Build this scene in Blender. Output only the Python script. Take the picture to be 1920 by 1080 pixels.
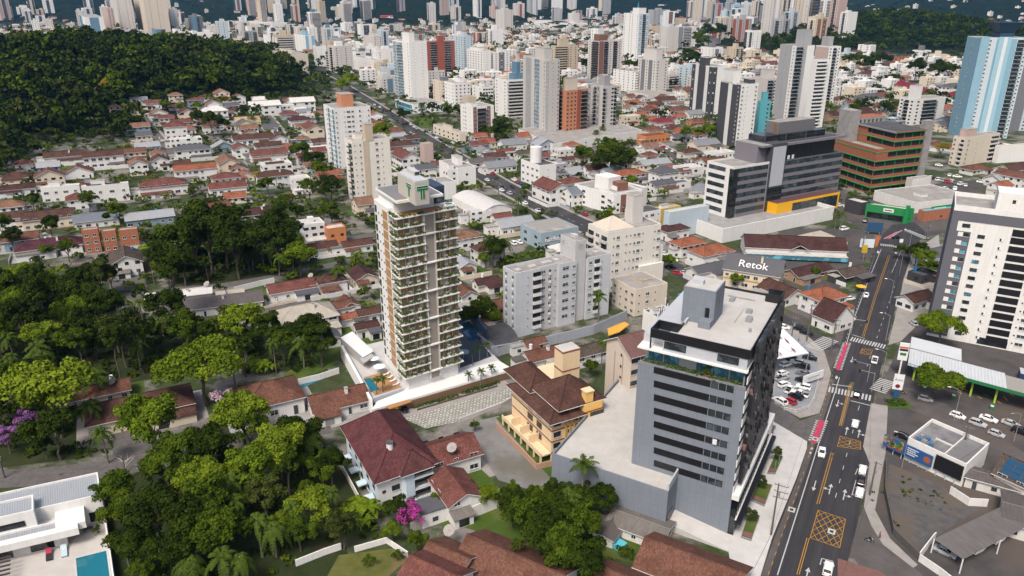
import bpy,math,random
import numpy as np
from mathutils import Vector
for _o in list(bpy.data.objects):bpy.data.objects.remove(_o)
SC=bpy.context.scene
COL=SC.collection
R=math.radians
# --- camera, sky, sun, exposure
F,PITCH,CAMH=1400.0,R(21.23),106.0
cam_d=bpy.data.cameras.new("camera");cam=bpy.data.objects.new("camera",cam_d);COL.objects.link(cam)
cam.location=(0,0,CAMH);cam.rotation_euler=(R(90)-PITCH,0,0)
cam_d.sensor_width=36;cam_d.lens=36*F/1920;cam_d.clip_start=1;cam_d.clip_end=20000
SC.camera=cam
SUN_EL,SUN_AZ=54.0,-156.0
wd=bpy.data.worlds.new("World");SC.world=wd;wd.use_nodes=True
_n=wd.node_tree.nodes;_bg=_n["Background"]
_sky=_n.new("ShaderNodeTexSky");_sky.sky_type='NISHITA';_sky.sun_disc=False
_sky.sun_elevation=R(SUN_EL);_sky.sun_rotation=R(SUN_AZ);_sky.dust_density=6.0;_sky.air_density=1.2
wd.node_tree.links.new(_sky.outputs[0],_bg.inputs[0]);_bg.inputs[1].default_value=0.1
sun_d=bpy.data.lights.new("sun",'SUN');sun_d.energy=2.0;sun_d.angle=R(16);sun_d.color=(1,.95,.89)
sun=bpy.data.objects.new("sun",sun_d);COL.objects.link(sun)
sun.rotation_euler=Vector((math.sin(R(SUN_AZ))*math.cos(R(SUN_EL)),math.cos(R(SUN_AZ))*math.cos(R(SUN_EL)),math.sin(R(SUN_EL)))).to_track_quat('Z','Y').to_euler()
sun.location=(-200,50,400)
SC.view_settings.view_transform='Standard';SC.view_settings.look='None'
SC.view_settings.exposure=0.7;SC.view_settings.gamma=1.0
SC.render.engine='CYCLES'
SC.cycles.use_denoising=True
SC.cycles.max_bounces=5;SC.cycles.diffuse_bounces=2;SC.cycles.glossy_bounces=2;SC.cycles.transmission_bounces=3
SC.cycles.transparent_max_bounces=6;SC.cycles.caustics_reflective=False;SC.cycles.caustics_refractive=False
# --- where a pixel of the view meets the ground
cP,sP=math.cos(PITCH),math.sin(PITCH)
def hills(x,y):
 z=0.0
 sx=118 if x>-450 else 330
 sy=150 if y<780 else 330
 z+=54*math.exp(-.5*(((x+450)/sx)**2+((y-780)/sy)**2))
 z+=66*math.exp(-.5*(((x-860)/230)**2+((y-1800)/190)**2))
 if y>2300:
  r=math.hypot(x,y);a=math.atan2(x,y)
  s=min(1,max(0,(r-3300)/2600));s=s*s*(3-2*s)
  k=1+.28*math.sin(a*9+1.3)+.2*math.sin(a*23+.4)+.12*math.sin(a*51+r*.002)+.1*math.sin(r*.004+a*14)
  z+=s*250*k
  z+=95*math.exp(-.5*(((x+330)/330)**2+((y-3700)/380)**2))
  z+=80*math.exp(-.5*(((x+1100)/420)**2+((y-3900)/420)**2))
  z+=70*math.exp(-.5*(((x-1900)/500)**2+((y-3300)/420)**2))
 return z
def ray(px,py):
 u,v=(px-960)/F,(py-540)/F
 return u,cP-v*sP,-(sP+v*cP)
def at(px,py,z=0.0):
 u,f,d=ray(px,py)
 t=(CAMH-z)/(-d if abs(d)>1e-5 else 1e-5)
 return Vector((u*t,f*t,z))
def atg(px,py,dz=0.0):
 "the point of the terrain (plus dz) under a pixel"
 u,f,d=ray(px,py)
 t=60.0
 while t<9000:
  x,y,z=u*t,f*t,CAMH+d*t
  if z<=hills(x,y)+dz:break
  t*=1.006
 return Vector((u*t,f*t,hills(u*t,f*t)))
def scale_at(p):
 "pixels per metre at a world point"
 return F/(p.y*cP+(CAMH-p.z)*sP)
def proj(p):
 d=p.y*cP+(CAMH-p.z)*sP
 v=((CAMH-p.z)*cP-p.y*sP)/d
 return 960+F*p.x/d,540+F*v
def az(deg):
 return Vector((math.sin(R(deg)),math.cos(R(deg)),0))
# --- materials
_M={}
class NT:
 def __init__(s,name,**kw):
  s.m=bpy.data.materials.new(name);s.m.use_nodes=True
  s.t=s.m.node_tree;s.n=s.t.nodes;s.b=s.n["Principled BSDF"]
  s.tc=s.n.new("ShaderNodeTexCoord");s.o=s.tc.outputs["Object"]
 def node(s,t,**inp):
  n=s.n.new(t)
  for k,v in inp.items():
   key=int(k[1:])if k[0]=='_' and k[1:].isdigit()else k.replace('_',' ')
   if hasattr(v,'is_output')or isinstance(v,bpy.types.NodeSocket):s.t.links.new(v,n.inputs[key])
   else:n.inputs[key].default_value=v
  return n
 def noise(s,scale,detail=3,vec=None,rough=.55):
  return s.node("ShaderNodeTexNoise",Vector=vec or s.o,Scale=scale,Detail=detail,Roughness=rough).outputs[0]
 def ramp(s,fac,stops):
  n=s.node("ShaderNodeValToRGB",Fac=fac);e=n.color_ramp.elements
  while len(e)<len(stops):e.new(.5)
  for i,(p,c)in enumerate(stops):
   e[i].position=p;e[i].color=(*c,1)if not isinstance(c,float)else(c,c,c,1)
  return n.outputs[0]
 def mix(s,fac,a,b,mode='MIX'):
  n=s.n.new("ShaderNodeMix");n.data_type='RGBA';n.blend_type=mode
  for i,v in((0,fac),(6,a),(7,b)):
   if isinstance(v,bpy.types.NodeSocket):s.t.links.new(v,n.inputs[i])
   elif i==0:n.inputs[0].default_value=v
   else:n.inputs[i].default_value=(*v,1)
  return n.outputs[2]
 def scaled(s,x,y,z,vec=None):
  return s.node("ShaderNodeMapping",Vector=vec or s.o,Scale=(x,y,z)).outputs[0]
 def math(s,op,a,b=0.0):
  n=s.n.new("ShaderNodeMath");n.operation=op
  for i,v in enumerate((a,b)):
   if isinstance(v,bpy.types.NodeSocket):s.t.links.new(v,n.inputs[i])
   else:n.inputs[i].default_value=v
  return n.outputs[0]
 def col(s,c):s.t.links.new(c,s.b.inputs["Base Color"])
 def bump(s,h,dist=.05,st=.6):
  n=s.node("ShaderNodeBump",Height=h,Distance=dist,Strength=st);s.t.links.new(n.outputs[0],s.b.inputs["Normal"])
 def rough(s,v):s.b.inputs["Roughness"].default_value=v
 def spec(s,v):s.b.inputs["Specular IOR Level"].default_value=v
def sc_(c,k):return tuple(min(1,max(0,v*k))for v in c)
def wall(c,grime=.28,name=None,joints=None):
 key=('wall',tuple(round(v,3)for v in c),grime,joints)
 if key in _M:return _M[key]
 t=NT(name or "painted_wall");t.rough(.85);t.spec(.25)
 a=t.noise(.35,4);st=t.noise(1.0,5,t.scaled(1.6,1.6,.09));f=t.noise(7,3)
 c1=t.mix(t.math('MULTIPLY',t.ramp(st,[(.42,0.0),(.78,1.0)]),grime*1.3),c,sc_((c[0]*.62,c[1]*.58,c[2]*.54),1))
 c2=t.mix(t.math('MULTIPLY',t.ramp(a,[(.35,0.0),(.7,1.0)]),grime),c1,sc_(c,.78))
 c3=t.mix(t.math('MULTIPLY',f,.12),c2,sc_(c,.6))
 if joints:
  pw,ph,rz=joints;mp=t.scaled(1,1,1);mp.node.inputs["Rotation"].default_value=(0,0,R(rz));sx=t.node("ShaderNodeSeparateXYZ",Vector=mp);cb=t.node("ShaderNodeCombineXYZ",X=sx.outputs[0],Y=sx.outputs[2])
  br=t.node("ShaderNodeTexBrick",Vector=cb.outputs[0],Scale=1.0,Color1=(1,1,1,1),Color2=(.95,.95,.96,1),Mortar=(.8,.8,.8,1));br.inputs["Brick Width"].default_value=pw;br.inputs["Row Height"].default_value=ph;br.inputs["Mortar Size"].default_value=.025;br.offset=0
  c3=t.mix(1.0,c3,br.outputs[0],'MULTIPLY')
 t.col(c3);_M[key]=t.m;return t.m
def plain(name,c,rough=.6,metal=0.0,spec=.5,var=.18,scale=2.0):
 key=(name,c,rough,metal)
 if key in _M:return _M[key]
 t=NT(name);t.rough(rough);t.spec(spec);t.b.inputs["Metallic"].default_value=metal
 t.col(t.mix(t.math('MULTIPLY',t.noise(scale,4),var*2),c,sc_(c,.6)))
 _M[key]=t.m;return t.m
def tile(c,name="clay_tile_roof",worn=.6):
 key=('tile',c,worn)
 if key in _M:return _M[key]
 t=NT(name);t.rough(.9);t.spec(.15)
 uv=t.tc.outputs["UV"]
 w1=t.node("ShaderNodeTexWave",Vector=uv,Scale=.85);w1.bands_direction='Y';w1.wave_profile='SAW'
 w2=t.node("ShaderNodeTexWave",Vector=uv,Scale=1.2);w2.bands_direction='X'
 br=t.node("ShaderNodeTexBrick",Vector=uv,Scale=1.0,Color1=(*sc_(c,1.25),1),Color2=(*sc_(c,.7),1),Mortar=(*sc_(c,.45),1))
 br.inputs["Brick Width"].default_value=.32;br.inputs["Row Height"].default_value=.42;br.inputs["Mortar Size"].default_value=.03
 nz=t.noise(.42,7,None,.72);n2=t.noise(1.6,5,None,.7);n3=t.noise(.27,5,None,.65)
 gray=(c[0]*.35+.01,c[1]*.45+.012,c[2]*.5+.012)
 cc=t.mix(t.math('MULTIPLY',t.ramp(nz,[(.42,0.0),(.68,1.0)]),worn),br.outputs[0],gray)
 cc=t.mix(t.math('MULTIPLY',t.ramp(n2,[(.52,0.0),(.72,1.0)]),.55),cc,(min(1,c[0]*1.75),c[1]*1.7,c[2]*1.6))
 cc=t.mix(t.math('MULTIPLY',t.ramp(n3,[(.44,0.0),(.62,1.0)]),.75),cc,sc_(c,.48))
 t.col(cc);t.bump(t.math('ADD',w1.outputs[1],w2.outputs[1]),.06,.7)
 _M[key]=t.m;return t.m
def sheet(c,name="corrugated_sheet_roof",pitch=3.0,worn=.4):
 key=('sheet',c,pitch,worn)
 if key in _M:return _M[key]
 t=NT(name);t.rough(.6);t.spec(.4)
 uv=t.tc.outputs["UV"]
 w=t.node("ShaderNodeTexWave",Vector=uv,Scale=pitch*.31);w.bands_direction='X'
 st=t.noise(1.0,4,t.scaled(2.2,.25,1,uv));nz=t.noise(.4,5)
 cc=t.mix(t.math('MULTIPLY',t.ramp(st,[(.4,0.0),(.75,1.0)]),worn),c,sc_((c[0],c[1]*.9,c[2]*.82),.5))
 cc=t.mix(t.math('MULTIPLY',t.ramp(nz,[(.4,0.0),(.7,1.0)]),worn*.7),cc,sc_(c,.6))
 cc=t.mix(t.math('MULTIPLY',w.outputs[1],.3),cc,sc_(c,.45))
 t.col(cc);t.bump(w.outputs[1],.05,.6);_M[key]=t.m;return t.m
def ground(name,c1,c2,scale=.4,c3=None,rough=.95,fine=6.0):
 key=('ground',name)
 if key in _M:return _M[key]
 t=NT(name);t.rough(rough);t.spec(.15)
 n1=t.noise(scale,6,None,.62);n2=t.noise(fine,4,None,.7);n3=t.noise(scale*.23,4)
 cc=t.mix(t.ramp(n1,[(.36,0.0),(.66,1.0)]),c1,c2)
 if c3:cc=t.mix(t.ramp(n3,[(.5,0.0),(.62,1.0)]),cc,c3)
 cc=t.mix(t.math('MULTIPLY',n2,.5),cc,sc_(c1,.55))
 t.col(cc);t.bump(n2,.05,.4);_M[key]=t.m;return t.m
def glassmat(name,c,rough=.08,var=.5):
 key=('glass',name)
 if key in _M:return _M[key]
 t=NT(name);t.rough(rough);t.spec(.9)
 r=t.n.new("ShaderNodeObjectInfo").outputs["Random"]
 v=t.node("ShaderNodeTexVoronoi",Vector=t.o,Scale=.45).outputs["Color"]
 rv=t.math('FRACT',t.math('ADD',r,t.node("ShaderNodeSeparateColor",Color=v).outputs[0]))
 t.col(t.mix(t.math('MULTIPLY',t.ramp(rv,[(.55,0.0),(1.0,1.0)]),var),c,(c[0]*3+.04,c[1]*3+.055,c[2]*3+.06)))
 _M[key]=t.m;return t.m
GLASS=glassmat("window_glass",(.018,.024,.03))
DARKG=glassmat("dark_glass",(.008,.01,.013),.05,.25)
BLUEG=glassmat("blue_glass",(.05,.16,.22),.06,.6)
WHITE=wall((.68,.67,.65),.26);OFFW=wall((.6,.58,.55),.3);CREAM=wall((.62,.54,.43),.25)
GREYW=wall((.33,.35,.39),.2);CONC=ground("raw_concrete",(.34,.33,.32),(.24,.23,.22),.3)
ROOFC=ground("concrete_roof",(.36,.34,.32),(.2,.19,.18),.22,(.28,.26,.24));ROOFL=ground("light_concrete_roof",(.55,.53,.5),(.4,.38,.36),.2)
ROOFD=ground("dark_roofing",(.1,.1,.105),(.06,.06,.065),.25)
FRAME=plain("white_window_frame",(.7,.7,.7),.5);DARK=plain("dark_metal",(.02,.02,.023),.5);BLACKP=plain("black_panel",(.012,.012,.015),.35,0,.5,.3,.5)
GREYM=plain("grey_metal",(.25,.26,.27),.45);ALU=plain("aluminium",(.5,.5,.5),.35,.6)
# --- mesh builder: world coordinates in, one object out
class Fr:
 "a building's own frame: origin at its near corner, U along the facade that runs to the right, V along the one to the left"
 def __init__(s,o,au,av):
  s.o=Vector(o);s.au=au;s.av=av;s.U=az(au);s.V=az(av);s.w=s.d=s.h=0
 def p(s,a,b,z=0.0):return s.o+s.U*a+s.V*b+Vector((0,0,z))
def solve(fr,axis,z,px,b=0.0):
 "distance along U or V at height z where the point shows at pixel column px"
 A=fr.p(0,b,z)if axis=='u' else fr.p(b,0,z)
 D=fr.U if axis=='u' else fr.V
 k=(px-960)/F
 return(k*(A.y*cP+(CAMH-A.z)*sP)-A.x)/(D.x-k*D.y*cP)
def tower_frame(x,yt,yb,xl,xr,au=60,av=-30,z0=0.0):
 Y=(CAMH-z0)*ray(x,yb)[1]/-ray(x,yb)[2]
 h=CAMH-Y*-ray(x,yt)[2]/ray(x,yt)[1]
 p=at(x,yt,h)
 fr=Fr((p.x,p.y,z0),au,av);fr.h=h-z0
 fr.w=solve(fr,'u',fr.h,xr);fr.d=solve(fr,'v',fr.h,xl)
 return fr
class MB:
 def __init__(s):s.v=[];s.f=[];s.m=[];s.uv=[];s.mats=[];s.seg=[]
 def mi(s,m):
  if m not in s.mats:s.mats.append(m)
  return s.mats.index(m)
 def face(s,pts,m,uv=None):
  i=len(s.v);s.v+=[tuple(p)for p in pts];s.f.append(tuple(range(i,i+len(pts))));s.m.append(s.mi(m))
  s.uv+=uv or[(0,0)]*len(pts)
  return s
 def hexa(s,b,t,m,bottom=True,top=None):
  "a block from four bottom and four top corners; corners go counter-clockwise seen from above"
  n=len(b)
  s.face(t,top or m)
  if bottom:s.face(b[::-1],m)
  for i in range(n):
   j=(i+1)%n;s.face([b[i],b[j],t[j],t[i]],m)
  return s
 def box(s,fr,a0,a1,b0,b1,z0,z1,m,top=None):
  q=[fr.p(a0,b0),fr.p(a1,b0),fr.p(a1,b1),fr.p(a0,b1)]
  return s.prism(q,fr.o.z*0+z0,z1,m,top)
 def prism(s,q,z0,z1,m,top=None):
  q=[Vector(p)for p in q]
  ar=sum(q[i].x*q[(i+1)%len(q)].y-q[(i+1)%len(q)].x*q[i].y for i in range(len(q)))
  if ar<0:q=q[::-1]
  return s.hexa([p+Vector((0,0,z0))for p in q],[p+Vector((0,0,z1))for p in q],m,True,top)
 def bar(s,a,b,r,m,n=6,r2=None):
  "a round bar from a to b"
  a,b=Vector(a),Vector(b);d=(b-a).normalized();r2=r if r2 is None else r2
  x=d.cross(Vector((0,0,1))if abs(d.z)<.9 else Vector((1,0,0))).normalized();y=d.cross(x)
  A=[a+(x*math.cos(k*2*math.pi/n)+y*math.sin(k*2*math.pi/n))*r for k in range(n)]
  B=[b+(x*math.cos(k*2*math.pi/n)+y*math.sin(k*2*math.pi/n))*r2 for k in range(n)]
  for k in range(n):
   j=(k+1)%n;s.face([A[k],A[j],B[j],B[k]][::-1],m)
  s.face(A,m);s.face(B[::-1],m);return s
 def mesh(s,name,o=(0,0,0),smooth=False):
  me=bpy.data.meshes.new(name);ox,oy,oz=o
  me.from_pydata([(x-ox,y-oy,z-oz)for x,y,z in s.v],[],s.f)
  for m in s.mats:me.materials.append(m)
  me.polygons.foreach_set("material_index",s.m)
  l=me.uv_layers.new(name="UVMap");l.data.foreach_set("uv",[c for p in s.uv for c in p])
  if smooth:me.polygons.foreach_set("use_smooth",[True]*len(s.f))
  me.update();return me
def link(name,me,parent=None,loc=None,rz=None):
 o=bpy.data.objects.new(name,me);COL.objects.link(o)
 if parent is not None:o.parent=parent
 if loc is not None:o.location=loc
 if rz is not None:o.rotation_euler=(0,0,rz)
 return o
def tag(o,label,cat,group=None):
 o["label"]=label;o["category"]=cat
 if group:o["group"]=group
 return o
def structure(name,mb,smooth=False):
 o=link(name,mb.mesh(name,smooth=smooth));o["kind"]="structure";return o
class Thing:
 def __init__(s,name,o,label,cat,group=None):
  s.o=Vector(o);s.e=link(name,None,None,s.o);s.e.empty_display_size=.5
  tag(s.e,label,cat,group)
 def part(s,name,mb,label=None,parent=None,smooth=False):
  ob=link(name,mb.mesh(name,s.o,smooth),parent or s.e)
  if label:ob["label"]=label
  return ob
 def put(s,name,me,p,rz=0.0,parent=None):
  return link(name,me,parent or s.e,Vector(p)-s.o,rz)
def single(name,mb,label,cat,group=None,o=None,smooth=False):
 "a thing that is one mesh"
 o=Vector(o)if o is not None else Vector(mb.v[0])
 ob=link(name,mb.mesh(name,o,smooth),None,o);return tag(ob,label,cat,group)
UP=Fr((0,0,0),90,0)
# --- windows: local x along the wall, y outward, z up, origin at sill centre
_W={}
def winmesh(w,h,style='std',fm=None,gm=None):
 fm=fm or FRAME;gm=gm or GLASS
 key=(round(w,2),round(h,2),style,fm.name,gm.name)
 if key in _W:return _W[key]
 m=MB();f=UP
 def bx(x0,x1,y0,y1,z0,z1,mt):m.box(f,x0,x1,y0,y1,z0,z1,mt)
 t=.07
 bx(-w/2,w/2,-.05,.03,0,h,gm)
 for x0,x1,z0,z1 in((-w/2,w/2,0,t),(-w/2,w/2,h-t,h),(-w/2,-w/2+t,t,h-t),(w/2-t,w/2,t,h-t)):bx(x0,x1,.03,.08,z0,z1,fm)
 if style in('std','ac','shut'):bx(-t/2,t/2,.03,.07,t,h-t,fm)
 if style=='std' or style=='ac':bx(-w/2-.1,w/2+.1,-.02,.16,-.12,0,OFFW)
 if style=='shut':bx(-w/2,-.02,.08,.12,0,h,FRAME)
 if style=='grid':
  n=max(2,round(w/1.1))
  for k in range(1,n):bx(-w/2+w*k/n-.03,-w/2+w*k/n+.03,.03,.07,t,h-t,fm)
  bx(-w/2,w/2,.032,.068,h*.62,h*.62+.05,fm)
 if style=='ac':bx(-.45,.35,0,.38,-.85,-.25,FRAME)
 _W[key]=m.mesh("window");return _W[key]
def fdir(fr,side):
 "unit vector along the wall and outward normal of a facade: R runs along U at b=0, L along V at a=0, BR and BL the far sides"
 if side in('R','BR'):
  d=fr.U;n=Vector((d.y,-d.x,0));n=n if n.dot(fr.V)<0 else-n
  return d,(n if side=='R' else-n)
 d=fr.V;n=Vector((d.y,-d.x,0));n=n if n.dot(fr.U)<0 else-n
 return d,(n if side=='L' else-n)
def fpt(fr,side,t,z):
 return{'R':lambda:fr.p(t,0,z),'BR':lambda:fr.p(t,fr.d,z),'L':lambda:fr.p(0,t,z),'BL':lambda:fr.p(fr.w,t,z)}[side]()
def rz_of(n):return math.atan2(n.y,n.x)-math.pi/2
def wbox(mb,P,d,n,w,y0,y1,z0,z1,m):
 "a block on a wall: centred on P along d, from y0 to y1 outward, z0 to z1 above P"
 q=[P-d*w/2+n*y0,P+d*w/2+n*y0,P+d*w/2+n*y1,P-d*w/2+n*y1]
 mb.prism(q,z0,z1,m)
# --- labels that say which one
LANDMARKS={}
PENDING=[]
ORD="first second third fourth fifth sixth seventh eighth ninth tenth eleventh twelfth thirteenth fourteenth fifteenth sixteenth seventeenth eighteenth nineteenth twentieth".split()
def later(o,desc,p,kind):
 PENDING.append((o,desc,proj(Vector(p)),kind))
def ordinal(k):
 if k<20:return ORD[k]
 return("twenty thirty forty fifty sixty seventy eighty ninety".split()[k//10-1-(k%10==9)]+"-"+ORD[(k%10)])if(k+1)%10 else{29:"thirtieth",39:"fortieth",49:"fiftieth"}.get(k,"last")
def settle_labels():
 by={}
 for o,d,q,kind in PENDING:
  best=min(LANDMARKS,key=lambda n:(LANDMARKS[n][0]-q[0])**2+(1.6*(LANDMARKS[n][1]-q[1]))**2)
  L=LANDMARKS[best]
  by.setdefault((d,best,kind),[]).append(((L[0]-q[0])**2+(L[1]-q[1])**2,o))
 for(d,best,kind),rows in by.items():
  rows.sort(key=lambda r:r[0])
  for k,(_,o)in enumerate(rows):
   if len(rows)==1:o["label"]=f"{d} near the {best}"
   else:o["label"]=f"{d}, {ordinal(k) + ' ' if k else ''}nearest the {best}"
# --- blocks of flats
BAYS={'w':(1.5,1.25,.95,'std'),'s':(.7,.7,1.45,'plain'),'W':(2.4,1.35,.9,'grid'),'a':(1.5,1.25,.95,'ac'),'h':(2.2,1.25,.95,'shut'),'t':(1.1,2.0,.5,'plain'),'n':(1.0,1.1,1.0,'std')}
def facade(T,mb,fr,side,code,z0,fh,floors,det,wm,acc,glass,balm,lo=0.0,hi=None,slab=1.1):
 L=fr.w if side in('R','BR')else fr.d
 hi=L if hi is None else hi
 n=len(code)
 if not n:return
 bw=(hi-lo)/n;d,nn=fdir(fr,side);rz=rz_of(nn)
 H=fh*floors
 i=0
 while i<n:
  c=code[i];j=i
  while j+1<n and code[j+1]==c and c in 'gdpbBk':j+=1
  t=lo+bw*(i+j+1)/2;wid=bw*(j-i+1)
  if c=='p':wbox(mb,fpt(fr,side,t,z0),d,nn,wid,0,.25,0,H+.6,acc)
  elif c=='g':
   wbox(mb,fpt(fr,side,t,z0),d,nn,wid*.86,0,.1,.3,H,glass)
   for k in range(floors):wbox(mb,fpt(fr,side,t,z0+k*fh),d,nn,wid*.86,.1,.16,-.1,.22,wm)
  elif c in 'dk':
   wbox(mb,fpt(fr,side,t,z0),d,nn,wid,0,.12,0,H+(0 if c=='k' else.5),acc)
   for k in range(floors):
    if det==2 and c=='d':T.put("window",winmesh(1.4,1.2,'std'),fpt(fr,side,t,z0+k*fh+1)+nn*.13,rz)
    elif c=='d':wbox(mb,fpt(fr,side,t,z0+k*fh),d,nn,1.5,.12,.17,1,2.2,FRAME if k%3==1 else glass)
  elif c in 'bB':
   for k in range(floors):
    P=fpt(fr,side,t,z0+k*fh)
    m=MB()if det==2 else mb
    wbox(mb,P,d,nn,wid*.84,0,.05,.1,2.35,glass)
    wbox(m,P,d,nn,wid*.96,0.05,slab,-.12,.08,balm)
    if c=='b':
     wbox(m,P,d,nn,wid*.96,slab-.12,slab,.08,1.05,balm)
     for sgn in(-1,1):wbox(m,P+d*(wid*.48-.06)*sgn,d,nn,.12,.05,slab-.12,.08,1.05,balm)
    else:
     wbox(m,P,d,nn,wid*.94,slab-.08,slab-.03,.08,1.0,glass)
    if det==2:T.part("balcony",m)
  elif c in BAYS:
   w,h,sill,st=BAYS[c];w=min(w,bw*.86);h=min(h,fh*.6);sill=min(sill,fh*.4)
   for k in range(floors):
    if det==2:T.put("window",winmesh(w,h,st),fpt(fr,side,t,z0+k*fh+sill)+nn*.03,rz)
    else:
     P=fpt(fr,side,t,z0+k*fh+sill)
     wbox(mb,P,d,nn,w,0,.05,0,h,glass)
     if st=='ac' and k%2:wbox(mb,P-d*.1,d,nn,.8,.02,.4,-.8,-.2,FRAME)
  i=j+1
def roofbits(T,fr,roofm,wm,boxes=(),par=.9,roof_name="roof"):
 m=MB();h=fr.h
 m.box(fr,.28,fr.w-.28,.28,fr.d-.28,h-.3,h-par+.12 if par>.5 else h+.02,roofm)
 T.part(roof_name,m)
 for k,b in enumerate(boxes):
  a0,a1,b0,b1,hh=b[:5];bm=b[5]if len(b)>5 else wm
  q=MB();q.box(fr,a0*fr.w,a1*fr.w,b0*fr.d,b1*fr.d,h-par+.1,h+hh-.25,bm)
  q.box(fr,a0*fr.w-.15,a1*fr.w+.15,b0*fr.d-.15,b1*fr.d+.15,h+hh-.25,h+hh,wm,ROOFC)
  T.part("water_tank_house" if hh>4 else "lift_housing",q)
def tower(name,label,spec,Lc,Rc,wm,acc=None,glass=None,balm=None,floors=None,fh=3.0,det=1,boxes=(),roofm=None,par=.9,cat="apartment block",au=60,av=-30,z0=0.0,group=None,base=0.0,zb=None,slab=1.1,back=True,d=None,lm=None):
 fr=tower_frame(*spec,au,av,z0)
 if d:fr.d=d
 if zb is not None:pass
 fr.w=max(4,fr.w);fr.d=max(4,fr.d)
 acc=acc or wm;glass=glass or GLASS;balm=balm or wm
 if lm is not False:LANDMARKS[lm or name.replace('_',' ')]=((spec[0]),spec[2]-6)
 T=Thing(name,fr.p(0,0),label,cat,group)
 m=MB()
 h=fr.h
 m.box(fr,0,fr.w,0,fr.d,-1.5 if z0==0 else-4,h-par,wm)
 for q in((0,fr.w,0,.25),(0,fr.w,fr.d-.25,fr.d),(0,.25,.25,fr.d-.25),(fr.w-.25,fr.w,.25,fr.d-.25)):m.box(fr,*q,h-par,h,wm)
 top=h-par
 fl=floors or max(2,int((top-base-.4)/fh));fh=(top-base-.3)/fl
 for side,code in(('L',Lc),('R',Rc)):facade(T,m,fr,side,code,base+.15,fh,fl,det,wm,acc,glass,balm,slab=slab)
 if back:
  for side,code in(('BL',Lc[::-1]),('BR',Rc[::-1])):facade(None,m,fr,side,''.join(c if c not in 'bB' else 'W' for c in code),base+.15,fh,fl,1,wm,acc,glass,balm)
 T.part("wall",m)
 roofbits(T,fr,roofm or ROOFC,wm,boxes,par)
 T.fr=fr
 return T
# --- houses
ROOFS={'b':tile((.1,.049,.038),worn=.4),'B':tile((.075,.035,.032),worn=.4),'r':tile((.17,.066,.053),worn=.35),'o':tile((.29,.105,.06),worn=.3),'n':tile((.165,.075,.052),worn=.5),'t':tile((.24,.13,.085),worn=.5),'y':tile((.46,.33,.18),worn=.2),'p':tile((.085,.03,.04),worn=.25),'k':tile((.1,.075,.06),worn=.6),'m':tile((.19,.03,.045),worn=.1),'d':sheet((.085,.085,.095),worn=.3),'g':sheet((.2,.21,.23),worn=.4),'G':sheet((.3,.31,.33),worn=.35),'W':sheet((.58,.56,.53),worn=.25),'w':ROOFL,'c':ROOFC,'x':sheet((.17,.155,.14),worn=.75),'e':sheet((.11,.095,.09),worn=.7),'T':sheet((.4,.36,.3),worn=.5),'u':sheet((.14,.155,.185),worn=.3)}
RNAME={'b':"brown tiled",'B':"dark brown tiled",'r':"red tiled",'o':"orange tiled",'n':"weathered red",'t':"tan tiled",'y':"straw-coloured tiled",'p':"maroon",'k':"grey-brown tiled",'m':"crimson",'d':"charcoal sheet",'g':"grey sheet",'G':"light grey sheet",'W':"white sheet",'w':"pale flat",'c':"concrete flat",'x':"weathered grey sheet",'e':"dark rusty sheet",'T':"beige sheet",'u':"slate-blue sheet"}
WALLS={'w':WHITE,'c':CREAM,'g':GREYW,'O':OFFW,'u':wall((.2,.27,.33)),'r':ground("bare_brick",(.42,.17,.1),(.3,.12,.07),1.2),'y':wall((.6,.42,.14)),'o':wall((.52,.2,.08)),'k':wall((.05,.05,.055)),'s':ground("stone_wall",(.2,.16,.13),(.1,.085,.075),.9),'t':wall((.36,.24,.16)),'b':wall((.42,.52,.56))}
WNAME={'w':"white",'c':"cream",'g':"grey",'O':"off-white",'u':"blue-grey",'r':"bare brick",'y':"yellow",'o':"orange",'k':"black",'s':"stone",'t':"brown",'b':"pale blue"}
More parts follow.
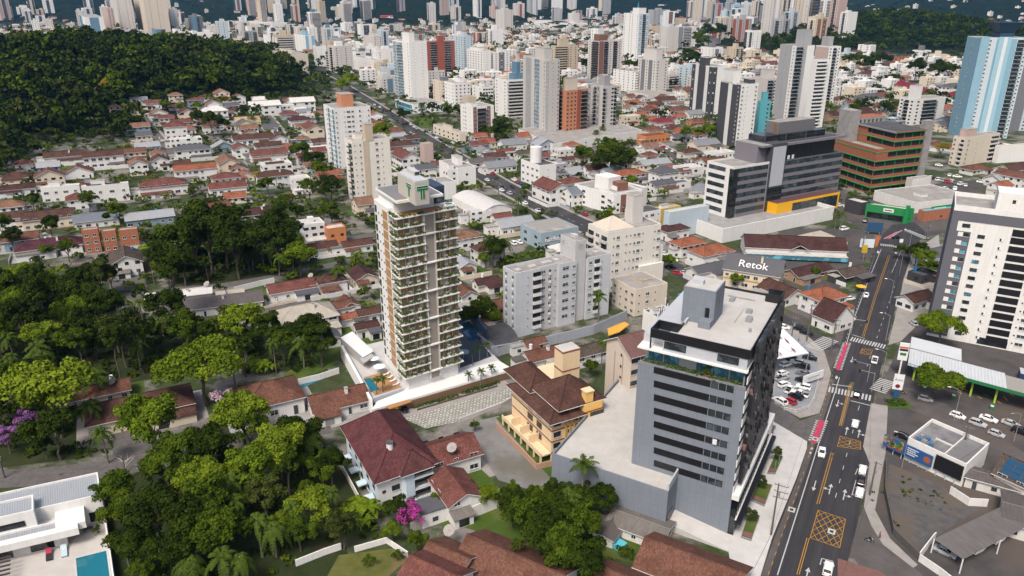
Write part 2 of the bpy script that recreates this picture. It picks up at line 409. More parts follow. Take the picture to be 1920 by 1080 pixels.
def roof_mesh(m,fr,w,d,ori,typ,z,rise,rm,wm,ov=.6,th=.2):
 "pitched roof over 0..w, 0..d; ori 0 has its ridge along U, 1 along V"
 def P(a,b,zz):return fr.p(a,b,zz)if ori==0 else fr.p(b,a,zz)
 A,B=(w,d)if ori==0 else(d,w)
 c=B/2;dz=rise*ov/c
 zo=z-dz;hip=min(A/2-.01,c*1.0)if typ=='h' else(-ov)
 sl=math.hypot(c+ov,rise+dz)
 e0,e1=-ov,A+ov;r0,r1=(hip,A-hip)
 fl=ori==1
 def F_(pts,uv):
  if fl:pts=pts[::-1];uv=uv[::-1]
  m.face(pts,rm,uv)
 for up in(th,0):
  pass
 F_([P(e0,-ov,zo+th),P(e1,-ov,zo+th),P(r1,c,z+rise+th),P(r0,c,z+rise+th)],[(e0,0),(e1,0),(r1,sl),(r0,sl)])
 F_([P(e1,B+ov,zo+th),P(e0,B+ov,zo+th),P(r0,c,z+rise+th),P(r1,c,z+rise+th)],[(e1,0),(e0,0),(r0,sl),(r1,sl)])
 if typ=='h':
  F_([P(e0,B+ov,zo+th),P(e0,-ov,zo+th),P(r0,c,z+rise+th)],[(-c,0),(c,0),(0,sl)])
  F_([P(e1,-ov,zo+th),P(e1,B+ov,zo+th),P(r1,c,z+rise+th)],[(-c,0),(c,0),(0,sl)])
 ring=[P(e0,-ov,0),P(e1,-ov,0),P(e1,B+ov,0),P(e0,B+ov,0)]
 if typ=='h':
  for i in range(4):
   a,b=ring[i],ring[(i+1)%4];Z=Vector((0,0,1))
   m.face([a+Z*zo,b+Z*zo,b+Z*(zo+th),a+Z*(zo+th)],FRAME)
  m.face([p+Vector((0,0,zo))for p in ring[::-1]],wm)
 else:
  for b0 in(-ov,B+ov):
   m.face([P(e0,b0,zo),P(e1,b0,zo),P(e1,b0,zo+th),P(e0,b0,zo+th)],FRAME)
   m.face([P(e0,b0,zo),P(e1,b0,zo),P(e1,c,z+rise),P(e0,c,z+rise)],wm)
   for e in(e0,e1):m.face([P(e,b0,zo),P(e,c,z+rise),P(e,c,z+rise+th),P(e,b0,zo+th)],FRAME)
 a,b=P(r0 if typ=='h' else e0,c,z+rise+th+.03),P(r1 if typ=='h' else e1,c,z+rise+th+.03)
 if(b-a).length>.3:m.bar(a,b,.17,rm,5)
 if typ=='h':
  for e,r in((e0,r0),(e1,r1)):
   for bb in(-ov,B+ov):m.bar(P(e,bb,zo+th+.02),P(r,c,z+rise+th+.02),.13,rm,4)
def gable_walls(m,fr,w,d,ori,z,rise,wm):
 for k in(0,1):
  if ori==0:q=[fr.p(k*w,0,z),fr.p(k*w,d,z),fr.p(k*w,d/2,z+rise)]
  else:q=[fr.p(0,k*d,z),fr.p(w,k*d,z),fr.p(w/2,k*d,z+rise)]
  m.face(q,wm)
HRND=random.Random(5)
YARD_MB=MB();XR=random.Random(77)
def extras(T,fr,w,d,H,rk,wm,c,walls=True):
 "what grows round a house: a lean-to or two, a tank, a paved yard and a yard wall"
 e=XR.uniform(2,4.5);Z=Vector((0,0,.028+.001*XR.random()))
 YARD_MB.face([fr.p(-e,-e)+Z,fr.p(w+e,-e)+Z,fr.p(w+e,d+3)+Z,fr.p(-e,d+3)+Z],XR.choice((PAVE,GRASS,GRASS,CONC,GRASS,COBB,GRASS,DIRT)))
 k=XR.random()
 if k<.62:
  q=MB();lw=XR.uniform(.35,.7)*w;a=XR.choice((0,w-lw));dd=XR.uniform(2.2,4);hh=min(H-.3,XR.uniform(2.4,3.2));rm=ROOFS[XR.choice(('x','e','c','n',rk,rk,'d'))]
  q.box(fr,a,a+lw,-dd,-.02,-.5,hh,wm);z1=min(hh+.7,H+.1);P=[fr.p(a-.3,-dd-.4,hh+.02),fr.p(a+lw+.3,-dd-.4,hh+.02),fr.p(a+lw+.3,-.05,z1),fr.p(a-.3,-.05,z1)]
  q.hexa([p-Vector((0,0,.12))for p in P],P,rm);q.face([p+Vector((0,0,.01))for p in P],rm,[(0,0),(lw,0),(lw,dd),(0,dd)])
  wbox(q,fr.p(a+lw/2,-dd,.2),fdir(fr,'R')[0],fdir(fr,'R')[1],min(2.4,lw*.6),0,.05,0,2,XR.choice((DARKG,GREYM,DARK)));T.part("lean_to",q)
 if XR.random()<.4:
  q=MB();b0=XR.uniform(0,d*.5);lw=XR.uniform(3,6);hh=min(H,XR.uniform(2.5,5));q.box(fr,-lw,-.02,b0,b0+d*.45,-.5,hh,wm);q.box(fr,-lw-.2,-.03,b0-.2,b0+d*.45+.2,hh,hh+.2,ROOFS[XR.choice('ccwxde')]);wbox(q,fr.p(-lw*.5,b0,1),fdir(fr,'R')[0],fdir(fr,'R')[1],1.3,0,.05,0,1.1,GLASS);T.part("side_wing",q)
 if XR.random()<.22:
  q=MB();P=fr.p(w*XR.uniform(.2,.8),d*.85,H);q.bar(P,P+Vector((0,0,2.6)),.55,XR.choice((plain("blue_tank",(.02,.16,.34),.5),FRAME,CONC)),10);T.part("water_tank",q)
 if walls and XR.random()<.6:
  e2=e+.4;hh=XR.uniform(1.3,2.1);wt=XR.choice((WHITE,WHITE,OFFW,CREAM,GREYW));pts=[fr.p(-e2,d*.8),fr.p(-e2,-e2),fr.p(w+e2,-e2)][:XR.choice((2,3,3))]
  wallpath(pts,hh,.2,wt,None)
def house_at(c,w,d,au,st,rk,wk,typ='g',ori=0,fh=3.0,rise=None,det=None,name="house",label=None,cat="house",z0=None,group="houses of the town",nochim=False,sc=None,wins=True,av=None):
 "a house with its centre on the ground at c"
 rnd=HRND
 wm,rm=WALLS[wk],ROOFS[rk]
 z0=c.z if z0 is None else z0
 fr=Fr((0,0,0),au,au-90 if av is None else av)
 o=Vector((c.x,c.y,z0))-fr.U*w/2-fr.V*d/2
 fr.o=o;fr.w,fr.d=w,d
 H=st*fh;fr.h=H
 rise=rise if rise is not None else(min(d,w)if typ=='h' else(d if ori==0 else w))*.25
 s=scale_at(c)*1024/1920
 if det is None:det=2 if w*s>34 else 1
 T=Thing(name,o,label or "",cat,group)
 if label is None:
  size="long" if max(w,d)>2.3*min(w,d)else "small" if max(w,d)<11 else "broad" if max(w,d)>19 else ""
  desc=" ".join(x for x in(size if size or st<1.9 else "two-storey",WNAME[wk],name.replace("_"," "),"with",RNAME[rk],"hip roof" if typ=='h' else "gable roof" if typ=='g' else "roof")if x)
  later(T.e,desc,c+Vector((0,0,H)),name)
 m=MB()
 m.box(fr,0,w,0,d,-1.5,H,wm)
 if typ=='g':gable_walls(m,fr,w,d,ori,H,rise,wm)
 if typ=='f':
  for q in((0,w,0,.22),(0,w,d-.22,d),(0,.22,.22,d-.22),(w-.22,w,.22,d-.22)):m.box(fr,*q,H,H+.7,wm)
 if wins:
  nf=max(1,int(round(st)))
  for side,L in(('R',w),('L',d),('BR',w),('BL',d)):
   dd,nn=fdir(fr,side);n=max(1,int(L/(3.4 if fh<4 else 4.6)))
   for k in range(nf):
    for i in range(n):
     r=rnd.random()
     if r<.14:continue
     t=L*(i+.5)/n+rnd.uniform(-.3,.3);zz=k*fh
     door=(k==0 and r>.86)
     if door:ww,hh,sl=.95,2.1,.02
     else:ww,hh,sl=rnd.choice(((1.5,1.2,.95),(1.2,1.1,1.0),(2.1,1.3,.9)));ww=min(ww,L/n*.7)
     kf=fh/3.0;ww*=kf;hh*=kf;sl*=kf
     if det==2 and side in 'RL':T.put("door" if door else "window",winmesh(round(ww,1),round(hh,1),'plain' if door else 'std',),fpt(fr,side,t,zz+sl)+nn*.03,rz_of(nn))
     else:wbox(m,fpt(fr,side,t,zz+sl),dd,nn,ww,0,.05,0,hh,GLASS)
 T.part("wall",m)
 m=MB()
 if typ=='f':m.box(fr,.2,w-.2,.2,d-.2,H-.05,H+.12,rm)
 else:roof_mesh(m,fr,w,d,ori,typ,H,rise,rm,wm)
 roof_o=T.part("roof",m);T.roof=roof_o
 if typ!='f' and not nochim and rnd.random()<.3 and det==2:
  q=MB();q.box(fr,w*.62,w*.62+.8,d*.3,d*.3+.8,H,H+rise+.9,wm);q.box(fr,w*.62-.1,w*.62+.9,d*.3-.1,d*.3+.9,H+rise+.9,H+rise+1.1,ROOFC);T.part("chimney",q,parent=roof_o)
 if typ=='f' and rnd.random()<.5 and max(w,d)>10:
  q=MB();q.box(fr,w*.55,w*.55+2.6,d*.5,d*.5+2.4,H+.12,H+2.4,wm);T.part("water_tank",q,parent=roof_o)
 T.fr=fr;T.H=H
 if wins and label is None and s>1.1:extras(T,fr,w,d,H,rk,wm,c,1.3<s<2.7)
 return T
def house(x,y,wpx,asp,ori,st,rk,wk,typ='g',au=62,**kw):
 "a house by the pixel of its roof's middle and its width in the picture"
 p=atg(x,y,st*3.4)
 for _ in range(2):
  s=scale_at(p)
  k=.55*0
  if ori==0:Lm=wpx/s/(abs(math.cos(R(90-au)))+asp*abs(math.cos(R(180-au)))*.9)
  else:Lm=wpx/s/(abs(math.cos(R(180-au)))*.9+asp*abs(math.cos(R(90-au))))
  f=min(1.5,max(1.0,Lm*max(asp,.5)/9.5))
  p=atg(x,y,st*3.0*f+.12*Lm*asp)
 w,d=(Lm,Lm*asp)if ori==0 else(Lm*asp,Lm)
 if 'sc' in kw and kw['sc']:f=kw['sc']
 return house_at(p,w,d,au,st,rk,wk,typ,ori,fh=3.0*f,**kw)
# --- plants
def leafmat(name,c,c2,tr=.15,rough=.6):
 t=NT(name);t.rough(.8);t.spec(.06)
 a=t.node("ShaderNodeAttribute");a.attribute_name="tint"
 r=t.n.new("ShaderNodeObjectInfo").outputs["Random"]
 k=t.math('ADD',t.math('MULTIPLY',a.outputs["Fac"],.75),t.math('MULTIPLY',r,.25))
 cc=t.mix(k,c,c2)
 t.col(cc)
 tb=t.node("ShaderNodeBsdfTranslucent",Color=cc);mx=t.n.new("ShaderNodeMixShader");mx.inputs[0].default_value=tr
 out=t.n["Material Output"]
 t.t.links.new(t.b.outputs[0],mx.inputs[1]);t.t.links.new(tb.outputs[0],mx.inputs[2]);t.t.links.new(mx.outputs[0],out.inputs[0])
 return t.m
LEAF={'dark':leafmat("dark_leaves",(.009,.018,.002),(.042,.064,.005)),'mid':leafmat("green_leaves",(.017,.036,.003),(.085,.122,.007)),'olive':leafmat("olive_leaves",(.022,.032,.006),(.07,.085,.016)),'lime':leafmat("lime_leaves",(.07,.115,.007),(.185,.235,.016)),'bright':leafmat("bright_leaves",(.04,.075,.005),(.14,.19,.01)),'palm':leafmat("palm_leaves",(.02,.042,.006),(.08,.115,.016),.15),'purple':leafmat("purple_blossom",(.12,.05,.16),(.3,.14,.33)),'magenta':leafmat("magenta_blossom",(.22,.025,.14),(.42,.06,.28)),'pink':leafmat("pale_pink_blossom",(.35,.24,.3),(.6,.45,.52)),'gold':leafmat("golden_leaves",(.16,.13,.015),(.36,.27,.03)),'hedge':leafmat("hedge_leaves",(.02,.045,.008),(.07,.115,.02),.1),'planter':leafmat("planter_leaves",(.03,.062,.01),(.105,.155,.028),.2)}
BARK=ground("bark",(.12,.1,.08),(.06,.05,.04),1.5);PALMBARK=ground("palm_bark",(.2,.18,.15),(.1,.09,.075),2.0)
def leaf_arrays(rng,centres,radii,n,size,flat=.75,droop=0.0):
 "leaf clumps: quads scattered through the clumps, one tint for each clump and a little for each leaf"
 C=[];S=[];T=[];Nn=[]
 for c,r in zip(centres,radii):
  k=max(6,int(n*(r**2)))
  d=rng.normal(size=(k,3));d/=np.linalg.norm(d,axis=1)[:,None]
  d[:,2]=np.where(d[:,2]<-.35,-d[:,2],d[:,2])
  rad=r*rng.uniform(.55,1.05,size=(k,1))
  p=np.array(c)+d*rad*np.array([1,1,flat])
  C.append(p);Nn.append(d+rng.normal(scale=.55,size=(k,3))+np.array([0,0,.35]))
  T.append(np.clip(rng.uniform(.1,.9)+rng.normal(scale=.16,size=k),0,1));S.append(size*rng.uniform(.6,1.35,size=k))
 C=np.concatenate(C);Nn=np.concatenate(Nn);T=np.concatenate(T);S=np.concatenate(S)
 Nn/=np.linalg.norm(Nn,axis=1)[:,None]+1e-9
 a=np.cross(Nn,rng.normal(size=Nn.shape));a/=np.linalg.norm(a,axis=1)[:,None]+1e-9
 b=np.cross(Nn,a)
 s=S[:,None]*.5
 asp=rng.uniform(.55,.95,size=(len(S),1))
 V=np.stack([C-a*s,C-b*s*asp+Nn*s*.15,C+a*s,C+b*s*asp+Nn*s*.15],axis=1)
 V[:,:,2]-=droop*0
 return V.reshape(-1,3),np.repeat(T,4)
def quads_mesh(name,V,T,mat,o=None):
 me=bpy.data.meshes.new(name);nq=len(V)//4
 me.vertices.add(nq*4);me.loops.add(nq*4);me.polygons.add(nq)
 me.vertices.foreach_set("co",np.asarray(V,dtype=np.float32).ravel())
 me.loops.foreach_set("vertex_index",np.arange(nq*4,dtype=np.int32))
 me.polygons.foreach_set("loop_start",np.arange(0,nq*4,4,dtype=np.int32))
 me.polygons.foreach_set("loop_total",np.full(nq,4,dtype=np.int32))
 at_=me.attributes.new("tint",'FLOAT','POINT');at_.data.foreach_set("value",np.asarray(T,dtype=np.float32))
 me.materials.append(mat);me.update(calc_edges=True);return me
def crown_arrays(seed,R_=4.0,zc=7.0,hz=3.0,nc=26,n=60,size=.62,spread=1.0,lobes=True):
 rng=np.random.default_rng(seed)
 cs=[];rs=[]
 while len(cs)<nc:
  d=rng.normal(size=3);d/=np.linalg.norm(d)
  if d[2]<-.45:continue
  f=rng.uniform(.5,1.0)**.6
  if lobes:f*=1+.3*math.sin(3*math.atan2(d[1],d[0])+seed)+.1*math.sin(5*math.atan2(d[1],d[0])+2*seed)
  p=d*np.array([R_,R_,hz])*f*.8;cs.append((p[0]*spread,p[1],zc+p[2]));rs.append(R_*rng.uniform(.2,.38))
 return leaf_arrays(rng,cs,rs,n,size)
def trunk_mesh(seed,h,r,zc,R_,hz,bark):
 rnd=random.Random(seed);m=MB()
 p=Vector((0,0,-.6));rr=r
 for k in range(3):
  q=Vector((rnd.uniform(-.3,.3),rnd.uniform(-.3,.3),h*(k+1)/3));m.bar(p,q,rr,bark,7,rr*.8);p=q;rr*=.8
 for k in range(6):
  a=k*1.05+rnd.uniform(-.3,.3);q=Vector((math.cos(a)*R_*.6,math.sin(a)*R_*.6,zc+rnd.uniform(-.1,.5)*hz));mid=p.lerp(q,.5)+Vector((0,0,-.3));b=Vector((0,0,h*rnd.uniform(.6,.95)))
  m.bar(b,mid,rr*.6,bark,5,rr*.4);m.bar(mid,q,rr*.4,bark,5,rr*.12)
 return m.mesh("trunk",smooth=True)
TREES={}
def tree_kind(key,leaf,seeds,R_,h,zc,hz,nc,n,size,bark=BARK,r=.28,spread=1.0):
 TREES[key]=[]
 for s in seeds:
  V,T=crown_arrays(s,R_,zc,hz,nc,n*1.9,size*.7,spread)
  TREES[key].append((trunk_mesh(s,h,r,zc,R_,hz,bark),quads_mesh("crown",V,T,LEAF[leaf]),R_,zc+hz))
tree_kind('dark','dark',(1,2,3,4),4.2,4.5,7.2,3.4,34,62,.68)
tree_kind('mid','mid',(5,6,7),4.2,4.2,7.0,3.0,32,62,.66)
tree_kind('olive','olive',(8,9),4.0,4.2,7.0,3.4,26,55,.66)
tree_kind('lime','lime',(10,11),4.4,4.0,6.4,2.6,36,64,.6)
tree_kind('bright','bright',(12,13),4.2,4.0,6.6,2.9,34,62,.62)
tree_kind('tall','dark',(14,15),3.2,9,12,4.6,30,62,.66,r=.3)
tree_kind('purple','purple',(16,),3.0,3.5,5.6,2.4,24,70,.5)
tree_kind('magenta','magenta',(17,),2.2,1.2,2.6,1.6,22,80,.42)
tree_kind('pink','pink',(18,),2.6,2.6,4.4,1.6,18,60,.42)
tree_kind('gold','gold',(19,),3.6,3.6,6,2.4,26,60,.55)
tree_kind('shrub','mid',(20,21),1.3,.6,1.1,.9,12,150,.34,r=.07)
tree_kind('shrubb','bright',(22,),1.2,.5,1.0,.8,12,150,.32,r=.07)
tree_kind('flat','bright',(24,),5.2,4.4,6.4,1.5,44,60,.6,spread=1.1)
TW={'dark':"dense dark green broadleaf tree",'mid':"leafy mid-green broadleaf tree",'olive':"dull olive-green broadleaf tree",'lime':"bright yellow-green broadleaf tree",'bright':"fresh green rounded tree",'tall':"tall narrow dark green tree",'purple':"tree covered in purple blossom",'magenta':"bushy tree covered in magenta blossom",'pink':"thin tree with pale pink blossom",'gold':"golden-yellow leafed tree",'shrub':"low rounded green shrub",'shrubb':"small bright green shrub",'flat':"wide flat-crowned bright green tree"}
TRND=random.Random(11)
N_TREES=[0]
def plant_tree(key,p,R_=None,hs=None,label=None,group="trees of the town",sink=0.0):
 tm,cm,r0,h0=TRND.choice(TREES[key])
 k=(R_ or r0)/r0;kz=k if hs is None else hs/h0
 name="shrub" if key.startswith('shrub')else "tree"
 e=link(name,None,None,Vector((p.x,p.y,p.z-sink)),TRND.uniform(0,6.28));e.scale=(k*TRND.uniform(.92,1.1),k*TRND.uniform(.92,1.1),kz)
 e["category"]=name;e["group"]=group
 link("trunk",tm,e);link("crown",cm,e)
 N_TREES[0]+=1
 if label:e["label"]=label
 else:later(e,TW[key],p+Vector((0,0,kz*h0*.6)),name)
 return e
def tree(key,x,y,wpx,hfac=1.0,label=None,group="trees of the town"):
 "a tree by the pixel of its crown's middle and its crown's width in the picture"
 p=atg(x,y,6)
 for _ in range(2):
  Rm=wpx/scale_at(p)/2;r0,h0=TREES[key][0][2:];hs=Rm/r0*h0*hfac
  p=atg(x,y,hs*.66)
 return plant_tree(key,p,Rm*.95,hs,label,group)
def frond(V,T,rng,base,a,el,L,droop,wleaf,n=11,tint=.5,stiff=.0):
 d=np.array([math.cos(a),math.sin(a),0.]);side=np.array([-math.sin(a),math.cos(a),0.])
 pts=[]
 for k in range(n+1):
  t=k/n;pts.append(base+d*(L*t*math.cos(el)*(1-.18*t*t))+np.array([0,0,L*(t*math.sin(el)-droop*t*t)]))
 for k in range(n):
  p,q=pts[k],pts[k+1];t=(k+.5)/n
  wl=wleaf*(math.sin(math.pi*min(1,.15+t*.85))**.6)
  for s in(-1,1):
   tip=(p+q)/2+side*s*wl+d*wl*.35+np.array([0,0,-wl*(.35+.5*rng.random())])
   V+=[p,q,tip+(q-p)*.25,tip-(q-p)*.25];T+=[min(1,max(0,tint+rng.normal()*.15))]*4
  w=.05
  V+=[p-side*w,p+side*w,q+side*w,q-side*w];T+=[.8]*4
def palm_mesh(seed,h,L,nf,droop,wleaf,r=.17,swell=False):
 rng=np.random.default_rng(seed);V=[];T=[]
 top=np.array([rng.normal()*.25,rng.normal()*.25,h])
 for k in range(nf):
  el=1.15-1.5*(k/nf)+rng.normal()*.08;a=k*2.39996+rng.normal()*.15
  frond(V,T,rng,top,a,el,L*rng.uniform(.85,1.1),droop,wleaf,tint=.75-.5*k/nf)
 m=MB();p=Vector((0,0,-.5));rr=r*1.5
 for k in range(5):
  q=Vector(top*((k+1)/5));q.z=h*(k+1)/5;m.bar(p,q,rr,PALMBARK,7,max(r,rr*.84));p=q;rr=max(r,rr*.84)
 m.bar(p-Vector((0,0,.9)),p+Vector((0,0,.35)),r*1.25,PALMG,7,r*.7)
 return m.mesh("trunk",smooth=True),quads_mesh("crown",np.array(V),np.array(T),LEAF['palm']),L,h
PALMG=plain("palm_crownshaft",(.12,.19,.05),.5)
PALMS={'queen':[palm_mesh(s,9,3.4,17,.75,.55)for s in(31,32,33)],'tall':[palm_mesh(s,13,3.0,14,.5,.5,.19)for s in(34,35)],'small':[palm_mesh(s,4.6,2.1,12,.45,.42,.12)for s in(36,37)],'droop':[palm_mesh(s,8,4.4,26,1.1,.75,.24)for s in(38,39)]}
PW={'queen':"slender palm with feathery drooping fronds",'tall':"tall slim-trunked palm",'small':"small young palm",'droop':"heavy palm with long hanging fronds"}
def palm(key,x,y,wpx,h=None,label=None,group="palms of the town",z0=None,base=None):
 "a palm by the pixel of its head and the width of its head in the picture"
 tm,cm,L,h0=TRND.choice(PALMS[key])
 if base is not None:p=Vector(base)
 else:
  p=atg(x,y,h or h0)
  if z0 is not None:p=at(x,y,z0+(h or h0));p.z=z0
 k=wpx/scale_at(p+Vector((0,0,h0)))/2/(L*.8)
 kz=(h or h0)/h0
 e=link("palm_tree",None,None,p,TRND.uniform(0,6.28))
 e["category"]="palm tree";e["group"]=group
 t=link("trunk",tm,e);t.scale=(min(k,1.3),min(k,1.3),kz);c=link("crown",cm,e);c.scale=(k,k,k);c.location=(0,0,h0*(kz-k))
 if label:e["label"]=label
 else:later(e,PW[key],p+Vector((0,0,kz*h0)),"palm")
 return e
def banana_mesh(seed):
 rng=np.random.default_rng(seed);V=[];T=[]
 for s in range(4):
  b=np.array([rng.normal()*.7,rng.normal()*.7,rng.uniform(1.6,2.6)])
  for k in range(8):
   a=k*.8+rng.normal()*.2;el=rng.uniform(.5,1.25);L=rng.uniform(1.8,2.6);d=np.array([math.cos(a),math.sin(a),0.]);sd=np.array([-d[1],d[0],0]);pr=None
   for j in range(7):
    t=j/6;p=b+d*L*t*math.cos(el)+np.array([0,0,L*(t*math.sin(el)-.75*t*t)]);w=.42*math.sin(math.pi*min(1,.12+.85*t))**.7
    if pr is not None:
     for sg in(-1,1):
      V+=[pr[0],p,p+sd*sg*w-np.array([0,0,.1]),pr[0]+sd*sg*pr[1]-np.array([0,0,.1])];T+=[rng.uniform(.35,1)]*4
    pr=(p,w)
 m=MB()
 for s in range(3):m.bar((s*.5-.5,(s%2)*.4,-.3),(s*.6-.6,(s%2)*.5,2.2),.16,PALMG,6,.1)
 return m.mesh("trunk",smooth=True),quads_mesh("crown",np.array(V),np.array(T),LEAF['bright'])
BANANA=[banana_mesh(41),banana_mesh(42)]
def banana(x,y,wpx,label=None):
 p=atg(x,y,2.4);k=wpx/scale_at(p)/4.6;tm,cm=TRND.choice(BANANA)
 e=link("banana_plant",None,None,p,TRND.uniform(0,6));e.scale=(k,k,k);e["category"]="banana plant";e["group"]="banana plants"
 link("trunk",tm,e);link("crown",cm,e)
 if label:e["label"]=label
 else:later(e,"clump of broad-leaved banana plants",p+Vector((0,0,2)),"banana")
def hedge_arrays(rng,pts,w,h,n=24,size=.3):
 V,T=[],[]
 for a,b in zip(pts[:-1],pts[1:]):
  a,b=np.array(a),np.array(b);L=np.linalg.norm(b-a);k=max(4,int(L*n*w*2))
  t=rng.random(k)[:,None];s=np.array([-(b-a)[1],(b-a)[0],0])/max(L,.01)
  c=a+(b-a)*t+s*rng.uniform(-.5,.5,size=(k,1))*w+np.array([0,0,1])*rng.uniform(.1,1,size=(k,1))*h
  v,tt=leaf_arrays(rng,c,np.full(k,size*.9),7/(size**2)/8,size);V.append(v);T.append(tt)
 return np.concatenate(V),np.concatenate(T)
def hedge(pts,w=.8,h=1.0,label=None,name="hedge",leaf='hedge',n=5,size=.32,seed=3):
 pts=[Vector(p)for p in pts];o=pts[0]
 V,T=hedge_arrays(np.random.default_rng(seed+len(PENDING)),[p-o for p in pts],w,h,n,size)
 ob=link(name,quads_mesh(name,V,T,LEAF[leaf]),None,o);ob["category"]="hedge"
 if label:ob["label"]=label
 else:later(ob,"clipped green hedge",o,"hedge")
 return ob
# --- vehicles: local x forward, y left, wheels on z = 0
TYRE=plain("tyre_rubber",(.015,.015,.016),.9);RIM=plain("wheel_rim",(.4,.4,.41),.35,.7);CARGLASS=glassmat("car_glass",(.01,.012,.015),.05,.1);LAMPW=plain("headlamp",(.7,.72,.75),.15);LAMPR=plain("tail_lamp",(.35,.015,.012),.2)
PAINT={k:plain("car_paint_"+k,c,.22,0,.6,.02)for k,c in{'white':(.74,.74,.73),'silver':(.38,.39,.4),'black':(.012,.012,.014),'grey':(.13,.135,.145),'red':(.36,.02,.03),'blue':(.03,.07,.2),'beige':(.4,.36,.28),'yellow':(.55,.35,.02)}.items()}
def loft(m,secs,mt):
 for A,B in zip(secs[:-1],secs[1:]):
  n=len(A)
  for i in range(n):j=(i+1)%n;m.face([A[i],A[j],B[j],B[i]],mt)
 m.face(secs[0][::-1],mt);m.face(secs[-1],mt)
CARK={'hatch':([(-1.95,.35,.8,.74),(-1.85,.3,.95,.82),(-1.0,.24,.98,.86),(.9,.24,.95,.87),(1.55,.26,.84,.82),(1.92,.36,.7,.68)],[(-1.8,.66,.95),(-1.35,.6,1.46),(-.2,.6,1.52),(.35,.6,1.46),(1.05,.68,.95)],1.22,3.9),'sedan':([(-2.2,.4,.85,.74),(-2.1,.3,.96,.82),(-1.2,.24,.99,.87),(1.0,.24,.96,.88),(1.8,.26,.85,.83),(2.18,.36,.7,.68)],[(-1.65,.66,.98),(-1.0,.58,1.42),(-.3,.58,1.48),(.25,.6,1.43),(1.05,.7,.95)],1.33,4.4),'suv':([(-2.1,.42,.95,.8),(-2.0,.34,1.1,.87),(-1.2,.3,1.13,.92),(1.0,.3,1.1,.92),(1.75,.32,1.0,.88),(2.1,.44,.85,.74)],[(-1.98,.74,1.1),(-1.7,.68,1.66),(-.3,.68,1.74),(.3,.66,1.68),(1.0,.74,1.1)],1.3,4.2),'pickup':([(-2.55,.5,1.0,.84),(-2.45,.4,1.08,.88),(-1.2,.36,1.1,.92),(1.2,.36,1.1,.92),(2.1,.4,1.0,.88),(2.5,.5,.88,.76)],[(-.75,.74,1.08),(-.55,.66,1.68),(.1,.66,1.74),(.6,.66,1.66),(1.35,.76,1.08)],1.55,5.0)}
_CM={}
def car_meshes(kind,colour):
 key=(kind,colour)
 if key in _CM:return _CM[key]
 low,cab,ax,L=CARK[kind];pm=PAINT[colour]
 b=MB();secs=[]
 for x,z0,z1,hw in low:secs.append([Vector((x,-hw*.94,z0)),Vector((x,hw*.94,z0)),Vector((x,hw,(z0+z1)/2)),Vector((x,hw*.9,z1)),Vector((x,-hw*.9,z1)),Vector((x,-hw,(z0+z1)/2))])
 loft(b,secs,pm)
 (xa,wa,za),(xb,wb,zb),(xc,wc,zc),(xd,wd_,zd),(xe,we,ze)=cab
 loft(b,[[Vector((x,-w,z)),Vector((x,w,z)),Vector((x,w*.9,z+.06)),Vector((x,-w*.9,z+.06))]for x,w,z in cab[1:4]],pm)
 for s in(-1,1):
  b.bar((xd,wd_*s,zd),(xe,we*s*.97,ze-.02),.045,pm,4);b.bar((xb,wb*s,zb),(xa,wa*s,za-.02),.05,pm,4);b.bar((xc,wc*s,zc),(xc-.1,we*s,ze-.02),.04,pm,4)
  b.prism([(xd+.35,s*.88,0),(xd+.5,s*.88,0),(xd+.5,s*1.02,0),(xd+.35,s*1.02,0)],ze-.02,ze+.14,pm)
 if kind=='pickup':b.box(UP,-2.4,-.8,-.72,.72,.98,1.115,DARK)
 b.box(UP,low[-1][0]-.06,low[-1][0]+.03,-.45,.45,.45,.6,DARK)
 g=MB()
 loft(g,[[Vector((x,-w,ze-.06 if k in(0,4)else ze-.08)),Vector((x,w,ze-.08)),Vector((x,w*.985,z-.005)),Vector((x,-w*.985,z-.005))]for k,(x,w,z)in enumerate([(xa+.04,wa,za+.01),(xb+.03,wb,zb),(xc,wc,zc),(xd-.03,wd_,zd),(xe-.05,we,ze+.01)])],CARGLASS)
 w=MB();n=12
 for y0,y1,rr,mt in((-.1,.1,.32,TYRE),(-.105,.105,.2,RIM)):w.bar((0,y0,0),(0,y1,0),rr,mt,n)
 hl=MB();hl.box(UP,-.05,.06,-.17,.17,-.07,.07,LAMPW);tl=MB();tl.box(UP,-.06,.05,-.14,.14,-.1,.1,LAMPR)
 _CM[key]=(b.mesh("body",smooth=False),g.mesh("window"),_CM.get('wheel')or w.mesh("wheel"),_CM.get('hl')or hl.mesh("headlight"),_CM.get('tl')or tl.mesh("tail_light"))
 _CM['wheel'],_CM['hl'],_CM['tl']=_CM[key][2:]
 return _CM[key]
CW={'hatch':"hatchback",'sedan':"sedan",'suv':"tall estate car",'pickup':"pickup truck"}
def car_at(p,heading,kind='hatch',colour='white',label=None,group="cars of the town",det=None,desc=None,sc=1.0):
 "heading: azimuth of the car's nose, degrees from the view direction towards the right"
 b,g,w,hl,tl=car_meshes(kind,colour);low,cab,ax,L=CARK[kind]
 rz=R(90-heading);s=scale_at(p)*1024/1920
 e=link("car",None,None,p,rz);e.scale=(sc,sc,sc);e["category"]="car";e["group"]=group
 link("body",b,e);link("window",g,e)
 hw=low[2][3]
 for x in(-ax,ax):
  for y in(-1,1):link("wheel",w,e,(x,y*(hw-.1),.32))
 if s>3.2 if det is None else det:
  for y in(-1,1):
   link("headlight",hl,e,(low[-1][0]-.08,y*.52,low[-1][2]-.04));link("tail_light",tl,e,(low[0][0]+.02,y*.6,low[0][2]-.03))
 if label:e["label"]=label
 else:later(e,desc or f"{colour} {CW[kind]} parked",p,"car")
 return e
def car(x,y,heading,kind='hatch',colour='white',label=None,**kw):
 return car_at(atg(x,y,.7),heading,kind,colour,label,**kw)
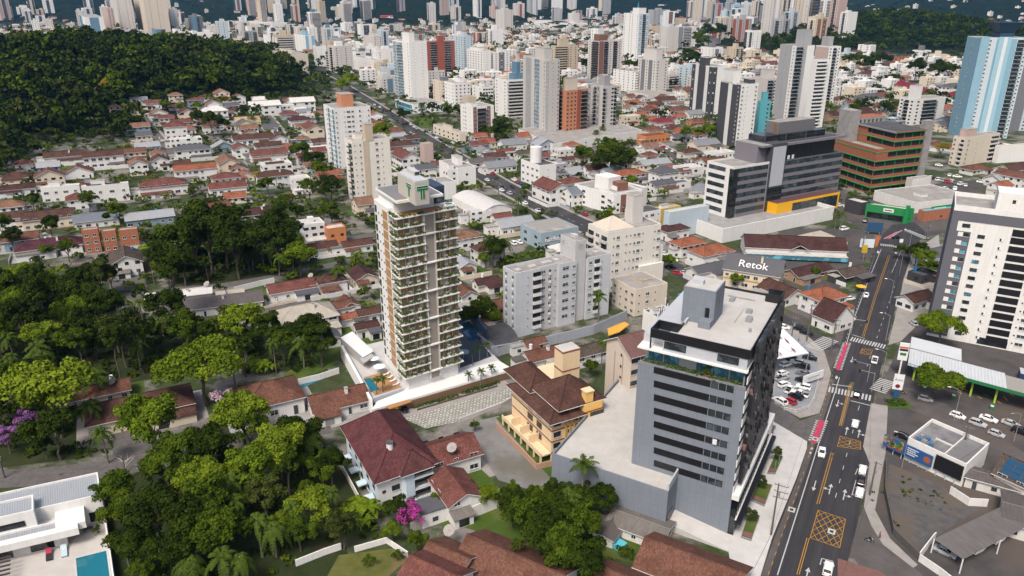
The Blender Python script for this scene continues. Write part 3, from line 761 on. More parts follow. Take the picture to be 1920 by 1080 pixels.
# --- street furniture
POLEC=plain("dark_pole_concrete",(.1,.095,.09),.9)
def pole(x,y,h=9,arms=2,label=None,az_=29):
 p=atg(x,y);T=Thing("utility_pole",p,label or "","utility pole","utility poles along the streets")
 if not label:later(T.e,"concrete utility pole with crossarms",p+Vector((0,0,h*.5)),"pole")
 m=MB();m.bar(p,p+Vector((0,0,h)),.24,POLEC,8,.15);T.part("post",m)
 d=az(az_+90)
 for k in range(arms):
  q=p+Vector((0,0,h-.4-k*1.5));m=MB();L=2.0 if arms==3 else 1.2;m.bar(q-d*L*.4,q+d*L,.09,DARK,4)
  for t in(-.3,.3,.6,1):m.bar(q+d*t*L,q+d*t*L+Vector((0,0,.35)),.08,GREYM,5)
  T.part("crossarm",m)
 if h>7:
  m=MB();q=p+Vector((0,0,h-3))+d*.35;m.bar(q,q+Vector((0,0,.9)),.26,GREYM,8);T.part("transformer",m)
 return T
def lamp(x,y,h=9,az_=-61,reach=2.4,label=None):
 p=atg(x,y);T=Thing("street_lamp",p,label or "","street lamp","street lamps")
 if not label:later(T.e,"slim grey street lamp with curved arm",p+Vector((0,0,h*.5)),"lamp")
 m=MB();m.bar(p,p+Vector((0,0,h)),.1,GREYM,6,.06);T.part("post",m)
 d=az(az_);t=p+Vector((0,0,h));m=MB();m.bar(t,t+d*reach*.6+Vector((0,0,.55)),.05,GREYM,5);m.bar(t+d*reach*.6+Vector((0,0,.55)),t+d*reach+Vector((0,0,.6)),.05,GREYM,5);T.part("arm",m)
 m=MB();e=t+d*reach+Vector((0,0,.55));m.bar(e,e+d*.8,.14,ALU,6,.1);T.part("lamp_head",m)
 return T
def wire(pts,label,r=.025,sag=.6):
 m=MB()
 for a,b in zip(pts[:-1],pts[1:]):
  a,b=Vector(a),Vector(b);pr=a
  for k in range(1,9):
   t=k/8;q=a.lerp(b,t)-Vector((0,0,sag*4*t*(1-t)));m.bar(pr,q,r,DARK,3);pr=q
 single("power_cable",m,label,"cable","power cables")
def wallpath(pts,h,w,mt,label=None,name="garden_wall",cat="wall",cap=None,coping=True):
 "a free-standing wall along ground points"
 m=MB();pts=[Vector(p)for p in pts]
 for i,(a,b)in enumerate(zip(pts[:-1],pts[1:])):
  d=(b-a);d.z=0;d.normalize();n=Vector((-d.y,d.x,0))*w/2;e=d*(w*.35 if i else 0);f=(i%2)*.002
  q=[a-n-e,b-n,b+n,a+n-e]
  m.hexa([v+Vector((0,0,-.6))for v in q],[v+Vector((0,0,h+f))for v in q],mt,True,cap)
 ob=single(name,m,label or "",cat)
 if not label:later(ob,{WHITE:"white garden wall",OFFW:"off-white garden wall",CREAM:"cream garden wall"}.get(mt,"grey boundary wall"),pts[0],"wall");ob["group"]="garden walls of the houses"
 return ob
# --- terrain
def make_terrain():
 rs=[0.0];r=25.0
 while r<9500:rs.append(r);r*=1.026 if r>300 else 1.06
 azs=[];a=-180.0
 while a<180:azs.append(a);a+=.55 if-52<=a<52 else 6
 nv=len(azs);vs=[];fo=[]
 for r in rs:
  for a in azs:
   x,y=r*math.sin(R(a)),r*math.cos(R(a));z=hills(x,y)
   if r>2300 and y>0:z+=9*(math.sin(x*.021+y*.013)*math.sin(y*.017-x*.008)+.6*math.sin(x*.057+1)*math.sin(y*.049))
   vs.append((x,y,z));fo.append(min(1,max(0,(z-5)/9)))
 fs=[]
 for i in range(len(rs)-1):
  for j in range(nv):
   k=(j+1)%nv;fs.append((i*nv+j,i*nv+k,(i+1)*nv+k,(i+1)*nv+j))
 me=bpy.data.meshes.new("terrain");me.from_pydata(vs,[],fs)
 at_=me.attributes.new("wood",'FLOAT','POINT');at_.data.foreach_set("value",fo)
 t=NT("town_ground");t.rough(.95);t.spec(.1)
 n1=t.noise(.045,6,None,.65);n2=t.noise(.4,5,None,.7);n3=t.noise(.013,4)
 c=t.mix(t.ramp(n1,[(.43,0.0),(.52,1.0)]),(.2,.185,.17),(.03,.05,.013))
 c=t.mix(t.math('MULTIPLY',t.ramp(n2,[(.4,0.0),(.7,1.0)]),.6),c,(.09,.08,.065))
 at2=t.node("ShaderNodeAttribute");at2.attribute_name="wood"
 v=t.node("ShaderNodeTexVoronoi",Vector=t.o,Scale=.075);vb=t.node("ShaderNodeTexVoronoi",Vector=t.o,Scale=.19)
 sv=t.node("ShaderNodeSeparateColor",Color=v.outputs["Color"]).outputs[0];sb=t.node("ShaderNodeSeparateColor",Color=vb.outputs["Color"]).outputs[1]
 w=t.mix(sv,(.003,.009,.005),(.012,.025,.01));w=t.mix(t.math('MULTIPLY',sb,.5),w,(.022,.036,.012))
 w=t.mix(t.ramp(n3,[(.5,0.0),(.62,.6)]),w,(.007,.016,.008))
 t.col(t.mix(at2.outputs["Fac"],c,w))
 b1=t.node("ShaderNodeBump",Height=t.math('MULTIPLY',t.math('ADD',v.outputs[0],vb.outputs[0]),at2.outputs["Fac"]),Distance=9.0,Strength=1.0);b1.invert=True
 t.t.links.new(b1.outputs[0],t.b.inputs["Normal"])
 me.materials.append(t.m);me.polygons.foreach_set("use_smooth",[True]*len(fs));me.update()
 o=link("terrain",me);o["kind"]="structure"
make_terrain()
ASPH=ground("asphalt",(.058,.057,.062),(.036,.036,.04),.3,(.075,.068,.062),.9,4)
ASPHO=ground("worn_asphalt",(.115,.104,.1),(.075,.069,.067),.25,(.1,.083,.072),.95,3)
PAVE=ground("pavement_concrete",(.33,.305,.285),(.26,.24,.225),.3);PAVEW=ground("pale_paving",(.55,.53,.51),(.46,.445,.43),.3)
COBB=ground("cobbled_street",(.135,.124,.12),(.09,.084,.081),.6,None,.95,8);GRAVEL=ground("gravel",(.22,.215,.21),(.15,.145,.14),.22,(.13,.12,.095),.98,3);GRAVD=ground("dark_gravel",(.115,.11,.108),(.07,.067,.066),.5,(.115,.093,.075),.98,3)
GRASS=ground("lawn_grass",(.065,.105,.018),(.045,.08,.014),.5,(.1,.12,.03),.98,5);DRY=ground("dry_grass",(.13,.125,.035),(.07,.085,.02),.3,(.16,.12,.06))
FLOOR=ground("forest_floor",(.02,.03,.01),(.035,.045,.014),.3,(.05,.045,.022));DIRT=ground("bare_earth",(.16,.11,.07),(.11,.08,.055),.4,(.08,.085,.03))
YARD=ground("yard_asphalt",(.088,.081,.08),(.056,.052,.053),.14,(.105,.085,.072),.95,3);BRICKP=ground("red_paving",(.2,.1,.085),(.15,.085,.075),.8)
WATER=plain("pool_water",(.008,.13,.18),.06,0,.6,.1);WPAINT=plain("road_paint_white",(.5,.5,.49),.8,0,.2,.5,2.5);YPAINT=plain("road_paint_yellow",(.45,.235,.035),.8,0,.2,.5,2.5);RPAINT=plain("road_paint_red",(.42,.045,.1),.85,0,.2,.2)
def roadmat():
 t=NT("main_road_asphalt");t.rough(.85);t.spec(.2);mp=t.scaled(1,1,1);mp.node.inputs["Rotation"].default_value=(0,0,R(29));st=t.noise(1,5,t.scaled(.9,.025,1,mp),.6);n1=t.noise(.12,5);n2=t.noise(5,4,None,.7);pt=t.node("ShaderNodeTexVoronoi",Vector=t.scaled(.11,.045,1,mp),Scale=1.0);pv=t.node("ShaderNodeSeparateColor",Color=pt.outputs["Color"]).outputs[0]
 c=t.mix(t.ramp(st,[(.35,0.0),(.7,1.0)]),(.028,.0275,.032),(.053,.051,.055));c=t.mix(t.math('MULTIPLY',t.ramp(n1,[(.45,0.0),(.65,1.0)]),.5),c,(.06,.053,.055));c=t.mix(t.ramp(pv,[(.84,0.0),(.86,.55)]),c,(.026,.026,.03));c=t.mix(t.math('MULTIPLY',n2,.35),c,(.02,.02,.022));t.col(c);t.bump(n2,.03,.3);return t.m
ROADM=roadmat()
BPAVE=ground("bluish_paving",(.27,.29,.31),(.21,.225,.25),.3)
def smooth_px(pts):
 return pts
ROADPTS=[]
def poly(name,px,mt,z=.03,world=False):
 q=[Vector(p)if world else atg(*p)for p in px]
 m=MB();m.face([(p.x,p.y,p.z+z)for p in q][::-1]if sum(q[i].x*q[(i+1)%len(q)].y-q[(i+1)%len(q)].x*q[i].y for i in range(len(q)))<0 else[(p.x,p.y,p.z+z)for p in q],mt)
 return structure(name,m)
def road(name,px,width,mt=ASPHO,z=.035,kerb=True):
 c=[atg(*p)for p in px]
 P=[c[0]]
 for a,b in zip(c[:-1],c[1:]):
  n=max(1,int((b-a).length/25))
  for k in range(1,n+1):
   q=a.lerp(b,k/n);q.z=hills(q.x,q.y);P.append(q)
 ROADPTS.extend((p.x,p.y,width/2+2)for p in P)
 L,Rr=[],[]
 for i,p in enumerate(P):
  d=(P[min(i+1,len(P)-1)]-P[max(i-1,0)]);d.z=0;d.normalize();n=Vector((-d.y,d.x,0))*width/2;L.append(p+n);Rr.append(p-n)
 m=MB();Z=Vector((0,0,z))
 for i in range(len(P)-1):m.face([L[i]+Z,Rr[i]+Z,Rr[i+1]+Z,L[i+1]+Z][::-1],mt)
 structure(name,m)
 if kerb:
  m=MB()
  for E,sg in((L,1),(Rr,-1)):
   for i in range(len(P)-1):
    d=(E[i+1]-E[i]).normalized();n=Vector((-d.y,d.x,0))*sg
    q=[E[i],E[i+1],E[i+1]+n*1.9,E[i]+n*1.9];m.prism([Vector((v.x,v.y,v.z))for v in q],-.3,.13+.002*(i%2),PAVE)
  structure("pavement",m)
 return P
def stripe(m,a,b,w,mt,z=.0):
 a,b=(p if isinstance(p,Vector)else atg(*p)for p in(a,b));d=(b-a).normalized();n=Vector((-d.y,d.x,0))*w/2;Z=Vector((0,0,z))
 m.face([a-n+Z,b-n+Z,b+n+Z,a+n+Z],mt)
def dashes(m,a,b,w,mt,z,on,off):
 a,b=(p if isinstance(p,Vector)else atg(*p)for p in(a,b));L=(b-a).length;d=(b-a).normalized();t=0
 while t<L:stripe(m,a+d*t,a+d*min(L,t+on),w,mt,z);t+=on+off
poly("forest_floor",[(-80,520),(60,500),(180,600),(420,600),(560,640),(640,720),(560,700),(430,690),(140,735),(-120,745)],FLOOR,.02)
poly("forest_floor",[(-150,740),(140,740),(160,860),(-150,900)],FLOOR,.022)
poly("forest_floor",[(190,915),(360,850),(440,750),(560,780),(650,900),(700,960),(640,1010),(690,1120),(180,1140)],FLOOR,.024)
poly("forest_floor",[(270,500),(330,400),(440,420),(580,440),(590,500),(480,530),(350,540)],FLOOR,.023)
poly("lawn",[(860,985),(1030,900),(1130,940),(1160,1080),(1000,1120),(930,1010)],GRASS,.026)
poly("lawn",[(442,550),(490,537),(517,563),(457,582)],GRASS,.03)
poly("lawn",[(530,705),(620,640),(660,640),(625,690),(560,715)],GRASS,.028)
poly("lawn",[(885,865),(930,908),(897,926),(868,904)],GRASS,.03)
poly("lawn",[(636,1045),(738,1030),(760,1055),(700,1110),(600,1110)],DRY,.03)
poly("lawn",[(1145,1000),(1215,1018),(1195,1060),(1130,1040)],GRASS,.03)
poly("lawn",[(880,475),(905,470),(945,490),(905,508),(885,500)],GRASS,.03)
poly("lawn",[(112,312),(165,308),(166,328),(113,330)],GRASS,.03)
poly("lawn",[(1110,322),(1140,318),(1142,335),(1115,337)],GRASS,.03)
poly("lawn",[(235,270),(270,262),(282,290),(238,288)],DRY,.03)
poly("lawn",[(770,222),(810,220),(812,238),(790,242)],GRASS,.03)
poly("lawn",[(1280,240),(1330,232),(1360,255),(1285,262)],GRASS,.03)
poly("gravel_lot",[(862,800),(935,780),(1035,880),(1035,910),(990,920),(935,902)],GRAVEL,.03)
poly("grass_strip",[(930,784),(945,780),(1040,870),(1036,905)],GRASS,.034)
poly("asphalt_yard",[(1640,760),(1700,612),(1760,560),(1990,620),(2100,1160),(1640,1160),(1618,955)],YARD,.02)
poly("vacant_lot",[(1667,872),(1780,922),(1850,950),(1747,1013),(1722,1050),(1676,1005),(1660,930)],GRAVD,.03)
poly("asphalt_yard",[(1560,400),(1700,350),(1920,330),(1930,400),(1700,455),(1640,440)],YARD,.02)
poly("asphalt_yard",[(1480,640),(1640,470),(1640,430),(1480,430),(1300,500)],YARD,.018)
poly("plaza",[(1432,783),(1513,830),(1512,863),(1496,898),(1452,1010),(1422,1100),(1375,1085),(1360,1003)],PAVEW,.05)
poly("pavement",[(1452,760),(1500,786),(1538,776),(1558,702),(1545,660),(1500,618),(1455,605),(1440,690)],PAVE,.045)
poly("car_lot",[(1452,745),(1496,770),(1520,762),(1538,700),(1525,665),(1495,632),(1460,615)],BPAVE,.05)
poly("street_corner",[(1438,745),(1500,790),(1540,776),(1532,832),(1513,832),(1436,786)],COBB,.03)
poly("street_corner",[(1555,700),(1545,660),(1500,618),(1560,640),(1600,590),(1572,662)],ASPHO,.03)
road("street",[(-80,905),(60,897),(200,884),(290,868),(370,852),(470,826),(620,800)],7.5,COBB,.036,False)
poly("driveway",[(207,812),(282,800),(283,852),(215,866)],COBB,.04)
poly("driveway",[(205,512),(262,498),(278,545),(205,548)],COBB,.04)
road("street",[(150,575),(230,557),(330,545),(410,538),(470,530),(600,505),(700,480)],6,COBB,.036,False)
road("street",[(360,598),(450,588),(540,577),(640,556)],6,COBB,.036,False)
road("street",[(322,292),(295,260),(268,225),(258,214)],9,COBB,.037,True)
road("street",[(560,300),(535,268),(505,225),(480,200)],9,COBB,.037,True)
AVE=road("avenue",[(600,140),(650,166),(697,196),(745,226),(797,262),(860,300),(937,347),(1005,382),(1073,414),(1150,446),(1215,474)],15,ASPH,.04,True)
road("street",[(1215,474),(1262,500),(1295,522),(1375,556),(1440,590),(1500,622),(1560,655)],9,ASPH,.038,False)
road("street",[(1120,215),(1185,250),(1235,276),(1310,318),(1370,350)],11,ASPHO,.037,True)
road("street",[(120,470),(60,440),(-60,430)],7,COBB,.036)
road("street",[(460,448),(540,470),(700,440)],7,COBB,.036,False)
MAINROAD=[(1420,1100),(1447,1012),(1493,900),(1520,822),(1547,745),(1572,662),(1592,592),(1617,527),(1640,472),(1655,440),(1672,424),(1715,418),(1735,436),(1712,472),(1688,542),(1663,645),(1640,740),(1630,800),(1629,870),(1616,940),(1606,990),(1590,1050),(1570,1110)]
poly("road",MAINROAD,ROADM,.055)
road("road",[(1690,430),(1640,416),(1600,396),(1565,366),(1545,340)],13,ASPHO,.048,False)
road("road",[(1690,432),(1760,424),(1840,408),(1960,386)],13,ASPHO,.05,False)
poly("road",[(1620,952),(1634,988),(1658,1020),(1713,1066),(1760,1110),(1640,1110),(1600,1052),(1580,1048),(1595,1000)],ASPHO,.047)
poly("road",[(1640,745),(1668,690),(1700,725),(1770,760),(1920,850),(1960,905),(1880,850),(1760,790),(1690,765)],ASPHO,.046)
poly("pavement",[(1633,757),(1664,765),(1660,850),(1640,960),(1668,1015),(1720,1062),(1712,1066),(1655,1022),(1633,990),(1619,955),(1630,870),(1618,838)],PAVE,.075)
poly("red_paving",[(1570,1050),(1650,1075),(1720,1120),(1570,1120)],BRICKP,.06)
poly("pavement",[(1700,480),(1760,440),(1770,560),(1690,640),(1665,650),(1690,545)],PAVE,.04)
poly("pavement",[(1496,898),(1452,1010),(1420,1100),(1436,1100),(1463,1015),(1507,899)],ASPHO,.06)
poly("pavement",[(1496,898),(1520,822),(1547,745),(1557,712),(1565,714),(1556,750),(1531,826),(1507,899)],ASPHO,.061)
def markings():
 m=MB();z=.085
 L=lambda a,b,w=.16,mt=WPAINT:stripe(m,a,b,w,mt,z)
 for a,b in zip([(1457,1082),(1515,897),(1545,800),(1566,735)],[(1515,897),(1545,800),(1566,735),(1574,708)]):L(a,b,.22)
 for a,b in zip([(1586,650),(1598,608),(1625,535)],[(1598,608),(1625,535),(1652,468)]):L(a,b,.2)
 dashes(m,(1440,1080),(1509,880),.14,YPAINT,z,1.2,2.0);dashes(m,(1515,860),(1562,700),.14,YPAINT,z,1.2,2.0);dashes(m,(1576,668),(1640,480),.14,WPAINT,z,1.2,2.4)
 for dx in(-2.2,2.2):
  L((1496+dx,1078),(1515+dx,1010),.15,YPAINT);L((1533+dx,948),(1560+dx,852),.15,YPAINT)
  for a,b in(((1575,800),(1594,722)),((1618,634),(1640,560)),((1640,560),(1667,480))):L((a[0]+dx*.7,a[1]),(b[0]+dx*.7,b[1]),.14,YPAINT)
 stripe(m,(1576,800),(1598,720),1.0,DIRT,z-.006)
 for k in range(9):
  t=k/9;L((1557.5+t*5,862-t*16),(1561.5+t*5,858-t*16),.15,YPAINT)
 dashes(m,(1566,935),(1604,790),.15,WPAINT,z,2.0,4.2);dashes(m,(1609,770),(1613,756),.15,WPAINT,z,3,3);dashes(m,(1625,690),(1678,535),.15,WPAINT,z,2.0,4.0);dashes(m,(1672,512),(1690,470),.15,WPAINT,z,7,1)
 def zebra(a,b,n,ln):
  a,b=atg(*a),atg(*b);d=(b-a).normalized();w=(b-a).length/n;r=Vector((-d.y,d.x,0))*ln/2
  for k in range(n):
   c=a+d*w*(k+.5);stripe(m,c-r,c+r,w*.52,WPAINT,z)
 zebra((1552,732),(1594,740),7,3.6);zebra((1594,740),(1634,748),6,3.6);zebra((1594,637),(1660,652),13,3.6);zebra((1650,460),(1676,463),7,3.2);zebra((1676,463),(1710,470),8,3.2)
 zebra((1524,655),(1558,638),9,5.5);zebra((1644,738),(1664,716),8,4.5);zebra((1700,432),(1738,448),8,3.5)
 L((1560,722),(1596,729),.35);L((1595,752),(1632,761),.35);L((1598,631),(1622,636),.3)
 def boxj(q,n):
  q=[atg(*p)for p in q]
  for i in range(4):L(q[i],q[(i+1)%4],.14,YPAINT)
  for k in range(1,n):
   t=k/n
   L(q[0].lerp(q[1],t),q[0].lerp(q[3],t),.13,YPAINT);L(q[2].lerp(q[1],t),q[2].lerp(q[3],t),.13,YPAINT)
   L(q[1].lerp(q[0],t),q[1].lerp(q[2],t),.13,YPAINT);L(q[3].lerp(q[0],t),q[3].lerp(q[2],t),.13,YPAINT)
  L(q[0],q[2],.13,YPAINT);L(q[1],q[3],.13,YPAINT)
 boxj([(1533,961),(1585,976),(1574,1030),(1519,1009)],4);boxj([(1575,820),(1613,830),(1613,847),(1570,838)],3);boxj([(1616,655),(1636,658),(1632,667),(1612,665)],2)
 for(a,b,c,d)in(((1535,789),(1547,791),(1530,834),(1520,831)),((1584,645),(1591,645),(1573,697),(1566,695)),((1683,436),(1690,434),(1665,450),(1657,449))):
  a,b,c,d=[atg(*p)for p in(a,b,c,d)];Z=Vector((0,0,z-.006));m.face([a+Z,d+Z,c+Z,b+Z],RPAINT)
  for p,q in((a,d),(b,c)):
   e=(q-p);n=max(6,int(e.length/1.1));s=(a-b).normalized()*(1 if p is a else-1)*.45
   for k in range(n):stripe(m,p+s+e*(k/n),p+s+e*((k+.5)/n),.6,WPAINT,z)
 def arrow(x,y,hd,turn=0,ln=4.5):
  p=atg(x,y);f=az(hd);s=az(hd+90);Z=Vector((0,0,z+.004))
  stripe(m,p-f*ln/2,p+f*ln*.2,.22,WPAINT,z)
  m.face([p+f*ln*.2-s*.5+Z,p+f*ln*.2+s*.5+Z,p+f*ln*.5+Z],WPAINT)
  if turn:
   q=p-f*ln*.12;stripe(m,q,q+s*turn*.8+f*.25,.2,WPAINT,z+.004);q=q+s*turn*.8+f*.25
   m.face([q-f*.5+Z,q+s*turn*.75+Z*1,q+f*.5+Z],WPAINT)
 arrow(1527,912,209);arrow(1556,920,29,-1);arrow(1583,928,29,1);arrow(1587,810,29);arrow(1610,815,29,1);arrow(1570,760,209,-1);arrow(1597,677,209,-1);arrow(1513,1078,29)
 for x,y in((1519,851),(1522,843),(1568,710),(1602,600),(1646,475)):m.face([atg(x+dx,y+dy)+Vector((0,0,z))for dx,dy in((-3,0),(0,3),(3,0),(0,-3))],WPAINT)
 L((1602,932),(1595,931));L((1597,931),(1604,905));L((1608,880),(1603,893));L((1540,1052),(1562,1056),.2);L((1540,1052),(1537,1062),.2)
 for a,b in zip(AVE[:-1],AVE[1:]):dashes(m,a,b,.18,WPAINT,.06,2,5)
 for k in range(9):
  t=k/9;stripe(m,(1795+t*110,737+t*24-(k%3)*9),(1803+t*110,742+t*24-(k%3)*9),.5,YPAINT,z)
 o=structure("road_markings",m)
 m=MB()
 for x,y in((1484,957),(1559,998),(1528,827)):
  p=atg(x,y)+Vector((0,0,.1));d=az(29);n=az(119)
  m.face([p-d*.9-n*.75,p-d*.9+n*.75,p+d*.9+n*.75,p+d*.9-n*.75],WPAINT);m.face([p+Vector((0,0,.005))+d*.4*a+n*.35*b for a,b in((-1,-1),(-1,1),(1,1),(1,-1))],DARK)
 structure("manhole_cover_surround",m)
markings()
def marked():
 "the brick-patterned street in front of the planted tower"
 t=NT("patterned_paving");t.rough(.9)
 mp=t.scaled(1,1,1);mp.node.inputs["Rotation"].default_value=(0,0,R(-35))
 br=t.node("ShaderNodeTexBrick",Vector=mp,Scale=1.0,Color1=(.46,.45,.43,1),Color2=(.3,.285,.25,1),Mortar=(.13,.13,.1,1));br.inputs["Brick Width"].default_value=1.1;br.inputs["Row Height"].default_value=.75;br.inputs["Mortar Size"].default_value=.13
 t.col(br.outputs[0])
 return t.m
PATT=marked()
poly("patterned_street",[(756,787),(958,727),(962,748),(868,790),(798,806)],PATT,.05)
poly("pavement",[(738,775),(940,708),(960,726),(756,786)],PAVE,.06)
# --- the large buildings, one by one
def text_mesh(s,size,mt,ext=.06,font=None):
 c=bpy.data.curves.new("lettering",'FONT');c.body=s;c.size=size;c.extrude=ext;c.align_x='CENTER'
 o=bpy.data.objects.new("lettering",c);COL.objects.link(o)
 dg=bpy.context.evaluated_depsgraph_get();me=bpy.data.meshes.new_from_object(o.evaluated_get(dg));bpy.data.objects.remove(o)
 me.materials.clear();me.materials.append(mt);me.polygons.foreach_set("material_index",[0]*len(me.polygons));return me
def put_text(T,s,size,P,n,mt,ext=.06,tilt=0.0,name="lettering"):
 o=link(name,text_mesh(s,size,mt,ext),T.e,Vector(P)-T.o);o.rotation_euler=(R(90)-tilt,0,math.atan2(n.y,n.x)+math.pi/2);return o
LIGHTGREY=wall((.42,.44,.47),.15);SLATE=wall((.185,.208,.245),.16,None,(1.6,1.565,59));MIDGREY=wall((.2,.2,.22),.15)
PGREY=ground("pale_screed",(.5,.48,.455),(.42,.4,.375),.25)
SCREEN=None
def screenmat():
 t=NT("facade_screen");t.rough(.45)
 mp=t.scaled(1,1,1);mp.node.inputs["Rotation"].default_value=(R(45),0,R(-29))
 v=t.node("ShaderNodeTexVoronoi",Vector=t.scaled(.9,.9,.55),Scale=1.1);w=t.node("ShaderNodeTexVoronoi",Vector=t.scaled(.9,.9,.55),Scale=1.1);w.feature='DISTANCE_TO_EDGE'
 sv=t.node("ShaderNodeSeparateColor",Color=v.outputs["Color"]).outputs[0]
 c=t.ramp(sv,[(.0,(.012,.012,.016)),(.6,(.03,.03,.036)),(.86,(.06,.055,.06)),(.93,(.16,.18,.2)),(1.0,(.2,.1,.1))])
 c=t.mix(t.ramp(w.outputs[0],[(.02,1.0),(.07,0.0)]),c,(.005,.005,.006));t.col(c);t.bump(w.outputs[0],.3,1);return t.m
def grey_office():
 fr=tower_frame(1407.5,656.7,1002,1220.8,1466,29,-59);h=fr.h
 LANDMARKS["grey striped office"]=(1290,800)
 T=Thing("office_block",fr.p(0,0),"grey office block with long dark window strips and a planted terrace near its top","office building")
 k=h/42.6;Z=lambda v:v*k
 dmain=solve(fr,'v',Z(33),1196)
 d=fr.d;w=fr.w
 zt=Z(34.0)
 m=MB();m.box(fr,0,w,0,dmain,-4,zt,SLATE);m.box(fr,3.2,w,.4,dmain-.4,zt,Z(37.9),LIGHTGREY);m.box(fr,0,w,.3,d*.86,Z(38.2),Z(40.7),LIGHTGREY);m.box(fr,2.5,w,d*.86,dmain,Z(38.2),Z(40.0),LIGHTGREY)
 T.part("wall",m)
 m=MB();m.box(fr,-.7,w,-.1,dmain+.2,Z(37.9),Z(38.2),WHITE);T.part("terrace_canopy",m)
 m=MB()
 m.box(fr,0.05,w,0.05,d*.74,Z(40.7),Z(42.1),PGREY);rf=T.part("roof",m)
 for a,b,l1,l2,hh in((w*.45,3,1.6,1.2,1.0),(w*.6,4,1.2,1.2,.8),(w*.75,9,2.2,1.0,.6),(w*.3,2,.5,.5,.7),(w*.85,5,.6,6,.12),(w*.4,6,8,.12,.1)):m=MB();m.box(fr,a,a+l1,b,b+l2,Z(42.1),Z(42.1)+hh,GREYM if hh>.2 else ROOFC);T.part("roof_unit",m,parent=rf)
 m=MB()
 for q in((-.25,0,-.1,d),(0,w,-.12,.05),(w,w+.25,-.1,d*.7),(0,4.6,d-.3,d),(4.6,4.9,d*.74,d),(4.9,w,d*.74,d*.74+.25)):m.box(fr,*q,Z(40.7),h,BLACKP)
 for b in(d-.28,):
  for a in(-.2,4.4):m.box(fr,a,a+.26,b,b+.26,Z(38.2),Z(40.7),BLACKP)
 T.part("roof_frame",m)
 m=MB();m.box(fr,w-3.5,w+.2,-.55,-.2,Z(40.9),h+1.4,BLACKP);m.box(fr,w-3.5,w-3.3,-.2,3,Z(42.1),h+1.4,BLACKP);m.box(fr,w-.1,w+.15,-.2,3,Z(42.1),h+1.4,BLACKP);T.part("sign_frame",m)
 m=MB();m.box(fr,6,w,d*.73,d*.75,h-.3,h+.35,LIGHTGREY);T.part("parapet",m)
 n=fdir(fr,'L')[1]
 for i in range(6):
  b0=.8+i*(dmain-1.6)/6;b1=b0+(dmain-1.6)/6-.35
  if i==3:continue
  T.put("window",winmesh(b1-b0,Z(3.3),'grid',DARK,BLUEG),fr.p(3.2,(b0+b1)/2,zt+.15)+n*.05,rz_of(n))
 m=MB();m.box(fr,-.05,.18,-.02,dmain,zt,zt+.75,MIDGREY);m.box(fr,.18,3.2,.4,.7,zt,zt+2.9,MIDGREY);T.part("terrace_parapet",m)
 V,A=hedge_arrays(np.random.default_rng(2),[fr.p(.6,.8,zt+.3)-T.o,fr.p(.6,dmain-.6,zt+.3)-T.o],1.0,.9,5,.36);link("planting",quads_mesh("planting",V,A,LEAF['planter']),T.e)
 m=MB();m.box(fr,1.0,2.3,dmain*.33,dmain*.33+1.9,zt,zt+.8,plain("terracotta_box",(.2,.08,.05),.8));T.part("planter_box",m)
 V,A=crown_arrays(77,1.25,0,1.0,10,140,.3);link("planter_tree",quads_mesh("planter_tree",V,A,LEAF['bright']),T.e,fr.p(1.6,dmain*.36,zt+1.7)-T.o)
 for i in range(8):
  z0=Z(10.9+3.13*i);b0=2.0;b1=min(dmain-2.5,solve(fr,'v',z0+.7,1226 if i else 1226))
  q=MB();q.box(fr,-.06,.1,b0,b1,z0,z0+Z(1.5),BLACKP)
  q.box(fr,-.1,-.06,b0,b0+.08,z0,z0+Z(1.5),ALU)
  for j in range(4):q.box(fr,-.1,-.06,b0+.1+j*1.55,b0+.2+j*1.55,z0,z0+Z(1.5),GREYM)
  for j in range(3):q.box(fr,-.09,-.06,b0+.3+j*1.55,b0+1.5+j*1.55,z0+.1,z0+Z(1.4),GLASS)
  T.part("window",q)
 q=MB();q.box(fr,-.5,-.1,4.3,5.1,Z(20.6),Z(21.6),FRAME);T.part("open_window",q)
 for b0,ww in((1.9,4.2),(d*.62,4.6)):T.put("window",winmesh(ww,Z(1.5),'grid',DARK,GLASS),fr.p(-.0,b0+ww/2,Z(38.9))+n*.05,rz_of(n))
 dd,nn=fdir(fr,'R')
 for i in range(9):
  q=MB();z0=Z(10.2+3.13*i);q.box(fr,.05,4.2,-.2,0,z0,z0+Z(1.6),WHITE);q.box(fr,.4,4.2,-.14,0,z0+Z(1.6),z0+Z(3.13),BLACKP);T.part("white_band",q);q=MB();q.box(fr,w-1.4,w+.3,-.5,0,z0,z0+Z(1.6),WHITE);T.part("white_band",q)
 m=MB();m.box(fr,3.0,w-1.5,-1.1,-.3,Z(11),h-.2,screenmat())
 rnd=random.Random(4)
 T.part("facade_screen",m)
 for i in range(90):
  q=MB();a=rnd.uniform(3.4,w-2.4);z=Z(rnd.uniform(12,41));s=rnd.choice((-1,1));mt=rnd.choice((BLACKP,DARK,MIDGREY,BLACKP,GLASS))
  P0=fr.p(a,-1.12,z);L=rnd.uniform(.8,1.5);e=dd*L*.5
  q.hexa([P0-nn*.1,P0+e+Vector((0,0,-L))-nn*.1,P0+e+Vector((0,0,-L))+nn*.25,P0+nn*.25],[P0-nn*.1+Vector((0,0,.3)),P0+e+Vector((0,0,-L+.9))-nn*.1,P0+e+Vector((0,0,-L+.9))+nn*.2,P0+nn*.2+Vector((0,0,.5))],mt)
  T.part("screen_panel",q)
 m=MB();m.box(fr,-.3,w+6,-1.5,0,Z(9.0),Z(10.2),WHITE);T.part("ledge",m)
 m=MB();m.box(fr,.3,w+6,-1.2,0,-1,Z(9.0),DARKG)
 for a in range(int(w/1.5)):m.box(fr,1+a*1.6,1.12+a*1.6,-1.28,-1.2,Z(4.6),Z(9),DARK)
 T.part("shopfront",m)
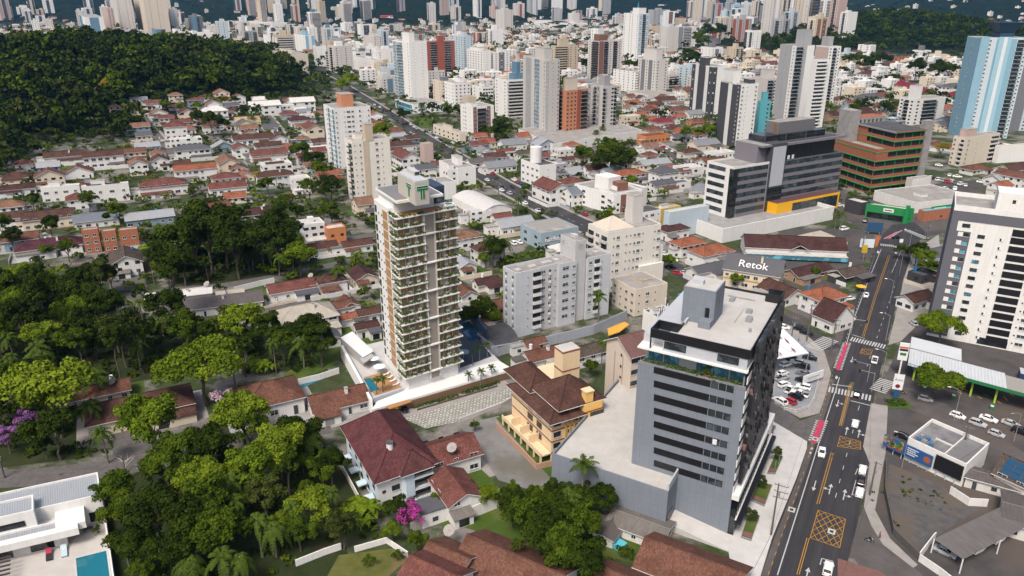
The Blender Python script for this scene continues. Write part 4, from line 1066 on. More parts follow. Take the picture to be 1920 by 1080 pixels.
 m=MB();m.box(fr,-.3,w+6.2,-1.5,-1.2,Z(4.3),Z(4.5),WHITE);m.box(fr,-.2,w+6,-2.5,-1.2,Z(3.4),Z(4.2),BLACKP);T.part("entrance_canopy",m)
 f2=tower_frame(1343.3,548,612,1282.5,1360.8,29,-59,z0=Z(42.1));T2=f2
 m=MB();m.box(f2,0,f2.w,0,f2.d,-.3,f2.h,SLATE);m.box(f2,.2,f2.w-.2,.2,f2.d-.2,f2.h,f2.h+.12,PGREY)
 m.box(f2,f2.w*.3,f2.w*.3+1.4,f2.d*.5,f2.d*.5+2.2,f2.h+.1,f2.h+1.0,LIGHTGREY)
 lh=T.part("lift_housing",m)
 m=MB();m.box(f2,-2.2,0,.1,f2.d*.38,-.3,1.6,SLATE);T.part("service_platform",m)
 m=MB();m.box(f2,-.05,0.02,1.0,1.9,1.65,3.8,BLACKP);T.part("door",m,parent=lh);m=MB();m.box(f2,f2.w*.45,f2.w*.45+.9,-.05,.02,f2.h*.5,f2.h*.5+1.4,BLACKP);T.part("window",m,parent=lh)
 p=at(1253,922,Z(10.6));fa=Fr((p.x,p.y,0),29,-59);ha=Z(10.6)
 fa.d=solve(fa,'v',ha,1035);fa.w=solve(fa,'u',ha,1190,b=fa.d)
 T2=Thing("parking_annex",fa.p(0,0),"low grey windowless annex with a pale flat roof joined to the striped office block","annex")
 m=MB();m.box(fa,0,fa.w,0,fa.d,-4,ha-1.0,SLATE)
 for q in((0,fa.w,fa.d-.3,fa.d),(0,.3,0,fa.d-.3),(.3,fa.w,0,.3),(fa.w-.3,fa.w,dmain*.92,fa.d-.3)):m.box(fa,*q,ha-1.0,ha,SLATE)
 m.box(fa,.3,fa.w-.3,-.02,.3,ha,ha+1.6,LIGHTGREY)
 T2.part("wall",m)
 m=MB();m.box(fa,.3,fa.w-.3,.3,fa.d-.3,ha-1.0,ha-.85,PGREY)
 for i in range(5):m.box(fa,.4,fa.w-.4,fa.d*(i+.6)/5.4,fa.d*(i+.6)/5.4+.07,ha-.85,ha-.84,plain("joint_sealant",(.45,.34,.22),.9))
 T2.part("roof",m)
 m=MB();m.box(fa,.8,4.4,-.1,.0,.3,4.2,BLACKP);T2.part("gate",m)
 m=MB();A=[fr.p(-.0,-1.0,0),fr.p(-5.2,-1.5,0),fr.p(-5.2,solve(fr,'v',0,1262),0),fr.p(0,solve(fr,'v',0,1262),0)];zz=[.12,.12,1.8,1.8]
 q=[Vector(a)for a in A];m.hexa([v-Vector((0,0,2))for v in q][::-1],[v+Vector((0,0,z))for v,z in zip(q,zz)][::-1],PAVEW)
 structure("ramp",m)
 for i,q in enumerate((((1453,856),(1467.5,859),(1453,893),(1438,890)),((1421.7,908),(1447.5,912.5),(1433,951.7),(1407.5,944)),((1401.7,971.7),(1424,973),(1408,1016.7),(1389,1009)))):
  P=[atg(*x)for x in q];B=Thing("planter_bed",P[0],"grass planter bed with olive tree, %s of the striped office's three"%("farthest up the road","middle one","ramp-corner one")[i],"planter","planter beds before the office")
  m=MB();m.prism(P,0,.45,MIDGREY);B.part("kerb",m)
  c=sum(P,Vector())/4;m=MB();m.prism([c+(v-c)*.93 for v in P],.45,.5,GRASS);B.part("grass",m)
  m=MB();e=[c.lerp(v,.9)for v in P];m.prism([e[3],e[2],e[2].lerp(e[1],.22),e[3].lerp(e[0],.22)],.5,.54,BRICKP);B.part("gravel_patch",m)
  plant_tree('olive',c+(P[0]-c)*.35+Vector((0,0,.4)),1.5,3.6,"small olive tree in the %s planter bed before the striped office"%("farthest","middle","ramp-side")[i])
 for i,q in enumerate(((1452,885),(1459,876))):
  P=atg(*q);m=MB();m.bar(P,P+Vector((0,0,3.2)),.04,ALU,4);d2=az(20);m.hexa([P+Vector((0,0,.7)),P+d2*.75+Vector((0,0,.7)),P+d2*.75+az(110)*.05+Vector((0,0,.7)),P+az(110)*.05+Vector((0,0,.7))],[P+Vector((0,0,3.2)),P+d2*.6+Vector((0,0,3.0)),P+d2*.6+az(110)*.05+Vector((0,0,3.0)),P+az(110)*.05+Vector((0,0,3.2))],plain("banner_cloth",(.2,.5,.62),.8))
  single("banner",m,("pale blue feather banner at the roadside edge of the farthest planter" if i else "pale blue feather banner nearer the middle planter"),"banner","banners by the planters")
grey_office()
def planted_tower():
 p=5.0
 AU,AV=54.0,-28.0
 Yg=(CAMH-p)*ray(760,727)[1]/-ray(760,727)[2]
 base=at(760,727,p);fr=Fr((base.x,base.y,0),AU,AV)
 ztop=CAMH-base.y*-ray(760,411)[2]/ray(760,411)[1]
 w=solve(fr,'u',ztop,857);d=solve(fr,'v',ztop,700)
 LANDMARKS["planted balcony tower"]=(790,560)
 T=Thing("apartment_tower",fr.p(0,0),"tall white apartment tower with planted balconies and green T signs on its roof box","apartment tower")
 WH=wall((.72,.71,.69),.12);TAUPE=wall((.27,.238,.205),.05);WOOD=plain("wood_cladding",(.42,.22,.09),.6,0,.3,.35,3);WARM=plain("painted_lit_interior",(.29,.21,.115),.7,0,.3,.5,1.2);WOOD2=plain("orange_wood_panel",(.42,.25,.12),.6,0,.3,.3,3);CURT=plain("curtain",(.5,.42,.3),.9)  # WARM: the glow of the rooms is painted as a brown base colour
 n=17;z0=7.6;fh=(ztop-z0)/n
 iw=1.5
 aL=w*.47;aR=w*.63
 m=MB()
 m.box(fr,iw,w-.4,iw,d,2,ztop-fh*.0-.1,WH)
 m.box(fr,aL-.1,aR+.1,iw-.9,iw,p,ztop-.2,TAUPE);m.box(fr,aR-.3,aR+.15,.3,iw,p,ztop-.2,wall((.5,.48,.45),.05));m.box(fr,aL-.35,aL-.1,.35,iw,p,ztop-.2,WH)
 m.box(fr,w-.5,w-.1,.8,4,p,ztop,TAUPE)
 m.box(fr,.25,iw,d*.36,d,p,ztop+1.2,WH)
 T.part("wall",m)
 pr=random.Random(12)
 for k in range(n+1):
  z=z0+k*fh
  q=MB();q.box(fr,0,aL,0,iw+.05,z-.3,z,WH);q.box(fr,0,iw,iw+.05,d*.36,z-.3,z,WH);q.box(fr,aR,w+(.9 if k%3<2 else.2),0,iw+.05,z-.3,z,WH);q.box(fr,w-.2,w+.8,iw+.05,5.5,z-.3,z,WH)
  if k%3==0 or k==n:q.box(fr,aL,aR,-.05,.55,z-.38,z,WH)
  bal=T.part("balcony",q)
  o=T.o
  g=[hedge_arrays(np.random.default_rng(k*5+j),[a-o,b-o],pr.uniform(.6,.8),pr.uniform(.4,.7),pr.choice((5,6,7)),.3)for j,(a,b)in enumerate(((fr.p(.4,.4,z+.05),fr.p(aL-.3,.4,z+.05)),(fr.p(.4,.5,z+.05),fr.p(.4,d*.34,z+.05)),(fr.p(aR+.3,.4,z+.05),fr.p(w+.3,.4,z+.05))))]
  link("planting",quads_mesh("planting",np.concatenate([x[0]for x in g]),np.concatenate([x[1]for x in g]),LEAF['planter']),bal)
  if k==n:continue
  for a0,a1 in((iw*.55,aL-.4),(aR+.2,w-.5)):
   q=MB()
   q.box(fr,a0,a1,iw-.08,iw,z,z+fh-.3,WARM)
   nn_=max(3,int((a1-a0)/1.5))
   for j in range(nn_+1):q.box(fr,a0+(a1-a0)*j/nn_-.05,a0+(a1-a0)*j/nn_+.05,iw-.16,iw-.08,z,z+fh-.3,FRAME)
   rnd=random.Random(k*7+int(a0*10))
   for j in range(3):
    c=a0+(a1-a0)*rnd.uniform(.15,.85);q.box(fr,c-.5,c+.4,iw-.14,iw-.08,z,z+fh-.4,CURT if rnd.random()<.6 else WOOD)
   T.part("window",q)
  q=MB();q.box(fr,iw-.08,iw,iw,d*.33,z,z+fh-.3,WARM);T.part("window",q)
  if k%1==0:
   q=MB();rnd=random.Random(k)
   for a in(aL*.35,aL*.65,aR+(w-aR)*.4):q.box(fr,a,a+1.1,.75,1.3,z,z+.7,FRAME)
   T.part("balcony_furniture",q,parent=bal)
 nL=fdir(fr,'L')[1]
 for k in range(n):
  z=z0+k*fh
  q=MB();q.box(fr,.2,.28,d*.40,d*.62,z+.15,z+fh-.15,WOOD2);T.part("wood_panel",q)
  for t,ww,hh in((.93,1.3,1.9),(.80,.5,.5),(.66,.5,.5)):T.put("window",winmesh(ww,hh,'plain' if ww<1 else 'std',DARK),fr.p(.25,d*t,z+.6)+nL*.02,rz_of(nL))
 zt=ztop+1.2+fh
 ROOFG=sheet((.19,.185,.19),"grey_sheet_roof",2.0,.1)
 m=MB();m.box(fr,1.6,w*.74,d*.30,d-.1,ztop-.1,zt-.3,WH);T.part("penthouse",m)
 m=MB();m.box(fr,.9,w*.80,.9,d,zt-.3,zt+.35,WH)
 m.face([fr.p(a,b,zt+.36)for a,b in((1.1,1.6),(w*.78,1.6),(w*.78,d-.2),(1.1,d-.2))],ROOFG,[(0,0),(w,0),(w,d),(0,d)])
 for j in range(5):a=1.4+j*(w*.5)/5;m.box(fr,a,a+(w*.5)/5-.35,1.05,1.9,zt+.355,zt+.38,CREAM)
 T.part("roof",m)
 q=MB();q.box(fr,w*.82,w-.4,d*.42,d-1,ztop,zt+.8,plain("dark_blue_cladding",(.03,.05,.09),.5));q.box(fr,w*.84,w-.8,d*.42-.06,d*.42,ztop+.2,zt-.2,GLASS);T.part("lounge",q)
 q=MB();q.box(fr,w*.82,w-.2,.8,3.0,ztop,ztop+1.0,WH);q.box(fr,w*.86,w-.7,1.1,2.6,ztop+1.0,ztop+1.04,WATER);T.part("hot_tub",q)
 q=MB();q.box(fr,2.2,w*.8,.9,5,ztop,ztop+.06,plain("timber_deck",(.36,.19,.08),.7));T.part("deck",q)
 BX=wall((.46,.43,.38),.06)
 fb=tower_frame(777.5,342.5,382,745,804,AU,AV,z0=zt+.3);hb=fb.h
 m=MB();m.box(fb,0,fb.w,0,fb.d,-.6,hb,BX);m.box(fb,.1,fb.w-.1,.1,fb.d-.1,hb,hb+.25,LIGHTGREY);m.box(fb,fb.w*.55,fb.w*.97,fb.d*.45,fb.d*.9,hb+.25,hb+1.3,BX,LIGHTGREY);m.box(fb,fb.w*.6,fb.w*.92,fb.d*.445,fb.d*.45,hb+.4,hb+1.2,GLASS)
 lhb=T.part("lift_housing",m)
 GREENL=plain("green_sign_enamel",(.0,.16,.045),.4);
 for side in 'LR':
  dd,nn=fdir(fb,side);L=fb.d if side=='L' else fb.w
  sg=-1 if side=='L' else 1
  C=fpt(fb,side,L*(.33 if side=='L' else.5),hb*.5);q=MB();s=min(L*.34,hb*.26)
  for mt,e,y in((FRAME,.1,.06),(GREENL,0,.14)):
   for(x0,x1,z0_,z1_)in((-1.15,1.15,.85,1.12),(-1.15,1.15,.4,.67),(-.42,-.12,-1.25,.4),(.12,.42,-1.25,.4)):
    P=C+dd*(x0+x1)/2*s;wbox(q,P,dd,nn,(x1-x0)*s+e,0,y,z0_*s-e/2,z1_*s+e/2,mt)
  T.part("sign_emblem",q,parent=lhb)
 T2=Thing("podium",fr.p(0,0),"white podium with timber deck and pools at the foot of the planted tower","podium")
 pp=2.95
 P=lambda x,y,z=pp:at(x,y,z)
 m=MB();ft=[P(706,757),P(950,686),P(862,600),P(640,655)]
 q=[Vector((v.x,v.y,0))for v in ft];m.prism(q,-.5,pp-.6,plain("bronze_wall",(.13,.09,.06),.6),PAVEW)
 T2.part("wall",m)
 m=MB();e=[Vector((v.x,v.y,0))for v in(P(696,769),P(962,692),P(935,676),P(800,712),P(752,735),P(708,752))];m.prism(e,pp-.55,pp+.05,WH,plain("white_roof",(.66,.66,.65),.7));T2.part("roof",m)
 m=MB();m.prism([Vector((v.x,v.y,0))for v in(P(694,757),P(699,757),P(644,655),P(638,655))],0,pp+1.4,WH);m.prism([Vector((v.x,v.y,0))for v in(P(700,752),P(757,733),P(756,731),P(700,749))],pp-.6,pp+.9,LIGHTGREY);T2.part("parapet",m)
 zd=pp-.6
 D=lambda x,y:Vector((at(x,y,zd).x,at(x,y,zd).y,0))
 m=MB();m.prism([D(703,742),D(754,728),D(728,696),D(682,708)],zd,zd+.12,plain("timber_deck",(.36,.19,.08),.7));T2.part("deck",m)
 m=MB();m.prism([D(696,735),D(712,731),D(695,709),D(682,711)],zd,zd+.16,WATER);T2.part("pool",m)
 m=MB();m.prism([D(863,690),D(922,668),D(870,600),D(845,612)],zd,zd+.1,plain("dark_deck",(.03,.04,.055),.6));T2.part("deck",m)
 m=MB();m.prism([D(880,640),D(905,632),D(880,602),D(858,608)],zd+.1,zd+.2,plain("night_pool",(.015,.05,.1),.06));T2.part("pool",m)
 m=MB();m.prism([D(912,640),D(916,640),D(884,598),D(880,599)],zd,zd+4,plain("dark_blue_cladding",(.03,.05,.09),.5));m.prism([D(880,598),D(884,599),D(858,606),D(854,605)],zd,zd+4,plain("dark_blue_cladding",(.03,.05,.09),.5));T2.part("screen_wall",m)
 m=MB();m.prism([D(640,650),D(682,688),D(702,676),D(662,638)],zd,zd+3.2,wall((.36,.35,.34),.1),plain("white_roof",(.66,.66,.65),.7));T2.part("pavilion",m)
 m=MB();m.prism([D(676,690),D(684,697),D(704,683),D(694,676)],zd+2.6,zd+2.9,wall((.36,.35,.34),.1));T2.part("pergola",m)
 m=MB();m.prism([Vector((v.x,v.y,0))for v in(at(705,780,1),at(958,704,1),at(957,702,1),at(705,778,1))],0,pp-.7,plain("garage_timber",(.17,.105,.06),.6));T2.part("gate_panel",m)
 for i,(x,y)in enumerate(((687,654),(700,670),(711,685))):
  c=at(x,y,zd+2.6);U=Thing("parasol",Vector((c.x,c.y,zd)),"white round parasol on the tower podium, %s of three"%("farthest from the deck","middle one","the one beside the deck")[i],"parasol","parasols on the podium")
  m=MB();m.bar(U.o,U.o+Vector((0,0,2.7)),.05,FRAME,5);U.part("pole",m);m=MB();m.bar(U.o+Vector((0,0,2.3)),U.o+Vector((0,0,2.85)),1.75,plain("parasol_cloth",(.76,.75,.73),.9),10,.1);U.part("canopy",m)
 c=at(869,658,zd+2.6);U=Thing("parasol",Vector((c.x,c.y,zd)),"grey-blue round parasol on the dark pool deck beside the planted tower","parasol");m=MB();m.bar(U.o,U.o+Vector((0,0,2.7)),.05,FRAME,5);U.part("pole",m);m=MB();m.bar(U.o+Vector((0,0,2.3)),U.o+Vector((0,0,2.8)),1.9,plain("grey_cloth",(.2,.26,.33),.8),12,.1);U.part("canopy",m)
 for i,(x,y)in enumerate(((724,703),(730,709),(736,715),(742,722))):
  c=at(x,y,zd+.15);m=MB();f2=Fr((c.x,c.y,zd+.12),AU,AV);m.box(f2,-.9,.9,-.3,.3,.2,.32,FRAME);m.hexa([f2.p(a,b,.32)for a,b in((.3,-.3),(.9,-.3),(.9,.3),(.3,.3))],[f2.p(a,b,z)for a,b,z in((.3,-.3,.36),(1.0,-.3,.8),(1.0,.3,.8),(.3,.3,.36))],FRAME)
  for a in(-.8,.8):m.box(f2,a-.04,a+.04,-.26,-.2,0,.2,FRAME);m.box(f2,a-.04,a+.04,.2,.26,0,.2,FRAME)
  single("sun_lounger",m,"grey sun lounger on the timber deck, %s from the tower's foot"%("farthest","third","second","first")[i],"sun lounger","loungers on the deck",o=f2.o)
 for i,(x,y)in enumerate(((704,712),(716,708))):palm('small',x,y,24,4.6,"small palm on the timber deck by the podium pool, %s one"%("poolside" if i==0 else "tower-side"),z0=zd)
 for i,(x,y,s)in enumerate(((877,703,20),(901,697,20),(923,690,20))):palm('small',x,y,s,5.6,"young palm in the hedge strip before the podium, %s from the car"%ORD[i])
 for i,(x,y,s)in enumerate(((886,659,15),(899,651,17),(914,645,17))):palm('small',x,y,s,4.6,"palm beside the dark pool deck of the planted tower, %s from the tower"%ORD[i],z0=zd)
 hedge([atg(773,767),atg(862,743)],1.3,.7,"low clipped hedge strip in front of the podium garage");hedge([atg(864,740),atg(934,718)],2.4,.9,"wider planted hedge bed under the young palms before the podium")
 q=MB();a=atg(783,772);b=atg(933,729);n_=Vector((-(b-a).y,(b-a).x,0)).normalized()*.3;q.prism([a,b,b+n_,a+n_],-.2,.5,plain("bronze_edging",(.09,.07,.05),.6));single("edging_kerb",q,"long low bronze-brown kerb beside the patterned paving","kerb")
 car(757,767,150,'sedan','black',"glossy black sedan leaving the garage under the white podium")
 q=MB();c=at(748,757,2.8);f2=Fr((c.x,c.y,2.7),AU,AV);q.box(f2,-3.4,3.4,-1.2,.8,0,.25,WOOD);T2.part("garage_canopy",q)
planted_tower()
def grey_blue_flats():
 fr=tower_frame(967.3,512.6,634,943.2,1146,58.3,-30.7);h=fr.h
 LANDMARKS["flower-emblem flats"]=(1030,580)
 BL=wall((.52,.535,.56),.18,None,(40,2.6,0));GR=wall((.5,.495,.5),.2,None,(40,2.6,0));WB=WHITE
 T=Thing("apartment_block",fr.p(0,0),"grey-blue seven-storey apartment block with white flower emblems on its lift shaft","apartment block")
 t=lambda px:solve(fr,'u',h*.55,px)
 b=[0,t(999),t(1013.5),t(1028),t(1047),t(1080),t(1100),fr.w]
 fl=7;fh=(h-2.6)/fl
 m=MB()
 m.box(fr,0,b[2],0,fr.d,-1,h-.8,BL);m.box(fr,b[2],b[4],.9,fr.d,-1,h-.8,GR);m.box(fr,b[4],b[5],0,fr.d,-1,h-.8,BL);m.box(fr,b[5],b[6],1.4,fr.d,-1,h-.8,GR);m.box(fr,b[6],fr.w,0,fr.d,-1,h-.8,BL)
 for a0,a1,s in((0,b[2],0),(b[2],b[4],.9),(b[4],b[5],0),(b[6],fr.w,0)):m.box(fr,a0,a1,s,s+.25,h-.8,h,BL)
 m.box(fr,0,.25,.25,fr.d,h-.8,h,BL);m.box(fr,fr.w-.25,fr.w,.25,fr.d,h-.8,h,BL);m.box(fr,.25,fr.w-.25,fr.d-.25,fr.d,h-.8,h,BL)
 T.part("wall",m)
 m=MB();m.box(fr,.25,fr.w-.25,.95,fr.d-.25,h-.85,h-.6,ROOFC)
 for k in range(7):a=2+k*(fr.w-6)/6;m.box(fr,a,a+1.8+k%3,fr.d*(.3+.08*(k%4)),fr.d*(.3+.08*(k%4))+2,h-.6,h-.1-.1*(k%2),ROOFL)
 T.part("roof",m)
 z=.9
 def col(t0,w_,hh,st,off=0.0,sill=.95,every=1):
  d,n=fdir(fr,'R')
  for k in range(0,fl,every):T.put("window",winmesh(w_,hh,st),fr.p(t0,off,z+1.1+k*fh+sill)+n*.03,rz_of(n))
 col((b[0]+b[1])*.7,.55,.55,'plain');col((b[2]+b[3])*.5,1.5,1.2,'std',.9);col(b[3]+(b[4]-b[3])*.25,1.3,1.2,'ac',.9);col(b[3]+(b[4]-b[3])*.8,.6,.6,'plain',.9)
 col(b[4]+(b[5]-b[4])*.38,2.6,1.3,'grid');col(b[4]+(b[5]-b[4])*.85,1.4,1.1,'std');col(b[6]+(b[7]-b[6])*.13,1.4,1.1,'std');col(b[6]+(b[7]-b[6])*.62,.55,.55,'plain')
 d,n=fdir(fr,'L')
 for k in range(fl):
  for tt in(.22,.74):T.put("window",winmesh(1.3,1.3,'ac'),fr.p(0,fr.d*tt,z+1.1+k*fh+.95)+n*.03,rz_of(n))
 for a0,a1 in((b[1],b[2]),(b[6]+(b[7]-b[6])*.3,b[6]+(b[7]-b[6])*.52)):
  for k in range(fl):
   q=MB();zz=z+1.0+k*fh;q.box(fr,a0,a1,-.06,0,zz+1.05,zz+2.5,DARKG);q.box(fr,a0,a1,-.75,-.06,zz,zz+.1,WB);q.box(fr,a0,a1,-.75,-.65,zz+.1,zz+1.1,WB);q.box(fr,a0,a0+.08,-.65,-.06,zz+.1,zz+1.1,WB);q.box(fr,a1-.08,a1,-.65,-.06,zz+.1,zz+1.1,WB);T.part("balcony",q)
 hs=h+6.6;s0,s1=b[5]-.2,solve(fr,'u',hs,1102);sd=solve(Fr(fr.p(s0,0),58.3,-30.7),'v',hs,1053.5)
 fs=Fr(fr.p(s0,.8),58.3,-30.7);fs.w=s1-s0;fs.d=max(4,sd)
 m=MB();m.box(fs,0,fs.w,0,fs.d,-1,hs,GR);m.box(fs,.3,fs.w-.3,.3,fs.d-.3,hs,hs+.1,ROOFC);m.box(fs,fs.w*.4,fs.w*.7,fs.d*.3,fs.d*.6,hs+.1,hs+1.1,GR);lsh=T.part("lift_shaft",m)
 for side,L in(('L',fs.d),('R',fs.w)):
  dd,nn=fdir(fs,side);C=fpt(fs,side,L*(.82 if side=='L' else.5),hs-2.2);q=MB()
  for k in range(8):
   a=k*math.pi/4;u=dd*math.cos(a)+Vector((0,0,1))*math.sin(a);v=dd*-math.sin(a)+Vector((0,0,1))*math.cos(a)
   A=[C+u*.25+nn*.06,C+u*.7+v*.26+nn*.06,C+u*1.25+nn*.06,C+u*.7-v*.26+nn*.06];q.face(A,FRAME);q.face(A[::-1],FRAME)
  T.part("flower_emblem",q,parent=lsh)
 put_text(T,"CLC",1.7,fpt(fs,'L',fs.d*.4,hs-2.9)+fdir(fs,'L')[1]*.05,fdir(fs,'L')[1],plain("faded_lettering",(.48,.5,.54),.8))
 wallpath([at(920,668),at(1010,652),at(1112,627),at(1175,598)],3.4,.3,GREYW,"long grey boundary wall along the foot of the grey-blue apartment block")
 m=MB();q=[at(x,y)for x,y in((895,640),(935,668),(975,655),(965,636),(946,612))];m.prism(q,0,3,GREYW,ROOFD);single("garage_block",m,"low grey garage roof at the foot of the grey-blue apartment block","garage")
grey_blue_flats()
def white_dark_tower():
 fr=tower_frame(1790,387,628,1700,1900,121,29);fr.w=38;fr.d=20;h=fr.h
 LANDMARKS["charcoal-striped white tower"]=(1840,520)
 T=Thing("apartment_tower",fr.p(0,0),"white apartment tower with a charcoal corner stripe and a column of black panels","apartment tower")
 CH=wall((.115,.115,.135),.1)
 m=MB();m.box(fr,0,fr.w,0,fr.d,-2,h-1,WHITE)
 for q in((0,fr.w,0,.3),(0,fr.w,fr.d-.3,fr.d),(0,.3,.3,fr.d-.3),(fr.w-.3,fr.w,.3,fr.d-.3)):m.box(fr,*q,h-1,h+.6,WHITE)
 T.part("wall",m)
 m=MB();m.box(fr,.3,fr.w-.3,.3,fr.d-.3,h-1,h-.8,ROOFC);T.part("roof",m)
 m=MB();m.box(fr,11,24,2,12,h-.8,h+5.5,WHITE);m.box(fr,15,15.9,1.94,2,h+2.5,h+3.6,GLASS);T.part("lift_housing",m)
 zm=h*.5;t=lambda px:solve(fr,'u',zm,px)
 x0=1773;s=lambda X:t(1740+X/3.6)
 e1=s(222)
 m=MB();m.box(fr,-.12,e1,-.14,0,1,h*.83,CH);m.box(fr,-.12,e1*.32,-.14,0,h*.83,h-1.2,CH);m.box(fr,e1*.32,fr.w,-.14,0,h-4.2,h-1.2,CH);m.box(fr,-.14,0,0,fr.d,0,h-.6,CH);T.part("cladding",m)
 m=MB();m.box(fr,e1*.4,s(430),-.5,-.14,h*.2,h*.825,WHITE);
 d,n=fdir(fr,'R');fl=13;fh=(h*.83-1)/fl
 for k in range(fl):
  z=1.3+k*fh
  q=MB();q.box(fr,e1*.42,e1*.66,-.22,-.14,z+.8,z+2.2,WHITE);T.part("shutter",q)
  T.put("window",winmesh(1.6,1.25,'std',DARK,BLUEG if k%3 else GLASS),fr.p(e1*.8,-.14,z+.9)+n*.04,rz_of(n))
  T.put("window",winmesh(2.0,1.15,'grid',DARK,BLUEG if k%4==1 else GLASS),fr.p(s(293),0,z+.9)+n*.04,rz_of(n))
  T.put("window",winmesh(1.1,1.0,'shut'),fr.p(s(428),0,z+.8)+n*.04,rz_of(n))
  q=MB();q.box(fr,s(485),s(636),-.1,0,z+.5,z+2.55,BLACKP);
  for j in range(5):q.box(fr,s(485)+(s(636)-s(485))*j/4-.03,s(485)+(s(636)-s(485))*j/4+.03,-.13,-.1,z+.5,z+2.55,DARK)
  T.part("balcony_screen",q)
  T.put("window",winmesh(.6,.6,'plain'),fr.p(s(668),0,z+1.2)+n*.04,rz_of(n));T.put("window",winmesh(2.2,1.2,'std'),fr.p(s(715),0,z+.8)+n*.04,rz_of(n));T.put("window",winmesh(2.0,1.2,'std'),fr.p(s(800),0,z+.8)+n*.04,rz_of(n))
 q=MB();q.box(fr,s(485),s(640),-.1,0,h*.84,h*.84+2.2,BLACKP);T.part("balcony_screen",q)
 for z in(h*.86,h*.905):T.put("window",winmesh(2.2,1.2,'plain',DARK),fr.p(e1*.72,0,z)+n*.04,rz_of(n))
 q=MB();q.box(fr,s(430),s(640),-.08,0,.5,2.8,DARKG);T.part("garage_opening",q)
white_dark_tower()
def black_office():
 fr=tower_frame(1377,313,428,1326.7,1584,59,-31);h=fr.h
 LANDMARKS["yellow-boxed charcoal office"]=(1450,340)
 GR=wall((.18,.17,.19),.12);DK=wall((.06,.06,.068),.1)
 T=Thing("office_block",fr.p(0,0),"charcoal office block with glass bands and a bright yellow framed box low on its front","office building")
 s1=solve(fr,'u',h,1443);s2=solve(fr,'u',h*.9,1470);w=fr.w;d=fr.d
 m=MB();m.box(fr,0,s1,0,d,-2,h-1,WHITE);m.box(fr,s1,w,.6,d+4,-2,h-1.2,GR);
 m.box(fr,0,s1,0,.3,h-1,h,WHITE);m.box(fr,0,.3,.3,d,h-1,h,WHITE);m.box(fr,.3,s1,d-.3,d,h-1,h,WHITE)
 T.part("wall",m)
 m=MB();m.box(fr,.3,s1,.3,d-.3,h-1,h-.85,ROOFC);m.box(fr,s1+4,w-.3,.9,d+3.5,h-1.2,h-1,ROOFD);T.part("roof",m)
 fl=7;fh=(h-2)/fl
 gm=glassmat("band_glass",(.02,.03,.036),.06,.5)
 for k in range(fl):
  z=.9+k*fh
  for a0,a1,b0 in((3.2,s1-.4,0),(s2,w-.3,.6)):
   q=MB();q.box(fr,a0,a1,b0-.12,b0,z+fh*.42,z+fh*.98,gm);q.box(fr,a0,a1,b0-.16,b0,z-.02,z+fh*.42,GR)
   nn=int((a1-a0)/1.4)
   for j in range(nn):a=a0+(a1-a0)*j/nn;q.box(fr,a-.03,a+.03,b0-.17,b0-.12,z+fh*.42,z+fh*.98,DARK)
   T.part("window",q)
  q=MB();q.box(fr,-.1,0,d*.3,d*.92,z+fh*.45,z+fh*.95,gm)
  for j in range(5):b=d*(.3+.62*j/4);q.box(fr,-.14,-.1,b-.03,b+.03,z+fh*.45,z+fh*.95,DARK)
  T.part("window",q)
 q=MB();q.box(fr,-.12,3.2,-.14,-.02,1,h-1.2,DARKG);q.box(fr,-.14,-.02,0,d*.14,1,h-1.2,DARKG)
 for k in range(18):z=1+k*(h-2.4)/18;q.box(fr,-.16,3.2,-.17,-.14,z,z+.08,DARK)
 for k in range(3):q.box(fr,k*1.05,k*1.05+.08,-.17,-.14,1,h-1.2,DARK)
 T.part("corner_glazing",q)
 hp=h+8.5
 q=MB();q.box(fr,s1+.2,s2,-.5,d*.9,-1,hp,DK);T.part("core_tower",q)
 q=MB();q.box(fr,s1+1.2,s2-.6,-.62,-.5,h*.58,hp-1.5,LIGHTGREY);T.part("light_panel",q)
 q=MB();q.box(fr,s1+.4,s2-.2,-.6,-.5,1,h*.55,DARKG)
 for k in range(10):q.box(fr,s1+.4,s2-.2,-.64,-.6,1+k*h*.054,1.1+k*h*.054,DARK)
 T.part("core_glazing",q)
 q=MB();q.box(fr,s2,w-6,2.5,d,h-1,h+6.2,BLACKP);
 for k in range(14):a=s2+(w-6-s2)*k/13;q.box(fr,a-.05,a+.05,2.42,2.5,h-1,h+6.2,DARK)
 T.part("penthouse_glazing",q)
 q=MB();q.box(fr,s1-6,s2+.5,-.3,d,hp-1.2,hp-.2,GR,ROOFC);q.box(fr,s2+.5,w-1,-.3,1.2,hp-1.6,hp-.4,GR);q.box(fr,s2+.5,w-2.5,1.2,d,hp-1.4,hp-.6,DK,ROOFD)
 for k in range(5):a=s2+5+k*(w-s2-8)/5;q.box(fr,a,a+(w-s2-8)/6,.9,3.6,hp-.6,hp-.56,BLACKP)
 q.box(fr,w-2.5,w-1,1.2,d,hp-1.5,hp-.5,GR);T.part("penthouse_roof",q)
 q=MB();q.box(fr,s1-6,s1+.2,3,d,h-1,hp-1.2,GR);T.part("stair_block",q)
 q=MB();z1=hp-.5;q.box(fr,s1+2,w-10,d*.35,d*.95,z1,z1+3.2,DARKG);
 for k in range(16):a=s1+2+(w-12-s1)*k/15;q.box(fr,a-.05,a+.05,d*.35-.08,d*.35,z1,z1+3.2,ALU if k%5==0 else DARK)
 T.part("roof_terrace_rail",q)
 q=MB();q.box(fr,s2+2,w-17,d*.45,d*.9,z1,z1+9,wall((.15,.145,.155),.1),ROOFC);q.box(fr,s2+1.9,s2+2,d*.5,d*.62,z1+4,z1+8.4,plain("rusty_panel",(.2,.09,.05),.8));T.part("lift_housing",q)
 for a in(s2+3.4,s2+6.6):
  q=MB();q.box(fr,a,a+1.6,1.2,1.3,h-.6,h+1.4,FRAME);T.part("white_board",q)
 YL=plain("yellow_cladding",(.78,.4,.015),.45,0,.4,.06);
